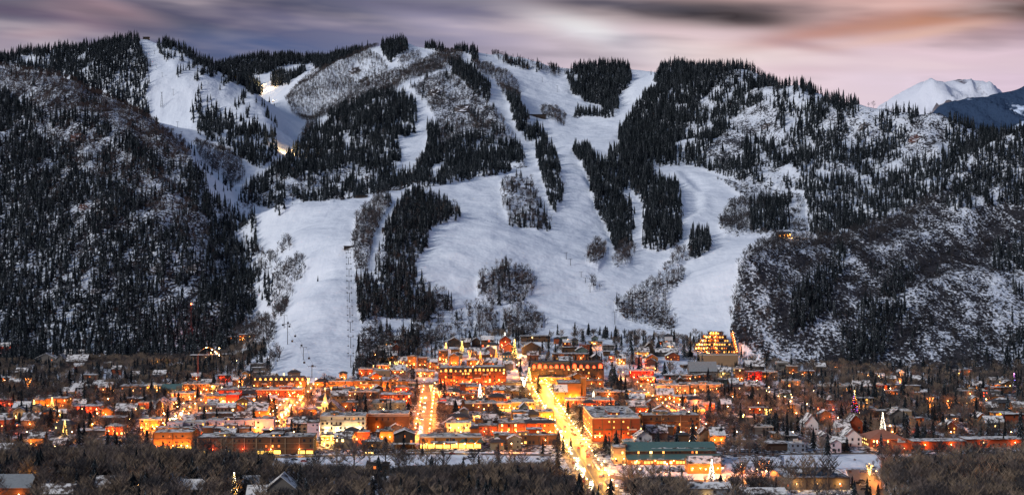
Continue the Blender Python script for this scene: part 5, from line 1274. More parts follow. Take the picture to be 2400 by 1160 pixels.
    B(1408,1460,1000,9,16,'flat','dark','dark two-storey house','behind conifers right of the bright street', lit=.15)
    B(1461,1506,1000,9,16,'flat','brown','two-storey house','with large bright upper windows', lit=.8, win='bright', lamps=1, power=1500)
    B(1515,1565,1014,5,16,'gable','grey','low grey snowy house','behind small conifers', lit=.2)
    # teal-roofed centre
    r, w, d, h = B(1462,1677,1056,9,20,'gable','dark','teal-roofed hall','with a long strip of small windows', 'hall', storeys=3, lit=.45, roof=M_TEAL, snow=False, rise=4.5, skip=2, name='hall')
    m = MB(); m.prismx([(-9.5, 3.6), (-.02, 6.1), (-.02, 6.4), (-9.5, 3.9)], -w/2+1, w/2+3); m.add('lower_roof', [M_TEAL], r)
    m = MB(); m.box(-w/2+2, w/2+2, -8.6, -.03, 0, 3.5); m.add('lower_wall', [W['orange']], r)
    for q in range(26):
        if rb.random() < .8: obj('window', WIN[rb.choice(('warm', 'bright', 'warm'))], (-w/2+5+q*(w-6)/26, -8.62, .8), 0, r, (1.3, 1, 1.1))
    for (xa, xb) in ((-.38, -.05), (.1, .52)): snow_slab(r, w*xa, w*xb, -9.3, -6.4, 4.0, .5)
    for q in range(5): light(MB().ball((0, 0, 0), .22).add('wall_wash_lamp', [E_BULB], r, (-w/2+8+q*w/5, -8.9, 3.0)), (0, -2.2, 0), 1300, AMB)
    snow_slab(r, -w*.2, w*.48, 1.5, 6, h+1.2, .6)
    r, w, d, h = B(1438,1466,1050,11,18,'flat','tan','glass-cornered tan wing','left of the teal-roofed hall', 'hall', storeys=2, lit=.9, win='bright', lamps=2, power=2600, color=GOLD, name='hall')
    B(1612,1690,1086,7,14,'gable','orange','amber-lit wing','in front of the teal-roofed hall', 'hall', storeys=1, lit=.9, roof=M_TEAL, lamps=4, power=2600, rise=3.5, name='hall')
    B(1640,1664,1016,7,14,'gablef','tan','narrow tan gabled house','beside the orange-walled house', lit=.0, rise=4)
    B(1665,1700,1020,7,16,'gable','orange','orange-walled house','under pinkish snowy roofs', lit=.6, lamps=2, power=3000, rise=5)
    B(1648,1676,946,6,12,'flat','orange','lit house','with two red lamps', lit=.8, lamps=2, power=2200, color=REDL)
    B(1690,1714,946,6,12,'gable','grey','grey snowy cottage','behind dark right-hand conifers', lit=.2)
    B(1732,1766,979,4,14,'eave','grey','grey carport','with two snowy tiers', 'carport', lit=.1, name='carport')
    B(1886,1918,992,9,16,'gablef','white','white steep-gabled house','above the snow bank', lit=.0, rise=7)
    B(1838,1868,1022,6,14,'eave','grey','stacked grey house','left of the white steep-gabled house', lit=.0)
    B(1797,1850,1040,5,16,'eave','dark','dark flat house','over the snow bank', lit=.0)
    B(1852,1888,1040,6,14,'flat','blue','blue-grey boxy house','over the snow bank', lit=.0)
    B(1924,1946,1022,7,14,'gablef','pink','pink gabled cottage','left of a dark conifer', lit=.0)
    B(1948,1972,1038,7,12,'gablef','pink','lower pink cottage','with three small windows', lit=.0)
    B(1976,2020,1024,7,16,'gablef','white','white cottage','with a wide snowy gable', lit=.0, rise=6)
    B(1962,1994,1002,6,16,'gable','white','snow-covered cottage','left of the brick gabled house', lit=.0)
    B(1990,2022,990,9,16,'gablef','red','brick gabled house','with two chimneys', lit=.05, rise=6, chim=2)
    r, w, d, h = B(2040,2122,1030,6,30,'hip','red','terracotta-roofed hall','with a yellow lit side', 'hall', lit=.9, win='bright', roof=M_TERRA, snow=False, rise=6, lamps=3, power=1500, color=GOLD, name='hall')
    B(2100,2136,1040,7,16,'flat','red','dark red block','attached to the terracotta-roofed hall', 'hall', lit=.1, snow=False, lamps=1, power=1300, name='hall')
    B(2140,2262,1034,6,16,'eave','red','long low red building, left part,','with lit doorways', 'school', storeys=1, lit=.2, lamps=2, power=3000, name='school')
    B(2264,2420,1030,6,16,'eave','red','long low red building, right part,','running to the right edge', 'school', storeys=1, lit=.2, lamps=2, power=2200, name='school')
    # big flat store, lower right
    r, w, d, h = B(1840,1992,1122,7,46,'flat','grey','wide flat-roofed store','with dark stripes of panels on its roof', 'store', storeys=1, lit=.3, lamps=3, power=1800, color=GOLD, name='store', vents=2)
    for q in range(4):
        m = MB()
        m.prismx([(0, .9), (2.6, 1.9), (2.6, 2.0), (0, 1.0)], -w*.34, w*.36); m.add('solar_panel', [M_GLASS], r, (0, 6+q*9, h))
    for q in range(3): light(MB().ball((0, 0, 0), .25).add('wall_wash_lamp', [E_BULB], r, (w/2+.4, 8+q*13, 4.5)), (2.6, 0, 0), 3200, GOLD)
    B(1606,1714,1146,8,14,'gable','blue','blue-grey shed','with a snowy roof and one lit window', 'shed', lit=.2, lamps=1, power=1500, color=GOLD, rise=2.5, name='shed')
    B(1742,1844,1158,6,14,'gable','dark','dark shed','under a bluish snow roof at the bottom', 'shed', lit=.0, rise=2.5, name='shed')
    # bottom left
    B(-30,70,1142,8,22,'gable','brown','large barn','with a bare grey metal roof', 'barn', lit=.3, snow=False, roof=M_METAL, lamps=2, power=1600, rise=6, name='barn', storeys=1)
    B(-20,22,1060,6,16,'gable','grey','snow-streaked house','at the left edge above the barn', lit=.0, rise=5)
    B(90,170,1156,6,18,'gable','grey','snow-buried house','at the bottom left', lit=.0, rise=4)
    B(222,262,1140,6,16,'gable','grey','grey snowy-roofed house','low on the left among bare trees', lit=.0)
    B(222,280,1052,5,16,'eave','white','pale low house','behind a screen of bare trees', lit=.0)
    B(110,160,1033,4,14,'eave','brown','low brown house','below the yellow lit tree', lit=.1)
    B(428,485,1146,5,14,'gable','dark','dark snowy-roofed house','left of the bright bottom tree', lit=.0)
    B(566,606,1136,6,14,'gable','grey','grey low-roofed house','right of the bright bottom tree', lit=.0, rise=4)
    B(624,692,1146,6,20,'gablef','grey','wide gabled house','with white snow on both slopes', lit=.0, rise=7)
    B(858,912,1090,7,12,'flat','dark','dark cabin','with three orange windows by the bare park', lit=.5, win='dim', snow=False)
    B(578,622,1160,5,14,'gable','grey','snow-heaped house','at the very bottom', lit=.0)
town()

# smaller houses and sheds between the ones named above
def fill():
    WORD = {'red': 'red', 'brown': 'brown', 'grey': 'grey', 'dark': 'dark', 'orange': 'ochre', 'tan': 'tan', 'green': 'grey-green', 'white': 'white'}
    KIND = {'flat': 'flat-roofed', 'eave': 'low-eaved', 'gable': 'gabled', 'gablef': 'gable-fronted', 'hip': 'hipped'}
    names = list(LAND); seen = {}; rq = random.Random(77); made = 0
    streets = [(42, 10), (-73, 8), (-200, 8), (-292, 6.5), (152, 7)]
    zones = [((380, 1660), (888, 1056), 105, .75), ((-10, 420), (862, 1060), 30, .5), ((1680, 2420), (880, 1056), 40, .45), ((860, 1620), (800, 872), 36, .55)]
    for (xa, xb), (ya, yb), want, litp in zones:
        got = tries = 0
        while got < want and tries < 4000:
            tries += 1; px, py = rq.uniform(xa, xb), rq.uniform(ya, yb); x, D, z = ray_ground(px, py)
            w, d, h = rq.uniform(7, 17), rq.uniform(7, 13), rq.uniform(3.6, 8.5)
            if any(abs(x - s[0] + (D - 1300) * .038) < s[1] + 4 + w / 2 for s in streets): continue
            if any(e - d - 9 < D < e + 10 for e in (1224, 1400, 1545)) and D < 1640 and abs(x) < 380: continue
            if any(abs(x - f[0]) < f[2] + w / 2 + 2 and D + d + 2 > f[1] and D - 2 < f[1] + f[3] for f in FOOT): continue
            if 645 < px < 840 and py < 890: continue
            near = min(names, key=lambda t: (t[0] - x) ** 2 + (t[1] - D) ** 2)
            style = rq.choice(('flat', 'gable', 'gable', 'gablef', 'eave', 'hip')); wall = rq.choice(list(WORD))
            if wall == 'white' and rq.random() < .6: wall = 'brown'
            rel = 'left of' if x < near[0] - 6 else ('right of' if x > near[0] + 6 else ('behind' if D > near[1] else 'in front of'))
            a = 'small %s %s house' % (WORD[wall], KIND[style]); b = '%s the %s' % (rel, near[2].rstrip(','))
            n = seen.get((a, b), 0); seen[(a, b)] = n + 1
            if n: b += ', %s one' % ordinal(n + 1)
            lit = rq.random() < litp
            wpx = w * F / D; k = len(LAND)
            building(px - wpx / 2, px + wpx / 2, 0, h, d, style, wall, a, b, 'house', lit=rq.uniform(.3, .9) if lit else .08, lamps=rq.choice((1, 1, 2)) if lit and rq.random() < .7 else 0, power=rq.uniform(1200, 3200), color=rq.choice((AMB, AMB, GOLD, (1, .16, .02))), D=D, rise=min(4.0, w * .3), shop=.6 if (style == 'flat' and lit and D < 1500) else 0, rot=rq.choice((0, 0, R(90), R(12), R(-15))) if style != 'flat' and D > 1 else 0)
            del LAND[k:]; got += 1
def ordinal(n):
    small = 'zeroth first second third fourth fifth sixth seventh eighth ninth tenth eleventh twelfth thirteenth fourteenth fifteenth sixteenth seventeenth eighteenth nineteenth'.split()
    if n < 20: return small[n]
    tens = 'twenty thirty forty fifty sixty seventy eighty ninety'.split(); t = n // 10 - 2
    return tens[t] + '-' + small[n % 10] if n % 10 else tens[t][:-1] + 'ieth'
fill()

# signs with plain lit faces
def sign(px, py, D, w, h, mat, label):
    x = (px - CX) * D / F; z = pz(py, D); g = hz(x, D)
    root = empty('sign', (x, D, g), SKEW); setp(root, label, 'sign')
    MB().tube((0, .1, 0), (0, .1, z - g), .12).add('post', [M_DTRIM], root)
    MB().box(-w / 2, w / 2, -.1, .1, 0, h).add('sign_board', [M_DTRIM], root, (0, 0, z - g))
    MB().box(-w / 2 + .1, w / 2 - .1, -.14, -.104, .1, h - .1).add('sign_face', [mat], root, (0, 0, z - g))
sign(817, 1016, 1290, 5.4, 1.6, E_RED, 'oblong red lit sign over the hip-roofed inn')
sign(866, 1062, 1150, 6.0, 1.2, E_BRIGHT, 'long bright sign beside the bare park trees')
sign(201, 912, 1640, 3.0, 3.0, E_RED, 'square red sign beside the dark stair tower')
# ---------------------------------------------------------------- streets
TS = -math.tan(SKEW)
def sx(x13, y): return x13 + TS * (y - 1300)
NS = [  # (x at 1300 m, half width, near end, far end, name, lamp colour, lamp power, lamp spacing)
 (42, 8.5, 700, 1690, 'bright central street', (1, .45, .06), 13000, 24),
 (-73, 6.5, 1238, 1690, 'middle amber street', (1, .24, .02), 17000, 34),
 (-200, 7.5, 1238, 1685, 'left-hand avenue', (1, .24, .025), 16000, 28),
 (-292, 6.5, 1238, 1640, 'far left street', AMB, 7000, 34),
 (152, 7.0, 1238, 1740, 'street right of the big red hotel', AMB, 7000, 34),
 (272, 6.0, 1150, 1700, 'right-hand tree-lined street', AMB, 3000, 60)]
EW = [(1224, 9.0, -430, 420, 'main cross street'), (1400, 6.5, -380, 330, 'second cross street'), (1545, 6.0, -330, 300, 'upper cross street')]
FY0 = 1480
def strip(name, pts, half, mat, dz, label=None, side=0.0, kind='structure', seg=8.0):
    """pts: centre line; a sheet draped on the ground"""
    V, Fc = [], []; k = 0; nx = 4
    L = sum(math.dist(a, b) for a, b in zip(pts[:-1], pts[1:])); out = []
    for a, b in zip(pts[:-1], pts[1:]):
        n = max(1, int(math.dist(a, b) / seg)); d = ((b[0] - a[0]), (b[1] - a[1])); l = math.hypot(*d); nrm = (d[1] / l, -d[0] / l)
        for i in range(n + (b is pts[-1])):
            c = (a[0] + d[0] * i / n, a[1] + d[1] * i / n); out.append((c, nrm))
    for c, nrm in out:
        for j in range(nx + 1):
            o_ = side + (j / nx * 2 - 1) * half; x, y = c[0] + nrm[0] * o_, c[1] + nrm[1] * o_
            V.append((x, y, (hz(x, y) + .12 if y > FY0 else 0.0) + dz))
    for i in range(len(out) - 1):
        for j in range(nx):
            q = i * (nx + 1) + j; Fc.append((q, q + 1, q + nx + 2, q + nx + 1))
    me = mesh_np(name, V, Fc, [mat]); me.flip_normals() if me.polygons[0].normal.z < 0 else None
    return setp(obj(name, me), label, kind=kind)

for i, (x, hw, a, b, nm, c, p, sp) in enumerate(NS):
    strip('street', [(sx(x, a), a), (sx(x, b), b)], hw, M_ROAD, .034 + .0045 * i, 'asphalt surface of the ' + nm)
    for s in (-1, 1):                                                # raised pavements with kerbs
        m = MB(); n = int((b - a) / 8)
        for q in range(n):
            y0, y1 = a + (b - a) * q / n, a + (b - a) * (q + 1) / n
            if any(abs((y0 + y1) / 2 - e[0]) < e[1] + 3 for e in EW): continue
            X0, X1 = sx(x, y0) + s * (hw + .02), sx(x, y1) + s * (hw + .02); w_ = s * 3.2
            z0 = (hz(X0, y0) + .12 if y0 > FY0 else 0) + .17; z1 = (hz(X1, y1) + .12 if y1 > FY0 else 0) + .17
            P = [(X0, y0, z0), (X0 + w_, y0, z0), (X1 + w_, y1, z1), (X1, y1, z1)]; P += [(u, v, w2 - .9) for u, v, w2 in P]
            m.poly(P, [(0, 1, 2, 3), (0, 3, 7, 4), (1, 5, 6, 2), (0, 4, 5, 1), (3, 2, 6, 7)] if s > 0 else [(3, 2, 1, 0), (4, 7, 3, 0), (2, 6, 5, 1), (1, 5, 4, 0), (7, 6, 2, 3)])
        setp(m.add('pavement', [M_PAVE]), ('left' if s < 0 else 'right') + ' pavement of the ' + nm, kind='structure')
for i, (y, hw, a, b, nm) in enumerate(EW):
    strip('street', [(a, y), (b, y)], hw, M_ROAD, .064 + .0045 * i, 'asphalt surface of the ' + nm)
    m = MB()
    for q in range(int((b - a) / 12)):
        X = a + q * 12
        if any(abs(X + 3 - sx(s_[0], y)) < s_[1] + 4 for s_ in NS): continue
        z = (hz(X, y) + .12 if y > FY0 else 0) + .085
        m.poly([(X, y - .12, z), (X + 6, y - .12, z), (X + 6, y + .12, z), (X, y + .12, z)], [(0, 1, 2, 3)])
    setp(m.add('lane_marking', [M_LINE]), 'dashed line along the ' + nm, kind='structure')
m = MB()                                                             # double yellow line and lane lines of the central street
for q in range(122):
    y0 = 705 + q * 8
    if any(abs(y0 + 3 - e[0]) < e[1] + 5 for e in EW) or y0 > 1680: continue
    for off, wd, ln in ((-.3, .12, 8), (.3, .12, 8)) + (((-4.2, .1, 3), (4.2, .1, 3)) if q % 2 == 0 else ()):
        z = [(hz(sx(42, y), y) + .12 if y > FY0 else 0) + .05 for y in (y0, y0 + ln)]
        X0, X1 = sx(42, y0) + off, sx(42, y0 + ln) + off
        m.poly([(X0 - wd, y0, z[0]), (X0 + wd, y0, z[0]), (X1 + wd, y0 + ln, z[1]), (X1 - wd, y0 + ln, z[1])], [(0, 1, 2, 3)])
setp(m.add('lane_marking', [M_LINE]), 'yellow centre and lane lines of the bright central street', kind='structure')
# zebra crossings where the streets meet
for (x, y) in ((42, 1224), (-73, 1400), (42, 1400)):
    m = MB()
    for s in (-1, 1):
        for q in range(9):
            X = sx(x, y) - 9 + q * 2.1; Y = y + s * 10.6 - (1.4 if s < 0 else 0)
            m.poly([(X, Y, .088), (X + 1, Y, .088), (X + 1, Y + 1.6, .088), (X, Y + 1.6, .088)], [(0, 1, 2, 3)])
    setp(m.add('crossing_marking', [M_WLINE]), 'white crossing bars on a street corner', kind='structure')
# service road and car park at the lower right, drive before the teal hall, lane along the river park
def px_road(name, pts, half, label, mat=None, dz=.03):
    P = [((a - CX) * (F * CAMZ / (b - CY)) / F, F * CAMZ / (b - CY)) for a, b in pts]
    return strip(name, P, half, mat or M_ROAD, dz, label, seg=6.0)
px_road('road', [(1400, 1112), (1470, 1122), (1560, 1126), (1680, 1128), (1790, 1132)], 6.5, 'lit drive curving in front of the teal-roofed hall')
px_road('road', [(330, 1058), (480, 1070), (620, 1071), (760, 1068), (900, 1064), (1010, 1062), (1180, 1064), (1290, 1066)], 5.5, 'lane between the front row of shops and the park', dz=.026)
px_road('car_park', [(2016, 1100), (2030, 1130), (2044, 1165)], 9.5, 'car park beside the wide flat-roofed store')
px_road('road', [(1700, 1062), (1840, 1064), (2000, 1062), (2160, 1062)], 4.0, 'snowy lane below the cottages on the right')

# ---------------------------------------------------------------- street lamps
def lamp_meshes():
    m = MB(); m.tube((0, 0, 0), (0, 0, 6.2), .11, .07, 6); m.tube((0, 0, 6.1), (0, -1.3, 6.5), .05, .05, 4); m.tube((0, 0, 0), (0, 0, .5), .2, .16, 6)
    pole = m.mesh('pole', [M_DTRIM])
    g = MB().ball((0, -1.35, 6.35), .34, 0, 8, 5).mesh('globe', [E_BULB], True); c = MB().tube((0, -1.35, 6.62), (0, -1.35, 6.78), .3, .12, 6).mesh('cap', [M_DTRIM])
    gr = MB().ball((0, -1.35, 6.35), .34, 0, 8, 5).mesh('globe', [E_BULBR], True)
    return pole, g, c, gr
LP = lamp_meshes()
def street_lamp(x, y, rz, power, color, label, group=None, red=False):
    r = empty('street_lamp', (x, y, hz(x, y) if y > FY0 else 0), rz); setp(r, label, 'street lamp', group)
    obj('pole', LP[0], (0, 0, 0), 0, r); obj('globe', LP[3] if red else LP[1], (0, 0, 0), 0, r); obj('cap', LP[2], (0, 0, 0), 0, r)
    light(r, (0, -1.35, 5.8), power, color, .3)
for (x, hw, a, b, nm, c, p, sp) in NS:
    for s in (-1, 1):
        n = 0; y = a + (18 if s > 0 else 24) + (235 if a == 700 else 0)
        while y < b - 4:
            if not any(abs(y - e[0]) < e[1] + 1 for e in EW):
                n += 1
                street_lamp(sx(x, y) + s * (hw + .6), y, s * -math.pi / 2 * -1 if False else (math.pi / 2 if s < 0 else -math.pi / 2), p * rb.uniform(.35, 1.5) * (1.0 if a != 700 else (2.1 if y > 1380 else 1.1 if y > 1180 else .34)), c,
                            '%s lamp up the %s side of the %s' % (ordinal(n), 'left' if s < 0 else 'right', nm), 'street lamps along the ' + nm)
            y += sp * rb.uniform(.85, 1.15)
for (y, hw, a, b, nm) in EW:
    n = 0; X = a + 10
    while X < b:
        if not any(abs(X - sx(s_[0], y)) < s_[1] + 4 for s_ in NS):
            n += 1; street_lamp(X, y + hw + .6, 0, 5200 * rb.uniform(.6, 1.3), AMB, '%s lamp from the left on the %s' % (ordinal(n), nm), 'street lamps along the ' + nm)
        X += 42 * rb.uniform(.8, 1.2)
SOLO = [  # lone lamps one can pick out (x, foot row, power, colour, red, label)
 (378, 866, 16000, GOLD, 0, 'starry yellow lamp among the trees below the left-hand forest'), (22, 962, 9000, REDL, 1, 'large red lamp at the left edge'), (166, 950, 7000, REDL, 1, 'red lamp left of the flat-roofed red-lit house'),
 (228, 948, 16000, GOLD, 0, 'bright yellow lamp over the flat-roofed red-lit house'), (67, 1000, 5000, GOLD, 0, 'small star-like lamp right of the reddish block'), (42, 1014, 3500, REDL, 1, 'small red lamp beside the reddish block'),
 (90, 1152, 5000, GOLD, 0, 'star-like lamp right of the large barn'), (327, 1160, 3500, AMB, 0, 'orange lamp low among the bare trees, bottom left'), (128, 1066, 3000, AMB, 0, 'dim orange lamp behind the thicket on the left'),
 (836, 1048, 20000, AMB, 0, 'starry orange lamp between the inn and the dark red block'), (648, 1004, 4000, GOLD, 0, 'lamp right of the pink motel'), (1512, 985, 16000, AMB, 0, 'starry orange lamp on the corner left of the brown annex'),
 (1323, 1030, 26000, GOLD, 0, 'blazing lamp at the left kerb of the crossing'), (1395, 1044, 16000, GOLD, 0, 'blazing lamp by the front corner of the big red hotel'), (1418, 1102, 16000, GOLD, 0, 'bright lamp at the bend before the teal-roofed hall'),
 (1200, 1060, 9000, AMB, 0, 'orange lamp in front of the low brown front row'), (1434, 1096, 3500, REDL, 1, 'red lamp at the mouth of the drive'), (1562, 1108, 3500, AMB, 0, 'lamp before the teal-roofed hall'),
 (1626, 975, 12000, REDL, 1, 'left one of two strong red lamps right of the brown annex'), (1655, 985, 12000, REDL, 1, 'right one of two strong red lamps right of the brown annex'), (1572, 962, 8000, REDL, 1, 'red lamp over the brown annex'),
 (1706, 968, 6000, AMB, 0, 'orange lamp between dark conifers on the right'), (1766, 985, 3500, REDL, 1, 'small red lamp right of centre by a conifer'), (1800, 982, 12000, GOLD, 0, 'bright yellow lamp in the bare trees right of the town'),
 (1886, 976, 6000, REDL, 1, 'left of three red lamps under the right-hand trees'), (1918, 974, 5000, REDL, 1, 'middle of three red lamps under the right-hand trees'), (1951, 976, 9000, REDL, 1, 'right and largest of three red lamps under the right-hand trees'),
 (1802, 933, 3000, AMB, 0, 'dim lamp among bare trees above the bright yellow one'), (1838, 944, 3000, AMB, 0, 'second dim lamp among bare trees, nearer the right'), (1773, 928, 3000, AMB, 0, 'faint lamp on the rise right of the balcony lodge'),
 (2147, 1030, 2500, REDL, 1, 'small red lamp behind the long low red building'), (1832, 1133, 5000, AMB, 0, 'orange lamp left of the wide flat-roofed store'), (2282, 1142, 4000, AMB, 0, 'orange lamp deep in the bottom right thicket'),
 (2278, 1165, 3500, AMB, 0, 'lower orange lamp in the bottom right thicket'), (1500, 1120, 5000, AMB, 0, 'lamp on the curve of the drive'), (1425, 1166, 5000, AMB, 0, 'lamp behind the dark bush at the bottom of the bright street'),
 (496, 838, 2200, AMB, 0, 'small lamp below the long hillside house'), (556, 858, 1800, AMB, 0, 'faint lamp on the left hillside'), (672, 898, 9000, GOLD, 0, 'yellow lamp behind the mansard hotel'), (1392, 818, 5000, AMB, 0, 'orange lamp above the long hillside inn'),
 (1512, 858, 5000, REDL, 1, 'upper red lamp below the villa'), (1508, 866, 5000, REDL, 1, 'lower red lamp below the villa'), (1460, 886, 6000, AMB, 0, 'amber lamp left of the red-awning lodge'), (1662, 866, 9000, GOLD, 0, 'yellow lamp at the foot of the tan plinth'),
 (1108, 872, 5000, AMB, 0, 'amber lamp left of the grand hotel roof'), (1210, 835, 22000, GOLD, 0, 'blazing golden lamp at the top of the hill street'), (1216, 850, 12000, AMB, 0, 'amber lamp halfway up the hill street'), (1212, 868, 9000, AMB, 0, 'amber lamp low on the hill street'),
 (1212, 884, 9000, AMB, 0, 'amber lamp at the bottom of the hill street')]
for (px, py, p, c, red, lb) in SOLO:
    x, y, z = ray_ground(px, py); street_lamp(x, y, rb.uniform(-.6, .6), p * 1.3, c, lb, None, bool(red))
# garden lamps added to throw amber glow on the trees of the side yards
YARD = [(30,905),(90,965),(118,968),(140,980),(190,975),(250,950),(262,930),(300,1000),(345,1010),(410,955),(440,985),(130,1008),(215,1012),(320,975),(380,985),(230,985),(60,925),(420,1010),(560,918),(480,905),
        (1720,945),(1745,990),(1780,960),(1850,955),(1870,985),(1930,990),(2010,985),(2090,925),(2190,965),(2225,955),(2290,970),(2310,950),(2350,985),(2230,1005),(2090,1015),(2160,945),(1980,925),(1680,925),
        (1740,1110),(1775,1122),(1800,1128),(1690,1118),(1650,1124),(2040,1110),(2050,1128),(1905,930),(2060,895),(2110,890),(1730,925)]
YARD.sort(key=lambda p: p[1]); USED = set()
for k, (px, py) in enumerate(YARD):
    x, y, z = ray_ground(px, py)
    near = min(LAND, key=lambda t: (t[0] - x) ** 2 + (t[1] - y) ** 2)
    lb = ('garden lamp %s the ' % ('left of' if x < near[0] else 'right of')) + near[2].rstrip(',')
    if lb in USED: lb = lb.replace('garden lamp', 'nearer garden lamp')
    while lb in USED: lb = 'amber ' + lb
    USED.add(lb); street_lamp(x, y, rb.uniform(-3, 3), rb.uniform(6500, 15000), rb.choice((AMB, AMB, (1, .2, .03))), lb, 'added garden lamps in the wooded yards')

# ---------------------------------------------------------------- cars
def mat_paint(name, c): w = NT_(name); oi = w.N.new('ShaderNodeObjectInfo'); w.col(w.mix(w.noise(1.5, 3, .6, w.objpos()), tuple(x * .8 for x in c), tuple(min(1, x * 1.2) for x in c))); return w.set(.35, .5)
PAINT = {'black': mat_paint('black_paint', (.015, .015, .018)), 'white': mat_paint('white_paint', (.6, .6, .6)), 'silver': mat_paint('silver_paint', (.32, .33, .34)), 'red': mat_paint('red_paint', (.25, .02, .015)), 'blue': mat_paint('blue_paint', (.03, .06, .15))}
M_TYRE = mat_roof('tyre_rubber', (.02, .02, .02))
def car_meshes():
    out = {}
    body = [(-2.25, .35), (-2.3, .85), (-2.1, 1.0), (-1.0, 1.08), (1.6, 1.12), (2.2, 1.0), (2.25, .4)]
    cab = [(-1.15, 1.06), (-.45, 1.58), (1.25, 1.62), (1.95, 1.08)]
    glass = [(-1.0, 1.10), (-.42, 1.50), (1.2, 1.54), (1.78, 1.12)]
    for k, mt in PAINT.items():
        m = MB(); m.prismx(body, -.88, .88); m.prismx(cab, -.78, .78); out[k] = m.mesh('body', [mt])
    out['glass'] = MB().prismx(glass, -.80, .80).prismx([(-1.1, 1.12), (-.5, 1.52), (-.54, 1.56), (-1.16, 1.14)], -.68, .68).mesh('window_glass', [M_GLASS])
    out['wheel'] = MB().tube((-.11, 0, 0), (.11, 0, 0), .34, n=10).mesh('wheel', [M_TYRE])
    out['headlight'] = MB().box(-.2, .2, -.05, .05, -.1, .1).mesh('headlight', [E_HEAD]); out['hoff'] = MB().box(-.2, .2, -.05, .05, -.1, .1).mesh('headlight', [M_TRIM])
    out['taillight'] = MB().box(-.2, .2, -.05, .05, -.1, .1).mesh('taillight', [E_TAIL]); out['toff'] = MB().box(-.2, .2, -.05, .05, -.1, .1).mesh('taillight', [W['scarlet']])
    out['snow'] = MB().prismx([(-.4, 1.64), (-.3, 1.76), (1.1, 1.80), (1.2, 1.66)], -.74, .74).mesh('roof_snow', [M_CAP])
    return out
CM = car_meshes()
def car(x, y, rz, colour, label, on=False, snow=False, group=None):
    r = empty('car', (x, y, (hz(x, y) + .12 if y > FY0 else 0) + .06), rz); setp(r, label, 'car', group)
    obj('body', CM[colour], (0, 0, 0), 0, r); obj('window_glass', CM['glass'], (0, 0, 0), 0, r)
    for a in (-.86, .86):
        for b in (-1.45, 1.4): obj('wheel', CM['wheel'], (a, b, .34), 0, r)
        obj('headlight', CM['headlight' if on else 'hoff'], (a * .7, -2.29, .72), 0, r); obj('taillight', CM['taillight' if on else 'toff'], (a * .7, 2.24, .85), 0, r)
    if snow: obj('roof_snow', CM['snow'], (0, 0, 0), 0, r)
    if on:
        d = bpy.data.lights.new('headlight_beam', 'SPOT'); d.energy = 9000; d.color = (1, .85, .55); d.spot_size = R(70); d.spot_blend = .6; d.shadow_soft_size = .1
        o = bpy.data.objects.new('headlight_beam', d); col.objects.link(o); o.parent = r; o.location = (0, -2.5, .9); o.rotation_euler = (R(68), 0, math.pi)
        o.rotation_euler = (R(-68), 0, 0)
cc = list(PAINT)
n = 0
for k, y in enumerate((985, 1010, 1042, 1071, 1094, 1122, 1160, 1185, 1262, 1290, 1330, 1372, 1440, 1500)):   # coming down towards the river on the left lanes
    n += 1; car(sx(42, y) - (2.4 if k % 2 else 5.2), y, -SKEW * 0, cc[k % 5], '%s oncoming car with headlights on, up the bright street' % ordinal(n), True, group='cars driving on the bright central street')
n = 0
for k, y in enumerate((970, 1000, 1033, 1085, 1130, 1178, 1275, 1318, 1390)):
    n += 1; car(sx(42, y) + (3.0 if k % 2 else 5.6), y, math.pi, cc[(k * 2) % 5], '%s car heading uphill with red tail lamps on the bright street' % ordinal(n), True, group='cars heading uphill on the bright central street')
for sx_, nm, ys in ((-73, 'middle amber street', (1290, 1322, 1375, 1440, 1480, 1520, 1575)), (-200, 'left-hand avenue', (1300, 1350, 1420, 1460, 1500, 1590)), (-292, 'far left street', (1370, 1385, 1402, 1430))):
    for i, y in enumerate(ys): car(sx(sx_, y) - 2.4, y, 0, cc[(i * 2) % 5], '%s oncoming car with headlights on, up the %s' % (ordinal(i + 1), nm), True, group='cars coming down the ' + nm)
for (x, hw, a, b, nm, c_, p_, sp_), step in zip(NS[:5], (11, 13, 13, 16, 17)):
    for s in (-1, 1):
        n = 0; y = max(a, 950) + 14
        while y < min(b, 1560):
            if rb.random() < .55 and not any(abs(y - e[0]) < e[1] + 5 for e in EW):
                n += 1; k = rb.choice(cc)
                car(sx(x, y) + s * (hw - 1.3), y, (0 if s < 0 else math.pi), k, '%s parked car (%s) up the %s kerb, %s' % (ordinal(n), k, 'left' if s < 0 else 'right', nm), False, rb.random() < .5, 'cars parked along the ' + nm)
            y += step * rb.uniform(.55, 1.1)
for k, (px, py) in enumerate(((2022, 1108), (2020, 1128), (2022, 1138), (2024, 1148), (2042, 1112))):
    x, y = (px - CX) * (F * CAMZ / (py - CY)) / F, F * CAMZ / (py - CY)
    car(x, y, R(80), ('blue', 'black', 'white', 'black', 'silver')[k], '%s car in the car park by the flat-roofed store, %s row' % (('blue', 'black', 'white', 'black', 'silver')[k], ('back', 'second', 'third', 'front', 'right-hand')[k]), False, k != 3, 'cars in the car park')
for k, (px, py) in enumerate(((690,1078),(712,1082),(735,1080),(620,1076),(640,1079),(870,1131),(1060,1064),(1120,1066),(1165,1062),(390,1063),(420,1066),(560,1072))):
    x, y = (px - CX) * (F * CAMZ / (py - CY)) / F, F * CAMZ / (py - CY)
    q = cc[(k * 3) % 5]; car(x, y, R(88), q, '%s snowy car, %s from the left along the park lane' % (q, ordinal(1 + sorted((390,420,560,620,640,690,712,735,870,1060,1120,1165)).index(px))), False, True, 'cars along the park lane')
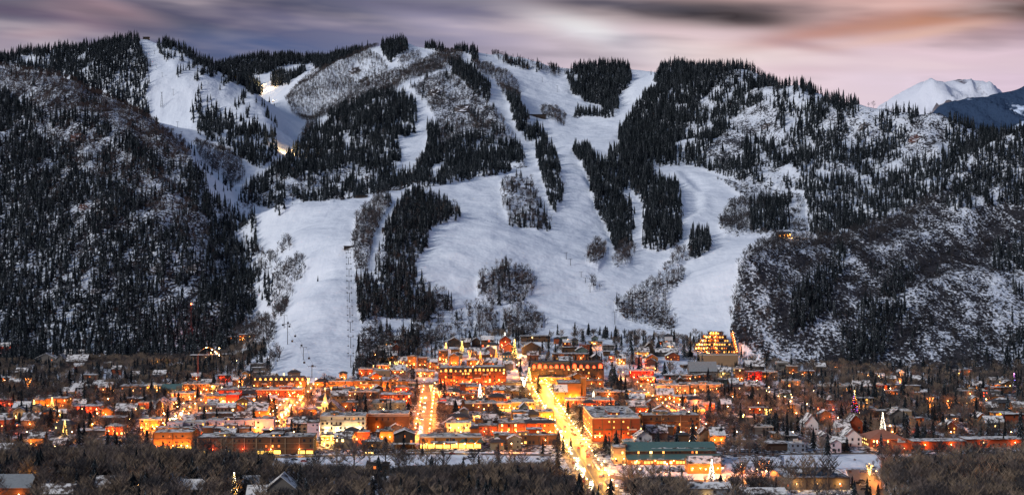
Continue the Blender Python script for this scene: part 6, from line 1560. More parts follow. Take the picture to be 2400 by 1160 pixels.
# ---------------------------------------------------------------- trees in town and by the river
FT = np.array(FOOT)
STREET_AREAS = [(s[0], s[1]) for s in NS]
def blocked(x, y, pad=1.6):
    """inside a building or on a street"""
    dx = np.abs(x[:, None] - (FT[None, :, 0] - (y[:, None] - FT[None, :, 1]) * .04)); dy = y[:, None] - FT[None, :, 1]
    b = ((dx < FT[None, :, 2] + pad) & (dy > -pad - .5) & (dy < FT[None, :, 3] + pad)).any(1)
    for (x13, hw, a, c, *_r) in NS: b |= (np.abs(x - (x13 + TS * (y - 1300))) < hw + 4) & (y > a) & (y < c)
    for (yy, hw, a, c, _n) in EW: b |= (np.abs(y - yy) < hw + 1.5) & (x > a) & (x < c)
    return b
def facing(x, y, reach=38):
    """just in front of a facade"""
    dx = np.abs(x[:, None] - FT[None, :, 0]); dy = FT[None, :, 1] - y[:, None]
    return ((dx < FT[None, :, 2] + 2) & (dy > 0) & (dy < reach)).any(1)
ZONES = [  # (conifer, bare, share kept in front of facades, outline by ground position in the photo)
 (.12,.24,.16, [(-300,846),(2700,846),(2700,1420),(-300,1420)]),
 (.14,.22,.25, [(840,780),(1720,790),(1760,862),(840,900)]),
 (.13,.42,.15, [(-300,840),(480,840),(520,872),(520,960),(470,1000),(350,1090),(-300,1090)]),
 (.35,.5,.3, [(330,835),(620,812),(640,860),(600,900),(520,905),(330,895)]),
 (.0,.9,.3, [(160,838),(330,836),(480,828),(600,815),(560,850),(330,868),(150,872)]),
 (.18,.36,.15, [(1560,905),(1700,880),(1760,862),(2700,862),(2700,1062),(1720,1050),(1700,990),(1560,960)]),
 (.0,.7,.3, [(1860,862),(2060,862),(2080,890),(1880,892)]),
 (.24,.62,.9, [(-300,1088),(330,1086),(480,1078),(640,1086),(690,1120),(930,1100),(1060,1094),(1280,1090),(1330,1100),(1360,1420),(-300,1420)]),
 (.40,.60,.9, [(1090,1094),(1285,1088),(1330,1110),(1350,1420),(1090,1420)]),
 (.22,.64,.8, [(1440,1135),(1600,1150),(1860,1160),(2010,1165),(2080,1120),(2200,1100),(2700,1062),(2700,1420),(1440,1420)]),
 (.12,.72,1., [(2170,1085),(2700,1062),(2700,1420),(2080,1420),(2130,1120)]),
 (.02,.55,.4, [(1690,1060),(1840,1062),(1830,1130),(1690,1128)]),
 (.0,.06,.1, [(930,1060),(1260,1060),(1270,1086),(1060,1092),(930,1088)]),
 (.02,.20,.3, [(680,1066),(900,1062),(930,1088),(860,1125),(700,1122)]),
 (.0,.0,.0, [(640,760),(840,780),(846,880),(836,900),(650,892),(620,850)]),
 (.0,.03,.0, [(2002,1098),(2056,1098),(2070,1175),(2005,1175)]),
 (.02,.12,.1, [(1830,1064),(2040,1064),(2060,1098),(1840,1096)]),
 (.0,.15,.1, [(1480,1100),(1700,1112),(1700,1150),(1560,1146),(1450,1130)]),
 (.75,.2,.9, [(1398,1128),(1440,1125),(1450,1240),(1400,1240)]),
 (.5,.1,.6, [(1416,1030),(1440,1030),(1450,1075),(1425,1080)]),
]
# clearings kept in front of the houses and the lit tree of the river edge
VIEW_GAPS = [(CX + F * f[0] / f[1], F * f[2] / f[1] + 2, f[1]) for f in FOOT if f[1] < 1085] + [(549, 16, 935), (1668, 14, 1010)]
TREES = []        # (kind, x, y, height, note)
def zones():
    rg = np.random.default_rng(21)
    for kind, sp in (('con', 7.0), ('bare', 6.0)):
        ys = np.arange(800, 2150, sp); P = []
        for yy in ys:
            w = yy * .41; xs = np.arange(-w, w, sp); P.append(np.stack([xs + rg.uniform(-.5, .5, len(xs)) * sp, yy + rg.uniform(-.5, .5, len(xs)) * sp], 1))
        P = np.concatenate(P); x, y = P[:, 0], P[:, 1]; z = height(x, y)
        px = CX + F * x / y; py = CY - F * (z - CAMZ) / y
        den = np.zeros(len(x)); kf = np.zeros(len(x))
        for c, b, k, poly in ZONES:
            q = inside(px, py, poly); den[q] = c if kind == 'con' else b; kf[q] = k
        nn = fbm(x, y, 60, 3, 61 if kind == 'con' else 63); den *= np.where(y < 1135, smooth(-.45, .25, nn + .12 + .5 * fbm(x, y, 22, 2, 65)), smooth(-.9, .35, nn + .1))
        keep = rg.random(len(x)) < den
        keep &= ~blocked(x, y, 2.2); fr = facing(x, y); keep &= ~fr | (rg.random(len(x)) < np.where((y > 1120) & (y < 1260), kf * .4, kf))
        con_, bare_, brush_ = classify(px, py, np.ones(len(x), bool))
        keep &= ~((py < 860) & (con_ + bare_ > .3))
        for i in np.nonzero(keep)[0]:
            if kind == 'con': h = (rg.uniform(11, 23) if y[i] < 1120 else rg.uniform(9, 19)) * (.8 if fr[i] else 1)
            else: h = (rg.uniform(9.5, 17) if y[i] < 1120 else rg.uniform(6.5, 13)) * (.7 if fr[i] else 1)
            if y[i] < 1135:                                          # the river woods stay low enough to leave the front row in view
                lim = np.interp(px[i], [0, 330, 600, 660, 900, 1280, 1330, 1440, 1700, 1990, 2060, 2200, 2400], [1052, 1040, 1062, 1082, 1092, 1080, 1110, 1118, 1112, 1118, 1068, 1066, 1058])
                h = min(h * (1.25 if kind == 'bare' else 1.0), (py[i] - lim + (rg.uniform(6, 40) if rg.random() < (.22 if px[i] < 640 or px[i] > 2050 else .1) else 0)) * y[i] / F)
                if h < 4: continue
                if rg.random() < .85 and any(y[i] < c and abs(px[i] - a) < b for a, b, c in VIEW_GAPS): continue
            TREES.append((kind, x[i], y[i], float(h), ''))
zones()
BIG = [  # single conifers one can point at (x, foot row, height in photo pixels, width factor, label)
 (646,1000,52,1.3,'big dark conifer speckled with lights, beside the left-hand avenue'), (857,992,62,1.7,'big round-topped conifer left of the brown stone block'), (836,985,40,1.3,'smaller dark conifer left of the big round-topped one'),
 (957,990,50,1.7,'broad dark conifer right of the grey-green office'), (1603,842,50,1.5,'tall dark conifer pair at the snowfield edge, left one'), (1618,840,42,1.4,'dark conifer right of the tall one at the snowfield edge'),
 (1540,830,30,1.1,'lone slim conifer on the snowfield edge'), (1479,828,52,1.2,'dark conifer below a bare treetop on the snowfield edge'), (1385,845,42,1.3,'dark conifer right of the long hillside inn'), (1398,860,40,1.3,'second dark conifer below the hillside inn'),
 (1385,890,44,1.3,'dark conifer in front of the arched hotel'), (1440,905,48,1.4,'large conifer behind the square brown brick block'), (1455,915,40,1.3,'conifer left of the orange-lit lamps'), (1940,1072,58,1.2,'large spire-like conifer on the right-hand snow bank'),
 (1985,1060,36,1.3,'round dark conifer right of the large spire-like one'), (1845,1040,80,.9,'very tall dark conifer left of the stacked grey house'), (1822,1030,62,1.0,'tall dark conifer behind the snowy flat house'), (2125,1035,70,1.3,'tall dark conifer right of the white lit tree'),
 (2150,1045,60,1.3,'dark conifer behind the terracotta hall'), (2190,1000,56,1.6,'massive dark conifer outlined with orange lights'), (2070,960,60,1.3,'massive dark conifer between the coloured tree and the slope'), (2275,1010,46,1.2,'dark conifer above the long low red building'),
 (2390,1045,84,1.1,'very tall conifer at the right edge'), (2352,1048,40,1.1,'conifer by the right end of the long low red building'), (2170,1118,44,1.6,'dark round conifer in the right-hand river woods'), (990,1072,40,1.0,'slim conifer in front of the timber pavilion'),
 (946,1068,56,1.0,'conifer against the timber pavilion'), (1168,1090,52,1.4,'dark conifer at the right end of the snowy park'), (1320,1066,46,1.3,'dark conifer at the left kerb of the bright street'), (1338,1052,30,1.2,'low dark conifer closer to the bright street'),
 (1420,1062,40,1.2,'dark conifer at the foot of the big red hotel'), (1456,1040,38,1.1,'conifer in front of the dark two-storey house'), (1432,1180,60,1.7,'broad dark bush-like conifer at the bottom of the bright street'), (1570,1120,34,1.2,'conifer before the teal-roofed hall'),
 (1598,1118,28,1.2,'smaller conifer before the teal-roofed hall'), (50,975,40,1.5,'dark conifer left of the glowing ochre houses'), (95,905,28,1.2,'dark conifer behind the left-hand yards'), (140,915,34,1.2,'pointed conifer left of the dark stair tower'),
 (196,1010,40,1.1,'dark spruce left of its twin above the low garage'), (211,1012,44,1.1,'dark spruce right of its twin above the low garage'), (130,1015,32,1.3,'dark conifers left of the yellow lit tree'), (352,985,50,1.1,'dark conifer left of the orange corner house'),
 (392,1000,44,1.2,'dark conifer right of the orange corner house'), (500,905,34,1.3,'dark conifer left of the red-lit house'), (560,902,38,1.5,'wide dark conifer right of the red-lit house'), (588,905,34,1.2,'conifer beside the terrace flats'),
 (1262,924,44,1.5,'dark conifer hung with lights above the blazing crossing'), (1282,842,20,1.2,'small conifer by the snowy terrace house'), (1690,1040,44,1.2,'dark conifer right of the orange-walled house'), (1660,900,40,1.1,'dark conifer below the sloping grey roof'),
 (1632,1005,60,1.2,'tall conifer right of the brown annex'), (1700,985,44,1.2,'dark conifer beside the orange lamp on the right'), (1212,864,26,1.1,'thin conifer on the hill street'), (1186,858,30,1.1,'conifer left of the hill street')]
for (px, py, hp, wf, lb) in BIG:
    x, y, z = ray_ground(px, py); TREES.append(('con', x, y, hp * y / F, (lb, wf)))

EMERGENT = [(60,1120,70),(110,1118,64),(180,1128,60),(300,1085,62),(330,1078,56),(420,1120,60),(480,1118,60),(700,1150,60),(790,1112,64),(828,1118,96),(868,1105,78),(905,1100,72),(1000,1112,66),(1040,1112,60),(1110,1110,58),(1200,1112,56),(1290,1130,60),
 (1480,1140,62),(1530,1142,60),(1740,1140,70),(1770,1142,78),(1800,1140,70),(1850,1152,75),(1880,1150,88),(1910,1152,80),(1940,1150,85),(2080,1108,66),(2150,1105,70),(2190,1135,72),(2250,1115,78),(2330,1120,76),(2385,1140,80)]
for k, (px, py, hp) in enumerate(EMERGENT):
    x, y, z = ray_ground(px, py); TREES.append(('bare', x, y, hp * y / F, ('tall spreading bare tree rising over the river thicket, %s from the left' % ordinal(k + 1), 1.35)))

def conifer_thing(i, x, y, h, wf, label, group):
    t, c = CON[i % len(CON)]
    r = empty('conifer_tree', (x, y, hz(x, y) - .1), rb.uniform(0, 6.28)); r.scale = (h * wf, h * wf, h)
    setp(r, label, 'conifer tree', group)
    obj('trunk', t, (0, 0, 0), 0, r); obj('crown', c, (0, 0, 0), 0, r); return r
def bare_thing(i, x, y, h, wf, label, group):
    t, c = BARE[i % len(BARE)]
    r = empty('bare_tree', (x, y, hz(x, y) - .1), rb.uniform(0, 6.28)); r.scale = (h * wf, h * wf, h)
    setp(r, label, 'bare tree', group)
    obj('trunk', t, (0, 0, 0), 0, r); obj('crown', c, (0, 0, 0), 0, r); return r

def label_trees(items, word):
    """items: (x, y, h); returns a label for each from the nearest landmark and its place there"""
    by = {}
    for i, (x, y, h) in enumerate(items):
        L = min(LAND, key=lambda t: (t[0] - x) ** 2 + (t[1] - y) ** 2)
        px, lp = CX + F * x / y, CX + F * L[0] / L[1]; w = 900 / L[1] * 20
        rel = 'in front of' if y < L[1] - 14 and abs(px - lp) < 70 else ('behind' if y > L[1] + 14 and abs(px - lp) < 70 else ('left of' if px < lp else 'right of'))
        by.setdefault((rel, L[2]), []).append((px, i))
    out = [None] * len(items)
    for (rel, s), v in by.items():
        v.sort(); wd = word
        if len((word + ' ' + rel + ' the ' + s).split()) > 12: word = word.replace('plain ', '')
        if len(v) > 1:
            for k, (_p, i) in enumerate(v): out[i] = '%s %s the %s, %s from the left' % (word, rel, s.rstrip(','), ordinal(k + 1))
        else: out[v[0][1]] = '%s %s the %s' % (word, rel, s.rstrip(','))
        word = wd
    return out

def plant_town():
    for kind, fn, word, sc_coll, grp, cap in (('con', conifer_thing, 'dark conifer', C_CON, 'conifers in the town', 240), ('bare', bare_thing, 'bare tree', C_BARE, 'leafless trees in the town and by the river', 285)):
        T = [t for t in TREES if t[0] == kind]
        def score(t):
            px = CX + F * t[1] / t[2]; foot = CY + F * CAMZ / t[2]; top = foot - F * t[3] / t[2]
            return (1000 if t[4] else 0) + (t[3] / t[2] * 1000 if 0 < px < 2400 and top < 1130 else -50) - (0 if foot < 1170 else 4)
        T.sort(key=score, reverse=True)
        ind, rest = T[:cap], T[cap:]
        plain = [t for t in ind if not t[4]]; labs = label_trees([(t[1], t[2], t[3]) for t in plain], 'plain ' + word if kind == 'con' else word); li = iter(labs)
        for k, t in enumerate(ind):
            if t[4]: fn(k, t[1], t[2], t[3], t[4][1], t[4][0], None)
            else: fn(k, t[1], t[2], t[3], rb.uniform(1.15, 1.6) if kind == 'con' else rb.uniform(1, 1.4), next(li), grp)
        if rest:
            a = np.array([(t[1], t[2], t[3]) for t in rest]); rg = np.random.default_rng(3)
            z = height(a[:, 0], a[:, 1]) - .1; wf = rg.uniform(1.1, 1.5, len(a))
            coll = TOWN_CON if kind == 'con' else TOWN_BARE
            scatter('town_conifers' if kind == 'con' else 'town_thicket', 'dark conifers scattered through the farther yards of the town' if kind == 'con' else 'dense leafless thicket of the river and the yards', 'trees',
                    np.stack([a[:, 0], a[:, 1], z], 1), rg.uniform(0, 6.28, len(a)), np.stack([a[:, 2] * wf, a[:, 2] * wf, a[:, 2]], 1), rg.integers(0, 6 if kind == 'con' else 9, len(a)), coll)
        print(kind, len(ind), len(rest))
def join_pair(pair, name, mats):
    V, Fc, MI = [], [], []
    for mi, me in enumerate(pair):
        s = len(V); V += [tuple(v.co) for v in me.vertices]; Fc += [tuple(i + s for i in p.vertices) for p in me.polygons]; MI += [mi] * len(me.polygons)
    me = mesh_np(name, V, Fc, mats); me.polygons.foreach_set('material_index', MI); return me
TOWN_CON = source_collection('town_conifer_source', [join_pair(p, 'town_conifer', [M_BARK, M_NEEDLE]) for p in CON])
TOWN_BARE = source_collection('town_bare_source', [join_pair(p, 'town_bare_tree', [M_BARK, p[1].materials[0]]) for p in BARE])
plant_town()

# low shrubs in the river thicket and snow-dusted yards
def thicket():
    rg = np.random.default_rng(31); P = []
    for yy in np.arange(862, 1900, 4.2):
        w = yy * .41; xs = np.arange(-w, w, 4.2); P.append(np.stack([xs + rg.uniform(-2, 2, len(xs)), yy + rg.uniform(-2, 2, len(xs))], 1))
    P = np.concatenate(P); x, y = P[:, 0], P[:, 1]; z = height(x, y); px = CX + F * x / y; py = CY - F * (z - CAMZ) / y
    den = np.zeros(len(x))
    for c, b, k, poly in ZONES: q = inside(px, py, poly); den[q] = b
    keep = (rg.random(len(x)) < den * .55 * smooth(-.2, .3, fbm(x, y, 30, 3, 71))) & ~blocked(x, y, .5)
    k = np.nonzero(keep)[0]; h = rg.uniform(1.0, 3.2, len(k))
    scatter('undergrowth', 'brown leafless undergrowth between the trees of the valley floor', 'undergrowth', np.stack([x, y, z - .1], 1)[k], rg.uniform(0, 6.28, len(k)), np.stack([h * 1.4, h * 1.4, h], 1), rg.integers(0, 3, len(k)), C_SHRUB)
thicket()

# ---------------------------------------------------------------- trees hung with lights
def bulb_mat(name, c, s): return mat_emit(name, c, s)
BM = {'gold': bulb_mat('gold_bulbs', (1, .62, .16), 9), 'amber': bulb_mat('amber_bulbs', (1, .30, .05), 7), 'white': bulb_mat('white_bulbs', (1, .84, .62), 10), 'red': bulb_mat('red_bulbs', (1, .05, .03), 6),
      'blue': bulb_mat('blue_bulbs', (.15, .2, 1), 6), 'green': bulb_mat('green_bulbs', (.3, 1, .1), 4), 'violet': bulb_mat('violet_bulbs', (.7, .1, 1), 6), 'pink': bulb_mat('pink_bulbs', (1, .25, .6), 7)}
def octa(m, c, r, mi):
    m.poly([(c[0] + r, c[1], c[2]), (c[0] - r, c[1], c[2]), (c[0], c[1] + r, c[2]), (c[0], c[1] - r, c[2]), (c[0], c[1], c[2] + r), (c[0], c[1], c[2] - r)],
           [(0, 2, 4), (2, 1, 4), (1, 3, 4), (3, 0, 4), (2, 0, 5), (1, 2, 5), (3, 1, 5), (0, 3, 5)], mi)
LIT = [  # (x, foot row, height px, colours, shape, power, label)
 (80,976,38,('gold',),'con',5000,'glowing yellow tree, left of its larger twin before the ochre houses'), (122,978,44,('gold',),'con',7000,'larger glowing yellow tree before the ochre houses'),
 (152,1024,38,('gold',),'con',5000,'yellow lit Christmas tree among dark spruces on the left'), (549,1178,66,('gold','white'),'con',6000,'tall golden Christmas tree with a star at the bottom of the view'),
 (381,974,28,('amber',),'con',3000,'small amber lit tree left of the slanting lights'), (66,915,34,('amber',),'bare',3000,'orange lit bare tree above the left-hand yards'), (1240,896,34,('gold',),'con',5000,'leftmost of three yellow lit trees below the arched hotel'),
 (1256,894,28,('gold',),'con',3500,'middle of three yellow lit trees below the arched hotel'), (1272,892,20,('gold',),'con',3000,'rightmost of three yellow lit trees below the arched hotel'), (1228,912,34,('white',),'bare',5000,'white lit bare tree beside the crossing'),
 (1125,934,34,('white',),'con',4500,'white lit tree below the grand hotel'), (1158,926,26,('gold',),'bare',4000,'lit bare tree right of the white lit tree'), (2003,985,66,('green','amber','red','blue','violet','red'),'con',2500,'tall many-coloured Christmas tree'),
 (2069,1024,54,('white',),'con',6000,'white spiral-lit tree behind the terracotta hall'), (2377,902,28,('pink','violet','blue','white'),'con',1500,'small pink and violet lit tree at the right'), (1668,1130,50,('white',),'con',6000,'white spiral-lit tree before the amber-lit wing'),
 (1368,936,18,('white',),'con',5000,'left one of two small white lit trees behind the long red building'), (1391,936,18,('white',),'con',5000,'right one of two small white lit trees behind the long red building'),
 (1206,842,44,('gold',),'con',9000,'blazing golden tree at the head of the hill street'), (1183,806,26,('white',),'con',4000,'white lit tree by the red-lit chalet'), (914,866,18,('gold',),'con',3000,'left one of two lit trees before the ochre block'),
 (929,868,24,('gold',),'bare',3000,'right one of two lit trees before the ochre block'), (1045,822,18,('amber','gold'),'con',2500,'pointed lit tree beside the narrow lit block'), (1083,826,26,('gold',),'con',2500,'slim golden tree in the hill quarter'),
 (1101,842,24,('amber',),'bare',2500,'amber lit bare tree in the hill quarter'), (1126,846,20,('amber',),'con',2000,'amber lit tree between terraced houses'), (1081,862,20,('amber',),'con',2500,'amber lit tree above the grand hotel roof'),
 (1128,866,26,('amber',),'bare',2500,'orange lit bare tree above the grand hotel roof'), (1163,842,22,('amber',),'con',2000,'amber lit tree left of the hill street'), (665,890,16,('gold',),'con',2500,'left one of two lit trees behind the mansard hotel'),
 (680,890,16,('gold',),'con',2500,'right one of two lit trees behind the mansard hotel'), (832,975,20,('red','amber'),'bare',3000,'red lit round tree left of the big round-topped conifer'), (568,908,28,('amber',),'bare',6000,'orange glowing bare tree left of the mansard hotel'),
 (2180,962,36,('amber',),'bare',1500,'orange light strings left of the massive dark conifer'), (2224,962,22,('amber',),'bare',1200,'orange light strings right of the massive dark conifer'), (1800,988,34,('gold',),'bare',9000,'blazing yellow bare tree right of town'),
 (1740,1124,36,('amber',),'bare',6000,'left one of two orange lit bare trees by the drive'), (1790,1130,58,('amber',),'bare',8000,'taller orange lit bare tree by the drive'), (2038,1118,34,('gold',),'bare',5000,'yellow lit bare tree beside the car park'),
 (366,1048,26,('gold',),'con',3500,'left light figure before the orange corner block'), (385,1052,30,('gold',),'con',3500,'right light figure before the orange corner block'), (760,1048,24,('gold',),'bare',4000,'left lit shrub at the amber shopfronts'),
 (776,1050,26,('gold',),'con',4000,'middle lit tree at the amber shopfronts'), (794,1050,34,('gold',),'bare',4500,'right lit tree at the amber shopfronts'), (1570,926,24,('amber',),'bare',5000,'amber lit tree below the balcony lodge, left one'),
 (1545,938,24,('gold',),'bare',6000,'golden lit tree below the balcony lodge'), (1960,872,14,('amber',),'bare',1200,'faint orange lit tree at the slope foot'), (2110,900,16,('amber',),'bare',1500,'orange lit shrub below the white gabled house'),
 (1030,935,22,('gold',),'bare',6000,'lit tree at the head of the middle amber street'), (1010,918,18,('gold',),'bare',5000,'lit tree on the corner of the middle amber street'), (340,1022,34,('amber',),'bare',6000,'amber lit bare tree before the orange corner house'),
 (722,902,18,('gold',),'bare',6000,'lit bare tree right of the mansard hotel'), (705,945,22,('gold',),'bare',6000,'lit bare tree beside the left-hand avenue')]
for k, (px, py, hp, cols, shape, pw, lb) in enumerate(LIT):
    x, y, z = ray_ground(px, py); h = hp * y / F; rg = random.Random(900 + k)
    r = empty('lit_tree', (x, y, z - .1), rg.uniform(0, 6)); setp(r, lb, 'lit tree')
    wf = rg.uniform(1.3, 1.7) if shape == 'con' else 1.25
    t, c = (CON if shape == 'con' else BARE)[k % 6]
    a = obj('trunk', t, (0, 0, 0), 0, r); b = obj('crown', c, (0, 0, 0), 0, r)
    for o in (a, b): o.scale = (h * wf, h * wf, h)
    m = MB(); n = 150 if hp > 30 else 80; rad = .26 * h * .5 if shape == 'con' else .24 * h
    br = max(.13, .19 * y / 1300)
    for q in range(n):
        if shape == 'con':
            f = (q + .5) / n; an = q * .62 + rg.uniform(-.3, .3); rr = rad * 1.2 * (1 - f) ** .85 + .08; p = (rr * math.cos(an), rr * math.sin(an), h * (.08 + .94 * f))
            ci = min(len(cols) - 1, int((1 - f) * len(cols))) if len(cols) > 2 else rg.randrange(len(cols))
            if len(cols) > 2 and rg.random() < .35: ci = rg.randrange(len(cols))
        else:
            an = rg.choice((0, 1, 2, 3, 4, 5)) * 1.05 + .1 * rg.random(); f = rg.random(); rr = rad * f ** 1.4; p = (rr * math.cos(an), rr * math.sin(an), h * (.06 + .8 * f)); ci = rg.randrange(len(cols))
        octa(m, p, br * rg.uniform(.7, 1.3), ci)
    m.add('light_string', [BM[c_] for c_ in cols], r)
    if shape == 'con' and hp > 40:
        s = MB(); octa(s, (0, 0, h * 1.04), br * 2.6, 0); s.add('star', [BM['white' if 'white' in cols else 'gold']], r)
    light(r, (0, -1.8, h * .45), pw, {'gold': GOLD, 'amber': (1, .28, .05), 'white': WHITEL, 'red': REDL, 'green': AMB, 'pink': (1, .3, .7)}[cols[0]], .8)
# ---------------------------------------------------------------- church with a steeple
def church():
    h = 9.0; D = solve_top(770, 958, h); x = (770 - CX) * D / F
    r = empty('church', (x, D, hz(x, D)), SKEW); setp(r, 'pale stone church with a lit steeple and a cross', 'church')
    FOOT.append((x, D, 12, 26)); LAND.append((x, D + 13, 'steepled church'))
    m = MB(); m.box(-8, 12, 4, 28, 0, 6); m.prism([(-8, 6), (12, 6), (2, 14.5)], 4, 28); m.add('wall', [W['tan']], r)
    for s, (xa, xb) in ((-1, (-9, 2)), (1, (2, 13))):
        pts = [(xa, 5.3 if s < 0 else 14.8), (xb, 14.8 if s < 0 else 5.3)]
        m = MB(); m.prism([pts[0], (pts[0][0], pts[0][1] + .35), (pts[1][0], pts[1][1] + .35), pts[1]], 3.4, 28.6); m.add('roof', [M_ROOF], r)
        m = MB(); m.prism([(pts[0][0] + .2, pts[0][1] + .38), (pts[0][0] + .2, pts[0][1] + .75), (pts[1][0] - .2, pts[1][1] + .75), (pts[1][0] - .2, pts[1][1] + .38)], 3.6, 28.4); m.add('roof_snow', [M_CAP], r)
    m = MB(); m.box(-6.0, -.4, 0, 5.6, 0, 13); m.add('tower', [W['cream']], r)
    m = MB(); m.box(-6.4, 0, -.4, 6, 13.004, 13.5); m.poly([(-6.2, -.2, 13.51), (-.2, -.2, 13.51), (-.2, 5.8, 13.51), (-6.2, 5.8, 13.51), (-4.4, 1.6, 17), (-2.0, 1.6, 17), (-2.0, 4.0, 17), (-4.4, 4.0, 17)], [(0, 1, 5, 4), (1, 2, 6, 5), (2, 3, 7, 6), (3, 0, 4, 7)])
    m.add('belfry', [M_TRIM], r)
    m = MB(); m.poly([(-4.7, 1.3, 17.004), (-1.7, 1.3, 17.004), (-1.7, 4.3, 17.004), (-4.7, 4.3, 17.004), (-3.2, 2.8, 24.5)], [(0, 1, 4), (1, 2, 4), (2, 3, 4), (3, 0, 4)]); m.add('steeple', [W['cream']], r)
    m = MB(); m.box(-3.32, -3.08, 2.68, 2.92, 24.2, 27.6); m.box(-4.1, -2.3, 2.70, 2.90, 26.2, 26.5); m.add('cross', [E_BRIGHT], r)
    for xx in (-4.6, -2.0):
        m = MB(); m.prism([(-.5, 0), (.5, 0), (.5, 3), (0, 3.8), (-.5, 3)], -.08, -.01); m.add('window', [M_GLASS], r, (xx, 0, 7.5))
    for q in range(4): obj('window', WIN['dim'], (3 + q * 2.2, 4, 2.0), 0, r)
    for p in ((-3.2, -2.2, 15.0), (-3.2, -2.5, 2.5)):
        lamp = MB().ball((0, 0, 0), .2).add('floodlight', [E_BULB], r, p); light(lamp, (0, -.8, 0), 5200, GOLD, .4)
church()

# ---------------------------------------------------------------- stepped hillside flats
def pyramid():
    D0 = solve_top(1684, 822, 4.0); x = (1684 - CX) * D0 / F; z = hz(x, D0)
    r = empty('stepped_flats', (x, D0, z), SKEW); setp(r, 'stepped hillside flats rising in six lit terraces', 'flats')
    k = D0 / F; FOOT.append((x, D0, 50 * k, 50)); LAND.append((x, D0 + 20, 'stepped hillside flats'))
    rows = [(-60, 40), (-54, 37), (-50, 33), (-40, 30), (-30, 27), (-12, 18)]
    for i, (a, b) in enumerate(rows):
        xa, xb = a * k, b * k; y0 = i * 6.0; z0 = i * 4.2
        m = MB(); m.box(xa, xb, y0, y0 + 12, z0 - 3, z0 + 3.6); m.add('storey', [W['brown']], r)
        m = MB(); m.box(xa - .6, xb + .6, y0 - 1.4, y0 + 12, z0 + 3.604, z0 + 3.95, 0); m.add('balcony_slab', [M_DTRIM], r); snow_slab(r, xa - .5, xb + .5, y0 - 1.35, y0 + 4.6, z0 + 3.96, .3)
        m = MB(); m.box(xa, xb, y0 - 1.5, y0 - 1.4, z0 + .1, z0 + 1.0); m.add('balcony_rail', [W['dark']], r)
        n = int((xb - xa) / 3.0)
        for q in range(n):
            if rb.random() < .9: obj('window', WIN[rb.choice(('warm', 'dim', 'dark', 'warm') if q > n * .3 else ('warm', 'bright', 'warm'))], (xa + (q + .5) * (xb - xa) / n, y0, z0 + .9), 0, r, (1.5, 1, 1.1))
        for q in range(3):
            lamp = MB().ball((0, 0, 0), .2).add('wall_wash_lamp', [E_BULB], r, (xa + (q * .22 + .1) * (xb - xa), y0 - .3, z0 + 2.9)); light(lamp, (0, -1.2, 0), 2600, AMB)
    m = MB()
    for q in range(26): m.box(42 * k - q * .05, 42 * k + 3.2, 2 + q * 1.3, 3.3 + q * 1.3, q * .95 - 3, q * .95)
    m.add('stair', [W['tan']], r)
    for q in range(9):
        lamp = MB().ball((0, 0, 0), .22).add('stair_lamp', [E_BULB], r, (42 * k + 1.5, 3 + q * 3.7, q * 2.75 + 2.6)); light(lamp, (0, -.5, 0), 1700, AMB)
pyramid()

# ---------------------------------------------------------------- lifts
M_STEEL = mat_roof('lift_steel', (.06, .065, .07), .4, .5)
def top_of(px, py, hp):
    x, y, z = ray_ground(px, py); return x, y, z, hp * y / F
def lift_tower(px, py, hp, label, cross=3.2, lattice=False, group=None, thick=.32):
    x, y, z, h = top_of(px, py, hp); r = empty('lift_tower', (x, y, z - .3)); setp(r, label, 'lift tower', group)
    if lattice:
        m = MB()
        for a, b in ((-1, -1), (1, -1), (1, 1), (-1, 1)): m.tube((a * 2.6, b * 2.6, 0), (a * .6, b * .6, h), .22, .14, 4)
        for q in range(6):
            f0, f1 = q / 6, (q + 1) / 6
            for a, b, c, d in ((-1, -1, 1, -1), (1, -1, 1, 1), (1, 1, -1, 1), (-1, 1, -1, -1)):
                w0, w1 = 2.6 - 2 * f0, 2.6 - 2 * f1; m.tube((a * w0, b * w0, h * f0), (c * w1, d * w1, h * f1), .1, n=3)
        m.add('mast', [M_STEEL], r)
    else: MB().tube((0, 0, 0), (0, 0, h), thick * 1.3, thick, 8).add('mast', [M_STEEL], r)
    m = MB(); m.box(-cross, cross, -.22, .22, h, h + .4); m.add('crossarm', [M_STEEL], r)
    for s in (-1, 1): MB().box(-.22, .22, -1.6, 1.6, -.55, -.15).add('sheave_train', [M_STEEL], r, (s * cross * .92, 0, h))
    return (x, y, z + h - .7)
def cable(p, q, off, label, sag=3.0):
    m = MB(); n = 10; P = []
    for i in range(n + 1):
        f = i / n; P.append((p[0] + (q[0] - p[0]) * f + off, p[1] + (q[1] - p[1]) * f, p[2] + (q[2] - p[2]) * f - sag * 4 * f * (1 - f)))
    for a, b in zip(P[:-1], P[1:]): m.tube(a, b, .07, n=4)
    setp(m.add('lift_cable', [M_STEEL]), label, 'cable'); return P
def cabin(p, label):
    r = empty('gondola_cabin', (p[0], p[1], p[2] - 4.2)); setp(r, label, 'gondola cabin', 'gondola cabins over the run')
    m = MB(); m.prismx([(-.9, 0), (-1.25, .9), (-1.1, 2.2), (1.1, 2.2), (1.25, .9), (.9, 0)], -1.1, 1.1); m.add('body', [M_STEEL], r)
    m = MB(); m.box(-1.12, 1.12, -.9, .9, 1.0, 1.9); m.box(-.8, .8, -1.24, 1.24, 1.0, 1.85); m.add('window_band', [M_GLASS], r)
    MB().tube((0, 0, 2.2), (0, 0, 4.2), .08, n=4).add('hanger', [M_STEEL], r)
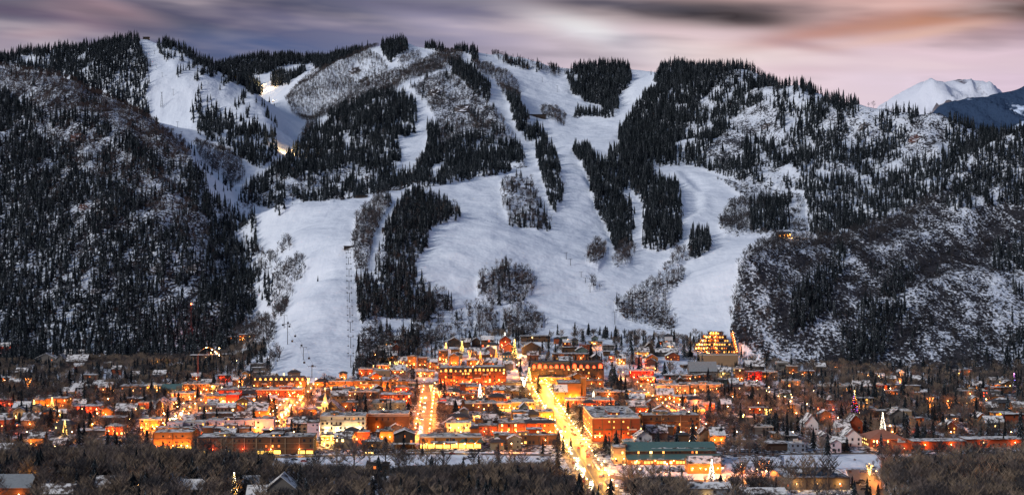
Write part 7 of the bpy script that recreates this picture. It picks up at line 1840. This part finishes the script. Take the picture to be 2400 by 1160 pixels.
def chair(p, label, group):
    r = empty('lift_chair', (p[0], p[1], p[2] - 3.0)); setp(r, label, 'lift chair', group)
    MB().box(-1.0, 1.0, -.5, .4, 0, .22).add('seat', [M_STEEL], r); MB().box(-1.0, 1.0, .32, .45, .23, 1.0).add('backrest', [M_STEEL], r)
    MB().tube((0, .45, .9), (0, 0, 3.0), .07, n=4).add('hanger', [M_STEEL], r)
G = [lift_tower(666, 770, 30, 'uppermost gondola tower in view, half behind the edge of the wood', 4, group='gondola towers'), lift_tower(674, 808, 48, 'gondola tower highest on the open white run', 4, group='gondola towers'),
     lift_tower(711, 844, 30, 'middle gondola tower on the white run', 4, group='gondola towers'), lift_tower(731, 886, 28, 'lowest gondola tower, just above the gondola station', 4, group='gondola towers')]
k = 0
for a, b, nm in zip(G[:-1], G[1:], ('top', 'middle', 'bottom')):
    for s in (-3.6, 3.6):
        P = cable(a, b, s, 'gondola cable, %s span, %s line' % (nm, 'left' if s < 0 else 'right'))
        for j in ((3, 7) if s > 0 else (5,)):
            k += 1; cabin(P[j], 'dark gondola cabin on the %s span, %s line, %s one' % (nm, 'left' if s < 0 else 'right', 'only' if s < 0 else ('upper' if j == 3 else 'lower')))
CT = [(816, 596, 14), (817, 622, 16), (818, 650, 18), (818, 680, 20), (819, 712, 22), (820, 745, 24), (821, 780, 24), (822, 816, 26), (822, 862, 28)]
C = [lift_tower(px, py, hp, '%s tower down the straight chairlift on the white run' % ordinal(i + 1), 3.2, group='chairlift towers on the white run') for i, (px, py, hp) in enumerate(CT)]
k = 0
for i, (a, b) in enumerate(zip(C[:-1], C[1:])):
    for s in (-2.9, 2.9):
        P = cable(a, b, s, 'chairlift cable, %s span down, %s line' % (ordinal(i + 1), 'left' if s < 0 else 'right'), 1.0)
        for j in (3, 7): k += 1; chair(P[j], '%s chair of the %s line in the %s span of the straight chairlift' % ('upper' if j == 3 else 'lower', 'left' if s < 0 else 'right', ordinal(i + 1)), 'chairs of the straight chairlift')
OT = [(1292,518,14,'lift tower beside the sparse wood in the middle'), (1327,608,16,'upper one of two lift towers on the right-hand snowfield'), (1337,622,15,'lower one of two lift towers on the right-hand snowfield'), (1362,650,13,'lift tower above the small shrub'),
      (1372,664,12,'lift tower just above the small shrub, right one'), (1383,686,16,'lift tower beside the small shrub'), (1271,194,12,'lift tower in the upper bowl, left one'), (1306,217,15,'lift tower in the upper bowl, right one'),
      (1140,134,8,'left one of two lift towers on the skyline'), (1156,134,8,'right one of two lift towers on the skyline'), (406,226,15,'lift tower on the left peak run beside two spruces'), (416,300,14,'lift tower lower on the left peak run'),
      (425,322,12,'lowest lift tower on the left peak run'), (362,128,8,'lift tower near the top of the left peak'), (366,160,9,'second lift tower below the left peak'), (380,182,10,'third lift tower below the left peak'), (1180,294,10,'lift tower beside the rocky dome'), (979,104,6,'tiny lift tower on the central summit'),
      (1441,760,30,'thin pole at the left end of the dark wood on the lower run')]
for (px, py, hp, lb) in OT: lift_tower(px, py, hp, lb, 2.6)
lift_tower(379, 256, 36, 'tall lattice lift tower on the left peak run', 2.4, True)

def mountain_hut(px, py, wpx, h, d, label, lit=False, flat=False, posts=True):
    x, y, z = ray_ground(px, py); w = wpx * y / F; r = empty('mountain_hut', (x, y, z)); setp(r, label, 'mountain hut'); LAND.append((x, y, label.split(' ', 1)[1] if False else label))
    MB().box(-w / 2, w / 2, 0, d, -4, h).add('wall', [W['dark']], r)
    if flat: MB().box(-w / 2 - 1, w / 2 + 1, -1.5, d + 1, h + .004, h + .5).add('roof', [M_ROOF], r)
    else: MB().prismx([(-1.2, h - .4), (d / 2, h + 3), (d + 1.2, h - .4), (d + 1.2, h), (d / 2, h + 3.5), (-1.2, h)], -w / 2 - 1, w / 2 + 1).add('roof', [M_ROOF], r)
    for q in range(max(2, int(w / 5))): obj('window', WIN['warm' if lit else 'dark'], (-w / 2 + (q + .5) * w / max(2, int(w / 5)), 0, .8), 0, r, (1.6, 1, 1.2))
    MB().box(-w / 2 - 2, w / 2 + 2, -5, -1.6 if flat else -1.3, -.6, -.2).add('deck', [W['dark']], r)
    if lit: lamp = MB().ball((0, 0, 0), .4).add('wall_wash_lamp', [E_BULB], r, (w / 2 - 1, -.5, h * .7)); light(lamp, (0, -3, 0), 22000, GOLD)
LAND_SAVE = list(LAND)
mountain_hut(1258, 276, 42, 7, 14, 'dark flat-roofed mountain restaurant beside a bare grove', flat=True)
mountain_hut(1838, 556, 30, 5, 12, 'low mountain hut with a lamp by the scrub on the right', lit=True)
mountain_hut(697, 178, 16, 8, 14, 'lit summit hut on the far saddle', lit=True)
mountain_hut(816, 586, 20, 4, 8, 'top station hut of the straight chairlift', flat=True)
mountain_hut(848, 464, 26, 4, 9, 'low hut on the bench at the edge of the left forest', flat=True)
mountain_hut(900, 447, 16, 5, 9, 'small hut where the forest meets the bench')
mountain_hut(908, 540, 26, 3, 8, 'low dark platform hut in the narrow run', flat=True)
mountain_hut(342, 93, 14, 6, 10, 'tiny hut on the very top of the left peak', flat=True)

# ---------------------------------------------------------------- snow groomers working on the mountain with floodlights
def groomer(px, py, label, power, k=2.2):
    x, y, z = ray_ground(px, py); r = empty('snow_groomer', (x, y, z), rb.uniform(0, 3)); setp(r, label, 'snow groomer')
    for s in (-1, 1): MB().prismx([(-3.2, .6), (-2.6, 0), (2.6, 0), (3.2, .6), (2.8, 1.2), (-2.8, 1.2)], s * 1.8 - .6, s * 1.8 + .6).add('track', [M_TYRE], r)
    MB().box(-1.9, 1.9, -2.4, 2.8, 1.0, 2.0).add('body', [W['scarlet']], r)
    MB().prismx([(-2.0, 2.004), (-1.6, 3.5), (.4, 3.5), (.8, 2.004)], -1.5, 1.5).add('cab', [M_GLASS], r)
    MB().prismx([(-4.6, .2), (-4.2, 1.9), (-4.0, 1.9), (-4.3, .2)], -3.2, 3.2).add('blade', [M_STEEL], r)
    lamp = MB().ball((0, 0, 0), 1.0).add('floodlight', [E_BULB], r, (0, -1.5, 4.7)); light(lamp, (0, -2, 3.5), power, (1, .62, .25), 1.0)
groomer(601, 206, 'left one of two floodlit groomers on the high valley run', 200000)
groomer(626, 212, 'right one of two floodlit groomers on the high valley run', 200000)
groomer(679, 362, 'floodlit groomer in the throat of the valley run', 160000)
groomer(640, 240, 'unlit-looking groomer lower on the high valley run', 300)

# ---------------------------------------------------------------- masts
def red_mast():
    x, y, z = ray_ground(448, 796); h = 82 * y / F; r = empty('radio_mast', (x, y, z)); setp(r, 'slim radio mast with a red light on the left-hand forest slope', 'radio mast')
    m = MB()
    for a in (0, 2.09, 4.19): m.tube((1.6 * math.cos(a), 1.6 * math.sin(a), 0), (.3 * math.cos(a), .3 * math.sin(a), h), .14, .08, 4)
    for q in range(14):
        f = q / 14; w = 1.6 - 1.3 * f
        for a in (0, 2.09, 4.19): m.tube((w * math.cos(a), w * math.sin(a), h * f), (w * math.cos(a + 2.09), w * math.sin(a + 2.09), h * (f + .07)), .05, n=3)
    m.add('mast', [mat_roof('red_lacquer', (.10, .02, .018))], r)
    MB().ball((0, 0, h + .8), .9).add('beacon', [E_BULBR], r); light(r, (0, -3, h + .5), 12000, REDL, .6)
    light(r, (0, -5, h * .3), 2500, REDL, .6)
red_mast()
def crane():
    x, y, z = ray_ground(464, 902); h = 70 * y / F; r = empty('tower_crane', (x, y, z)); setp(r, 'slender reddish crane with a curved string of lamps', 'crane')
    m = MB()
    for a in ((-.6, -.6), (.6, -.6), (.6, .6), (-.6, .6)): m.tube((*a, 0), (*a, h), .12, n=4)
    for q in range(20):
        f0, f1 = h * q / 20, h * (q + 1) / 20; m.tube((-.6, -.6, f0), (.6, -.6, f1), .06, n=3); m.tube((.6, .6, f0), (-.6, .6, f1), .06, n=3)
    m.add('mast', [mat_roof('faded_red_steel', (.26, .07, .045))], r)
    k = y / F; P = [(0, 0, h), (6 * k, 0, h + 10 * k), (18 * k, 0, h + 18 * k), (28 * k, 0, h + 18 * k), (44 * k, 0, h + 10 * k), (56 * k, 0, h - 4 * k)]
    m = MB()
    for a, b in zip(P[:-1], P[1:]): m.tube(a, b, .22, n=4)
    m.add('jib', [W['tan']], r)
    m = MB(); B_ = [(20, 18), (33, 13), (41, 8), (44, 4), (50, 0), (50, 16)]
    for a, b in B_: octa(m, (a * k, -.5, h + b * k), .65, 0)
    m.add('lamp_string', [E_BULB], r); light(r, (22 * k, -2, h + 20 * k), 7000, AMB, .4); light(r, (44 * k, -2, h + 4 * k), 5000, AMB, .4)
crane()

# ---------------------------------------------------------------- crags
def mat_rock(name, a, b):
    w = NT_(name); P = w.pos(); g = w.N.new('ShaderNodeNewGeometry'); sp = w.N.new('ShaderNodeSeparateXYZ'); w.L.new(g.outputs['Normal'], sp.inputs[0])
    c = w.mix(w.noise(.15, 5, .65, w.stretch(P, (1, 1, 2.5))), a, b)
    m = w.math('MULTIPLY', w.math('SUBTRACT', w.math('ADD', sp.outputs[2], w.math('MULTIPLY', w.noise(.2, 4, .6), .5)), .80), 7.0, clamp=True)
    w.col(w.mix(m, c, (.80, .82, .87))); w.bump(w.noise(.35, 5, .7), .9, 2.0); return w.set(.9, .15)
M_ROCK = mat_rock('grey_crag', (.05, .045, .045), (.17, .15, .145)); M_RROCK = mat_rock('reddish_crag', (.07, .04, .036), (.22, .12, .10))
def crag(px, py, wpx, label, red=False, seed=0):
    x, y, z = ray_ground(px, py); w = wpx * y / F / 2; rg = random.Random(seed); V, Fc = [], []; n, mm = 22, 12
    for j in range(mm + 1):
        t = math.pi * .62 * j / mm
        for i in range(n):
            a = 6.28318 * i / n; q = 1 + .33 * float(perlin(np.array([math.cos(a) * 1.7 + seed]), np.array([math.sin(a) * 1.7 + t * 2.2]), seed)[0]) + .22 * rg.uniform(-1, 1) * (j > 0)
            V.append((w * q * math.sin(t) * math.cos(a), w * .55 * q * math.sin(t) * math.sin(a), w * .75 * q * math.cos(t)))
    for j in range(mm):
        for i in range(n): Fc.append((j * n + i, (j + 1) * n + i, (j + 1) * n + (i + 1) % n, j * n + (i + 1) % n))
    o = obj('rock_outcrop', mesh_np('rock_outcrop', V, Fc, [M_RROCK if red else M_ROCK]), (x, y + w * .25, z - w * .1)); setp(o, label, 'rock')
for k, (px, py, w_, lb, red) in enumerate([(182,330,40,'reddish crag high on the left-hand wooded mountain',True),(196,492,34,'reddish crag halfway down the left-hand mountain',True),(232,478,26,'snow-dusted crag beside the halfway reddish one',False),
    (372,640,44,'pale snowy crag low on the left-hand mountain, left one',False),(456,640,52,'pale snowy crag low on the left-hand mountain, right one',False),(225,690,30,'small crag deep in the left-hand forest',False),
    (836,172,34,'dark broken crag below the central summit',False),(856,190,24,'smaller crag right of the dark broken one',False),(1020,222,36,'crag on top of the rocky dome',False),(1086,262,44,'broad crag on the face of the rocky dome',False),
    (1118,300,30,'lower crag on the rocky dome',False),(1150,290,26,'crag at the right edge of the rocky dome',False),(2028,300,30,'crag in a snowy gap of the right-hand forest',False),(1890,742,22,'small pale crag on the brushy right-hand slope',False),
    (2150,330,34,'crag near the right-hand ridge top',True),(1800,300,26,'crag in the upper right snow gap',False)]): crag(px, py, w_, lb, red, k)
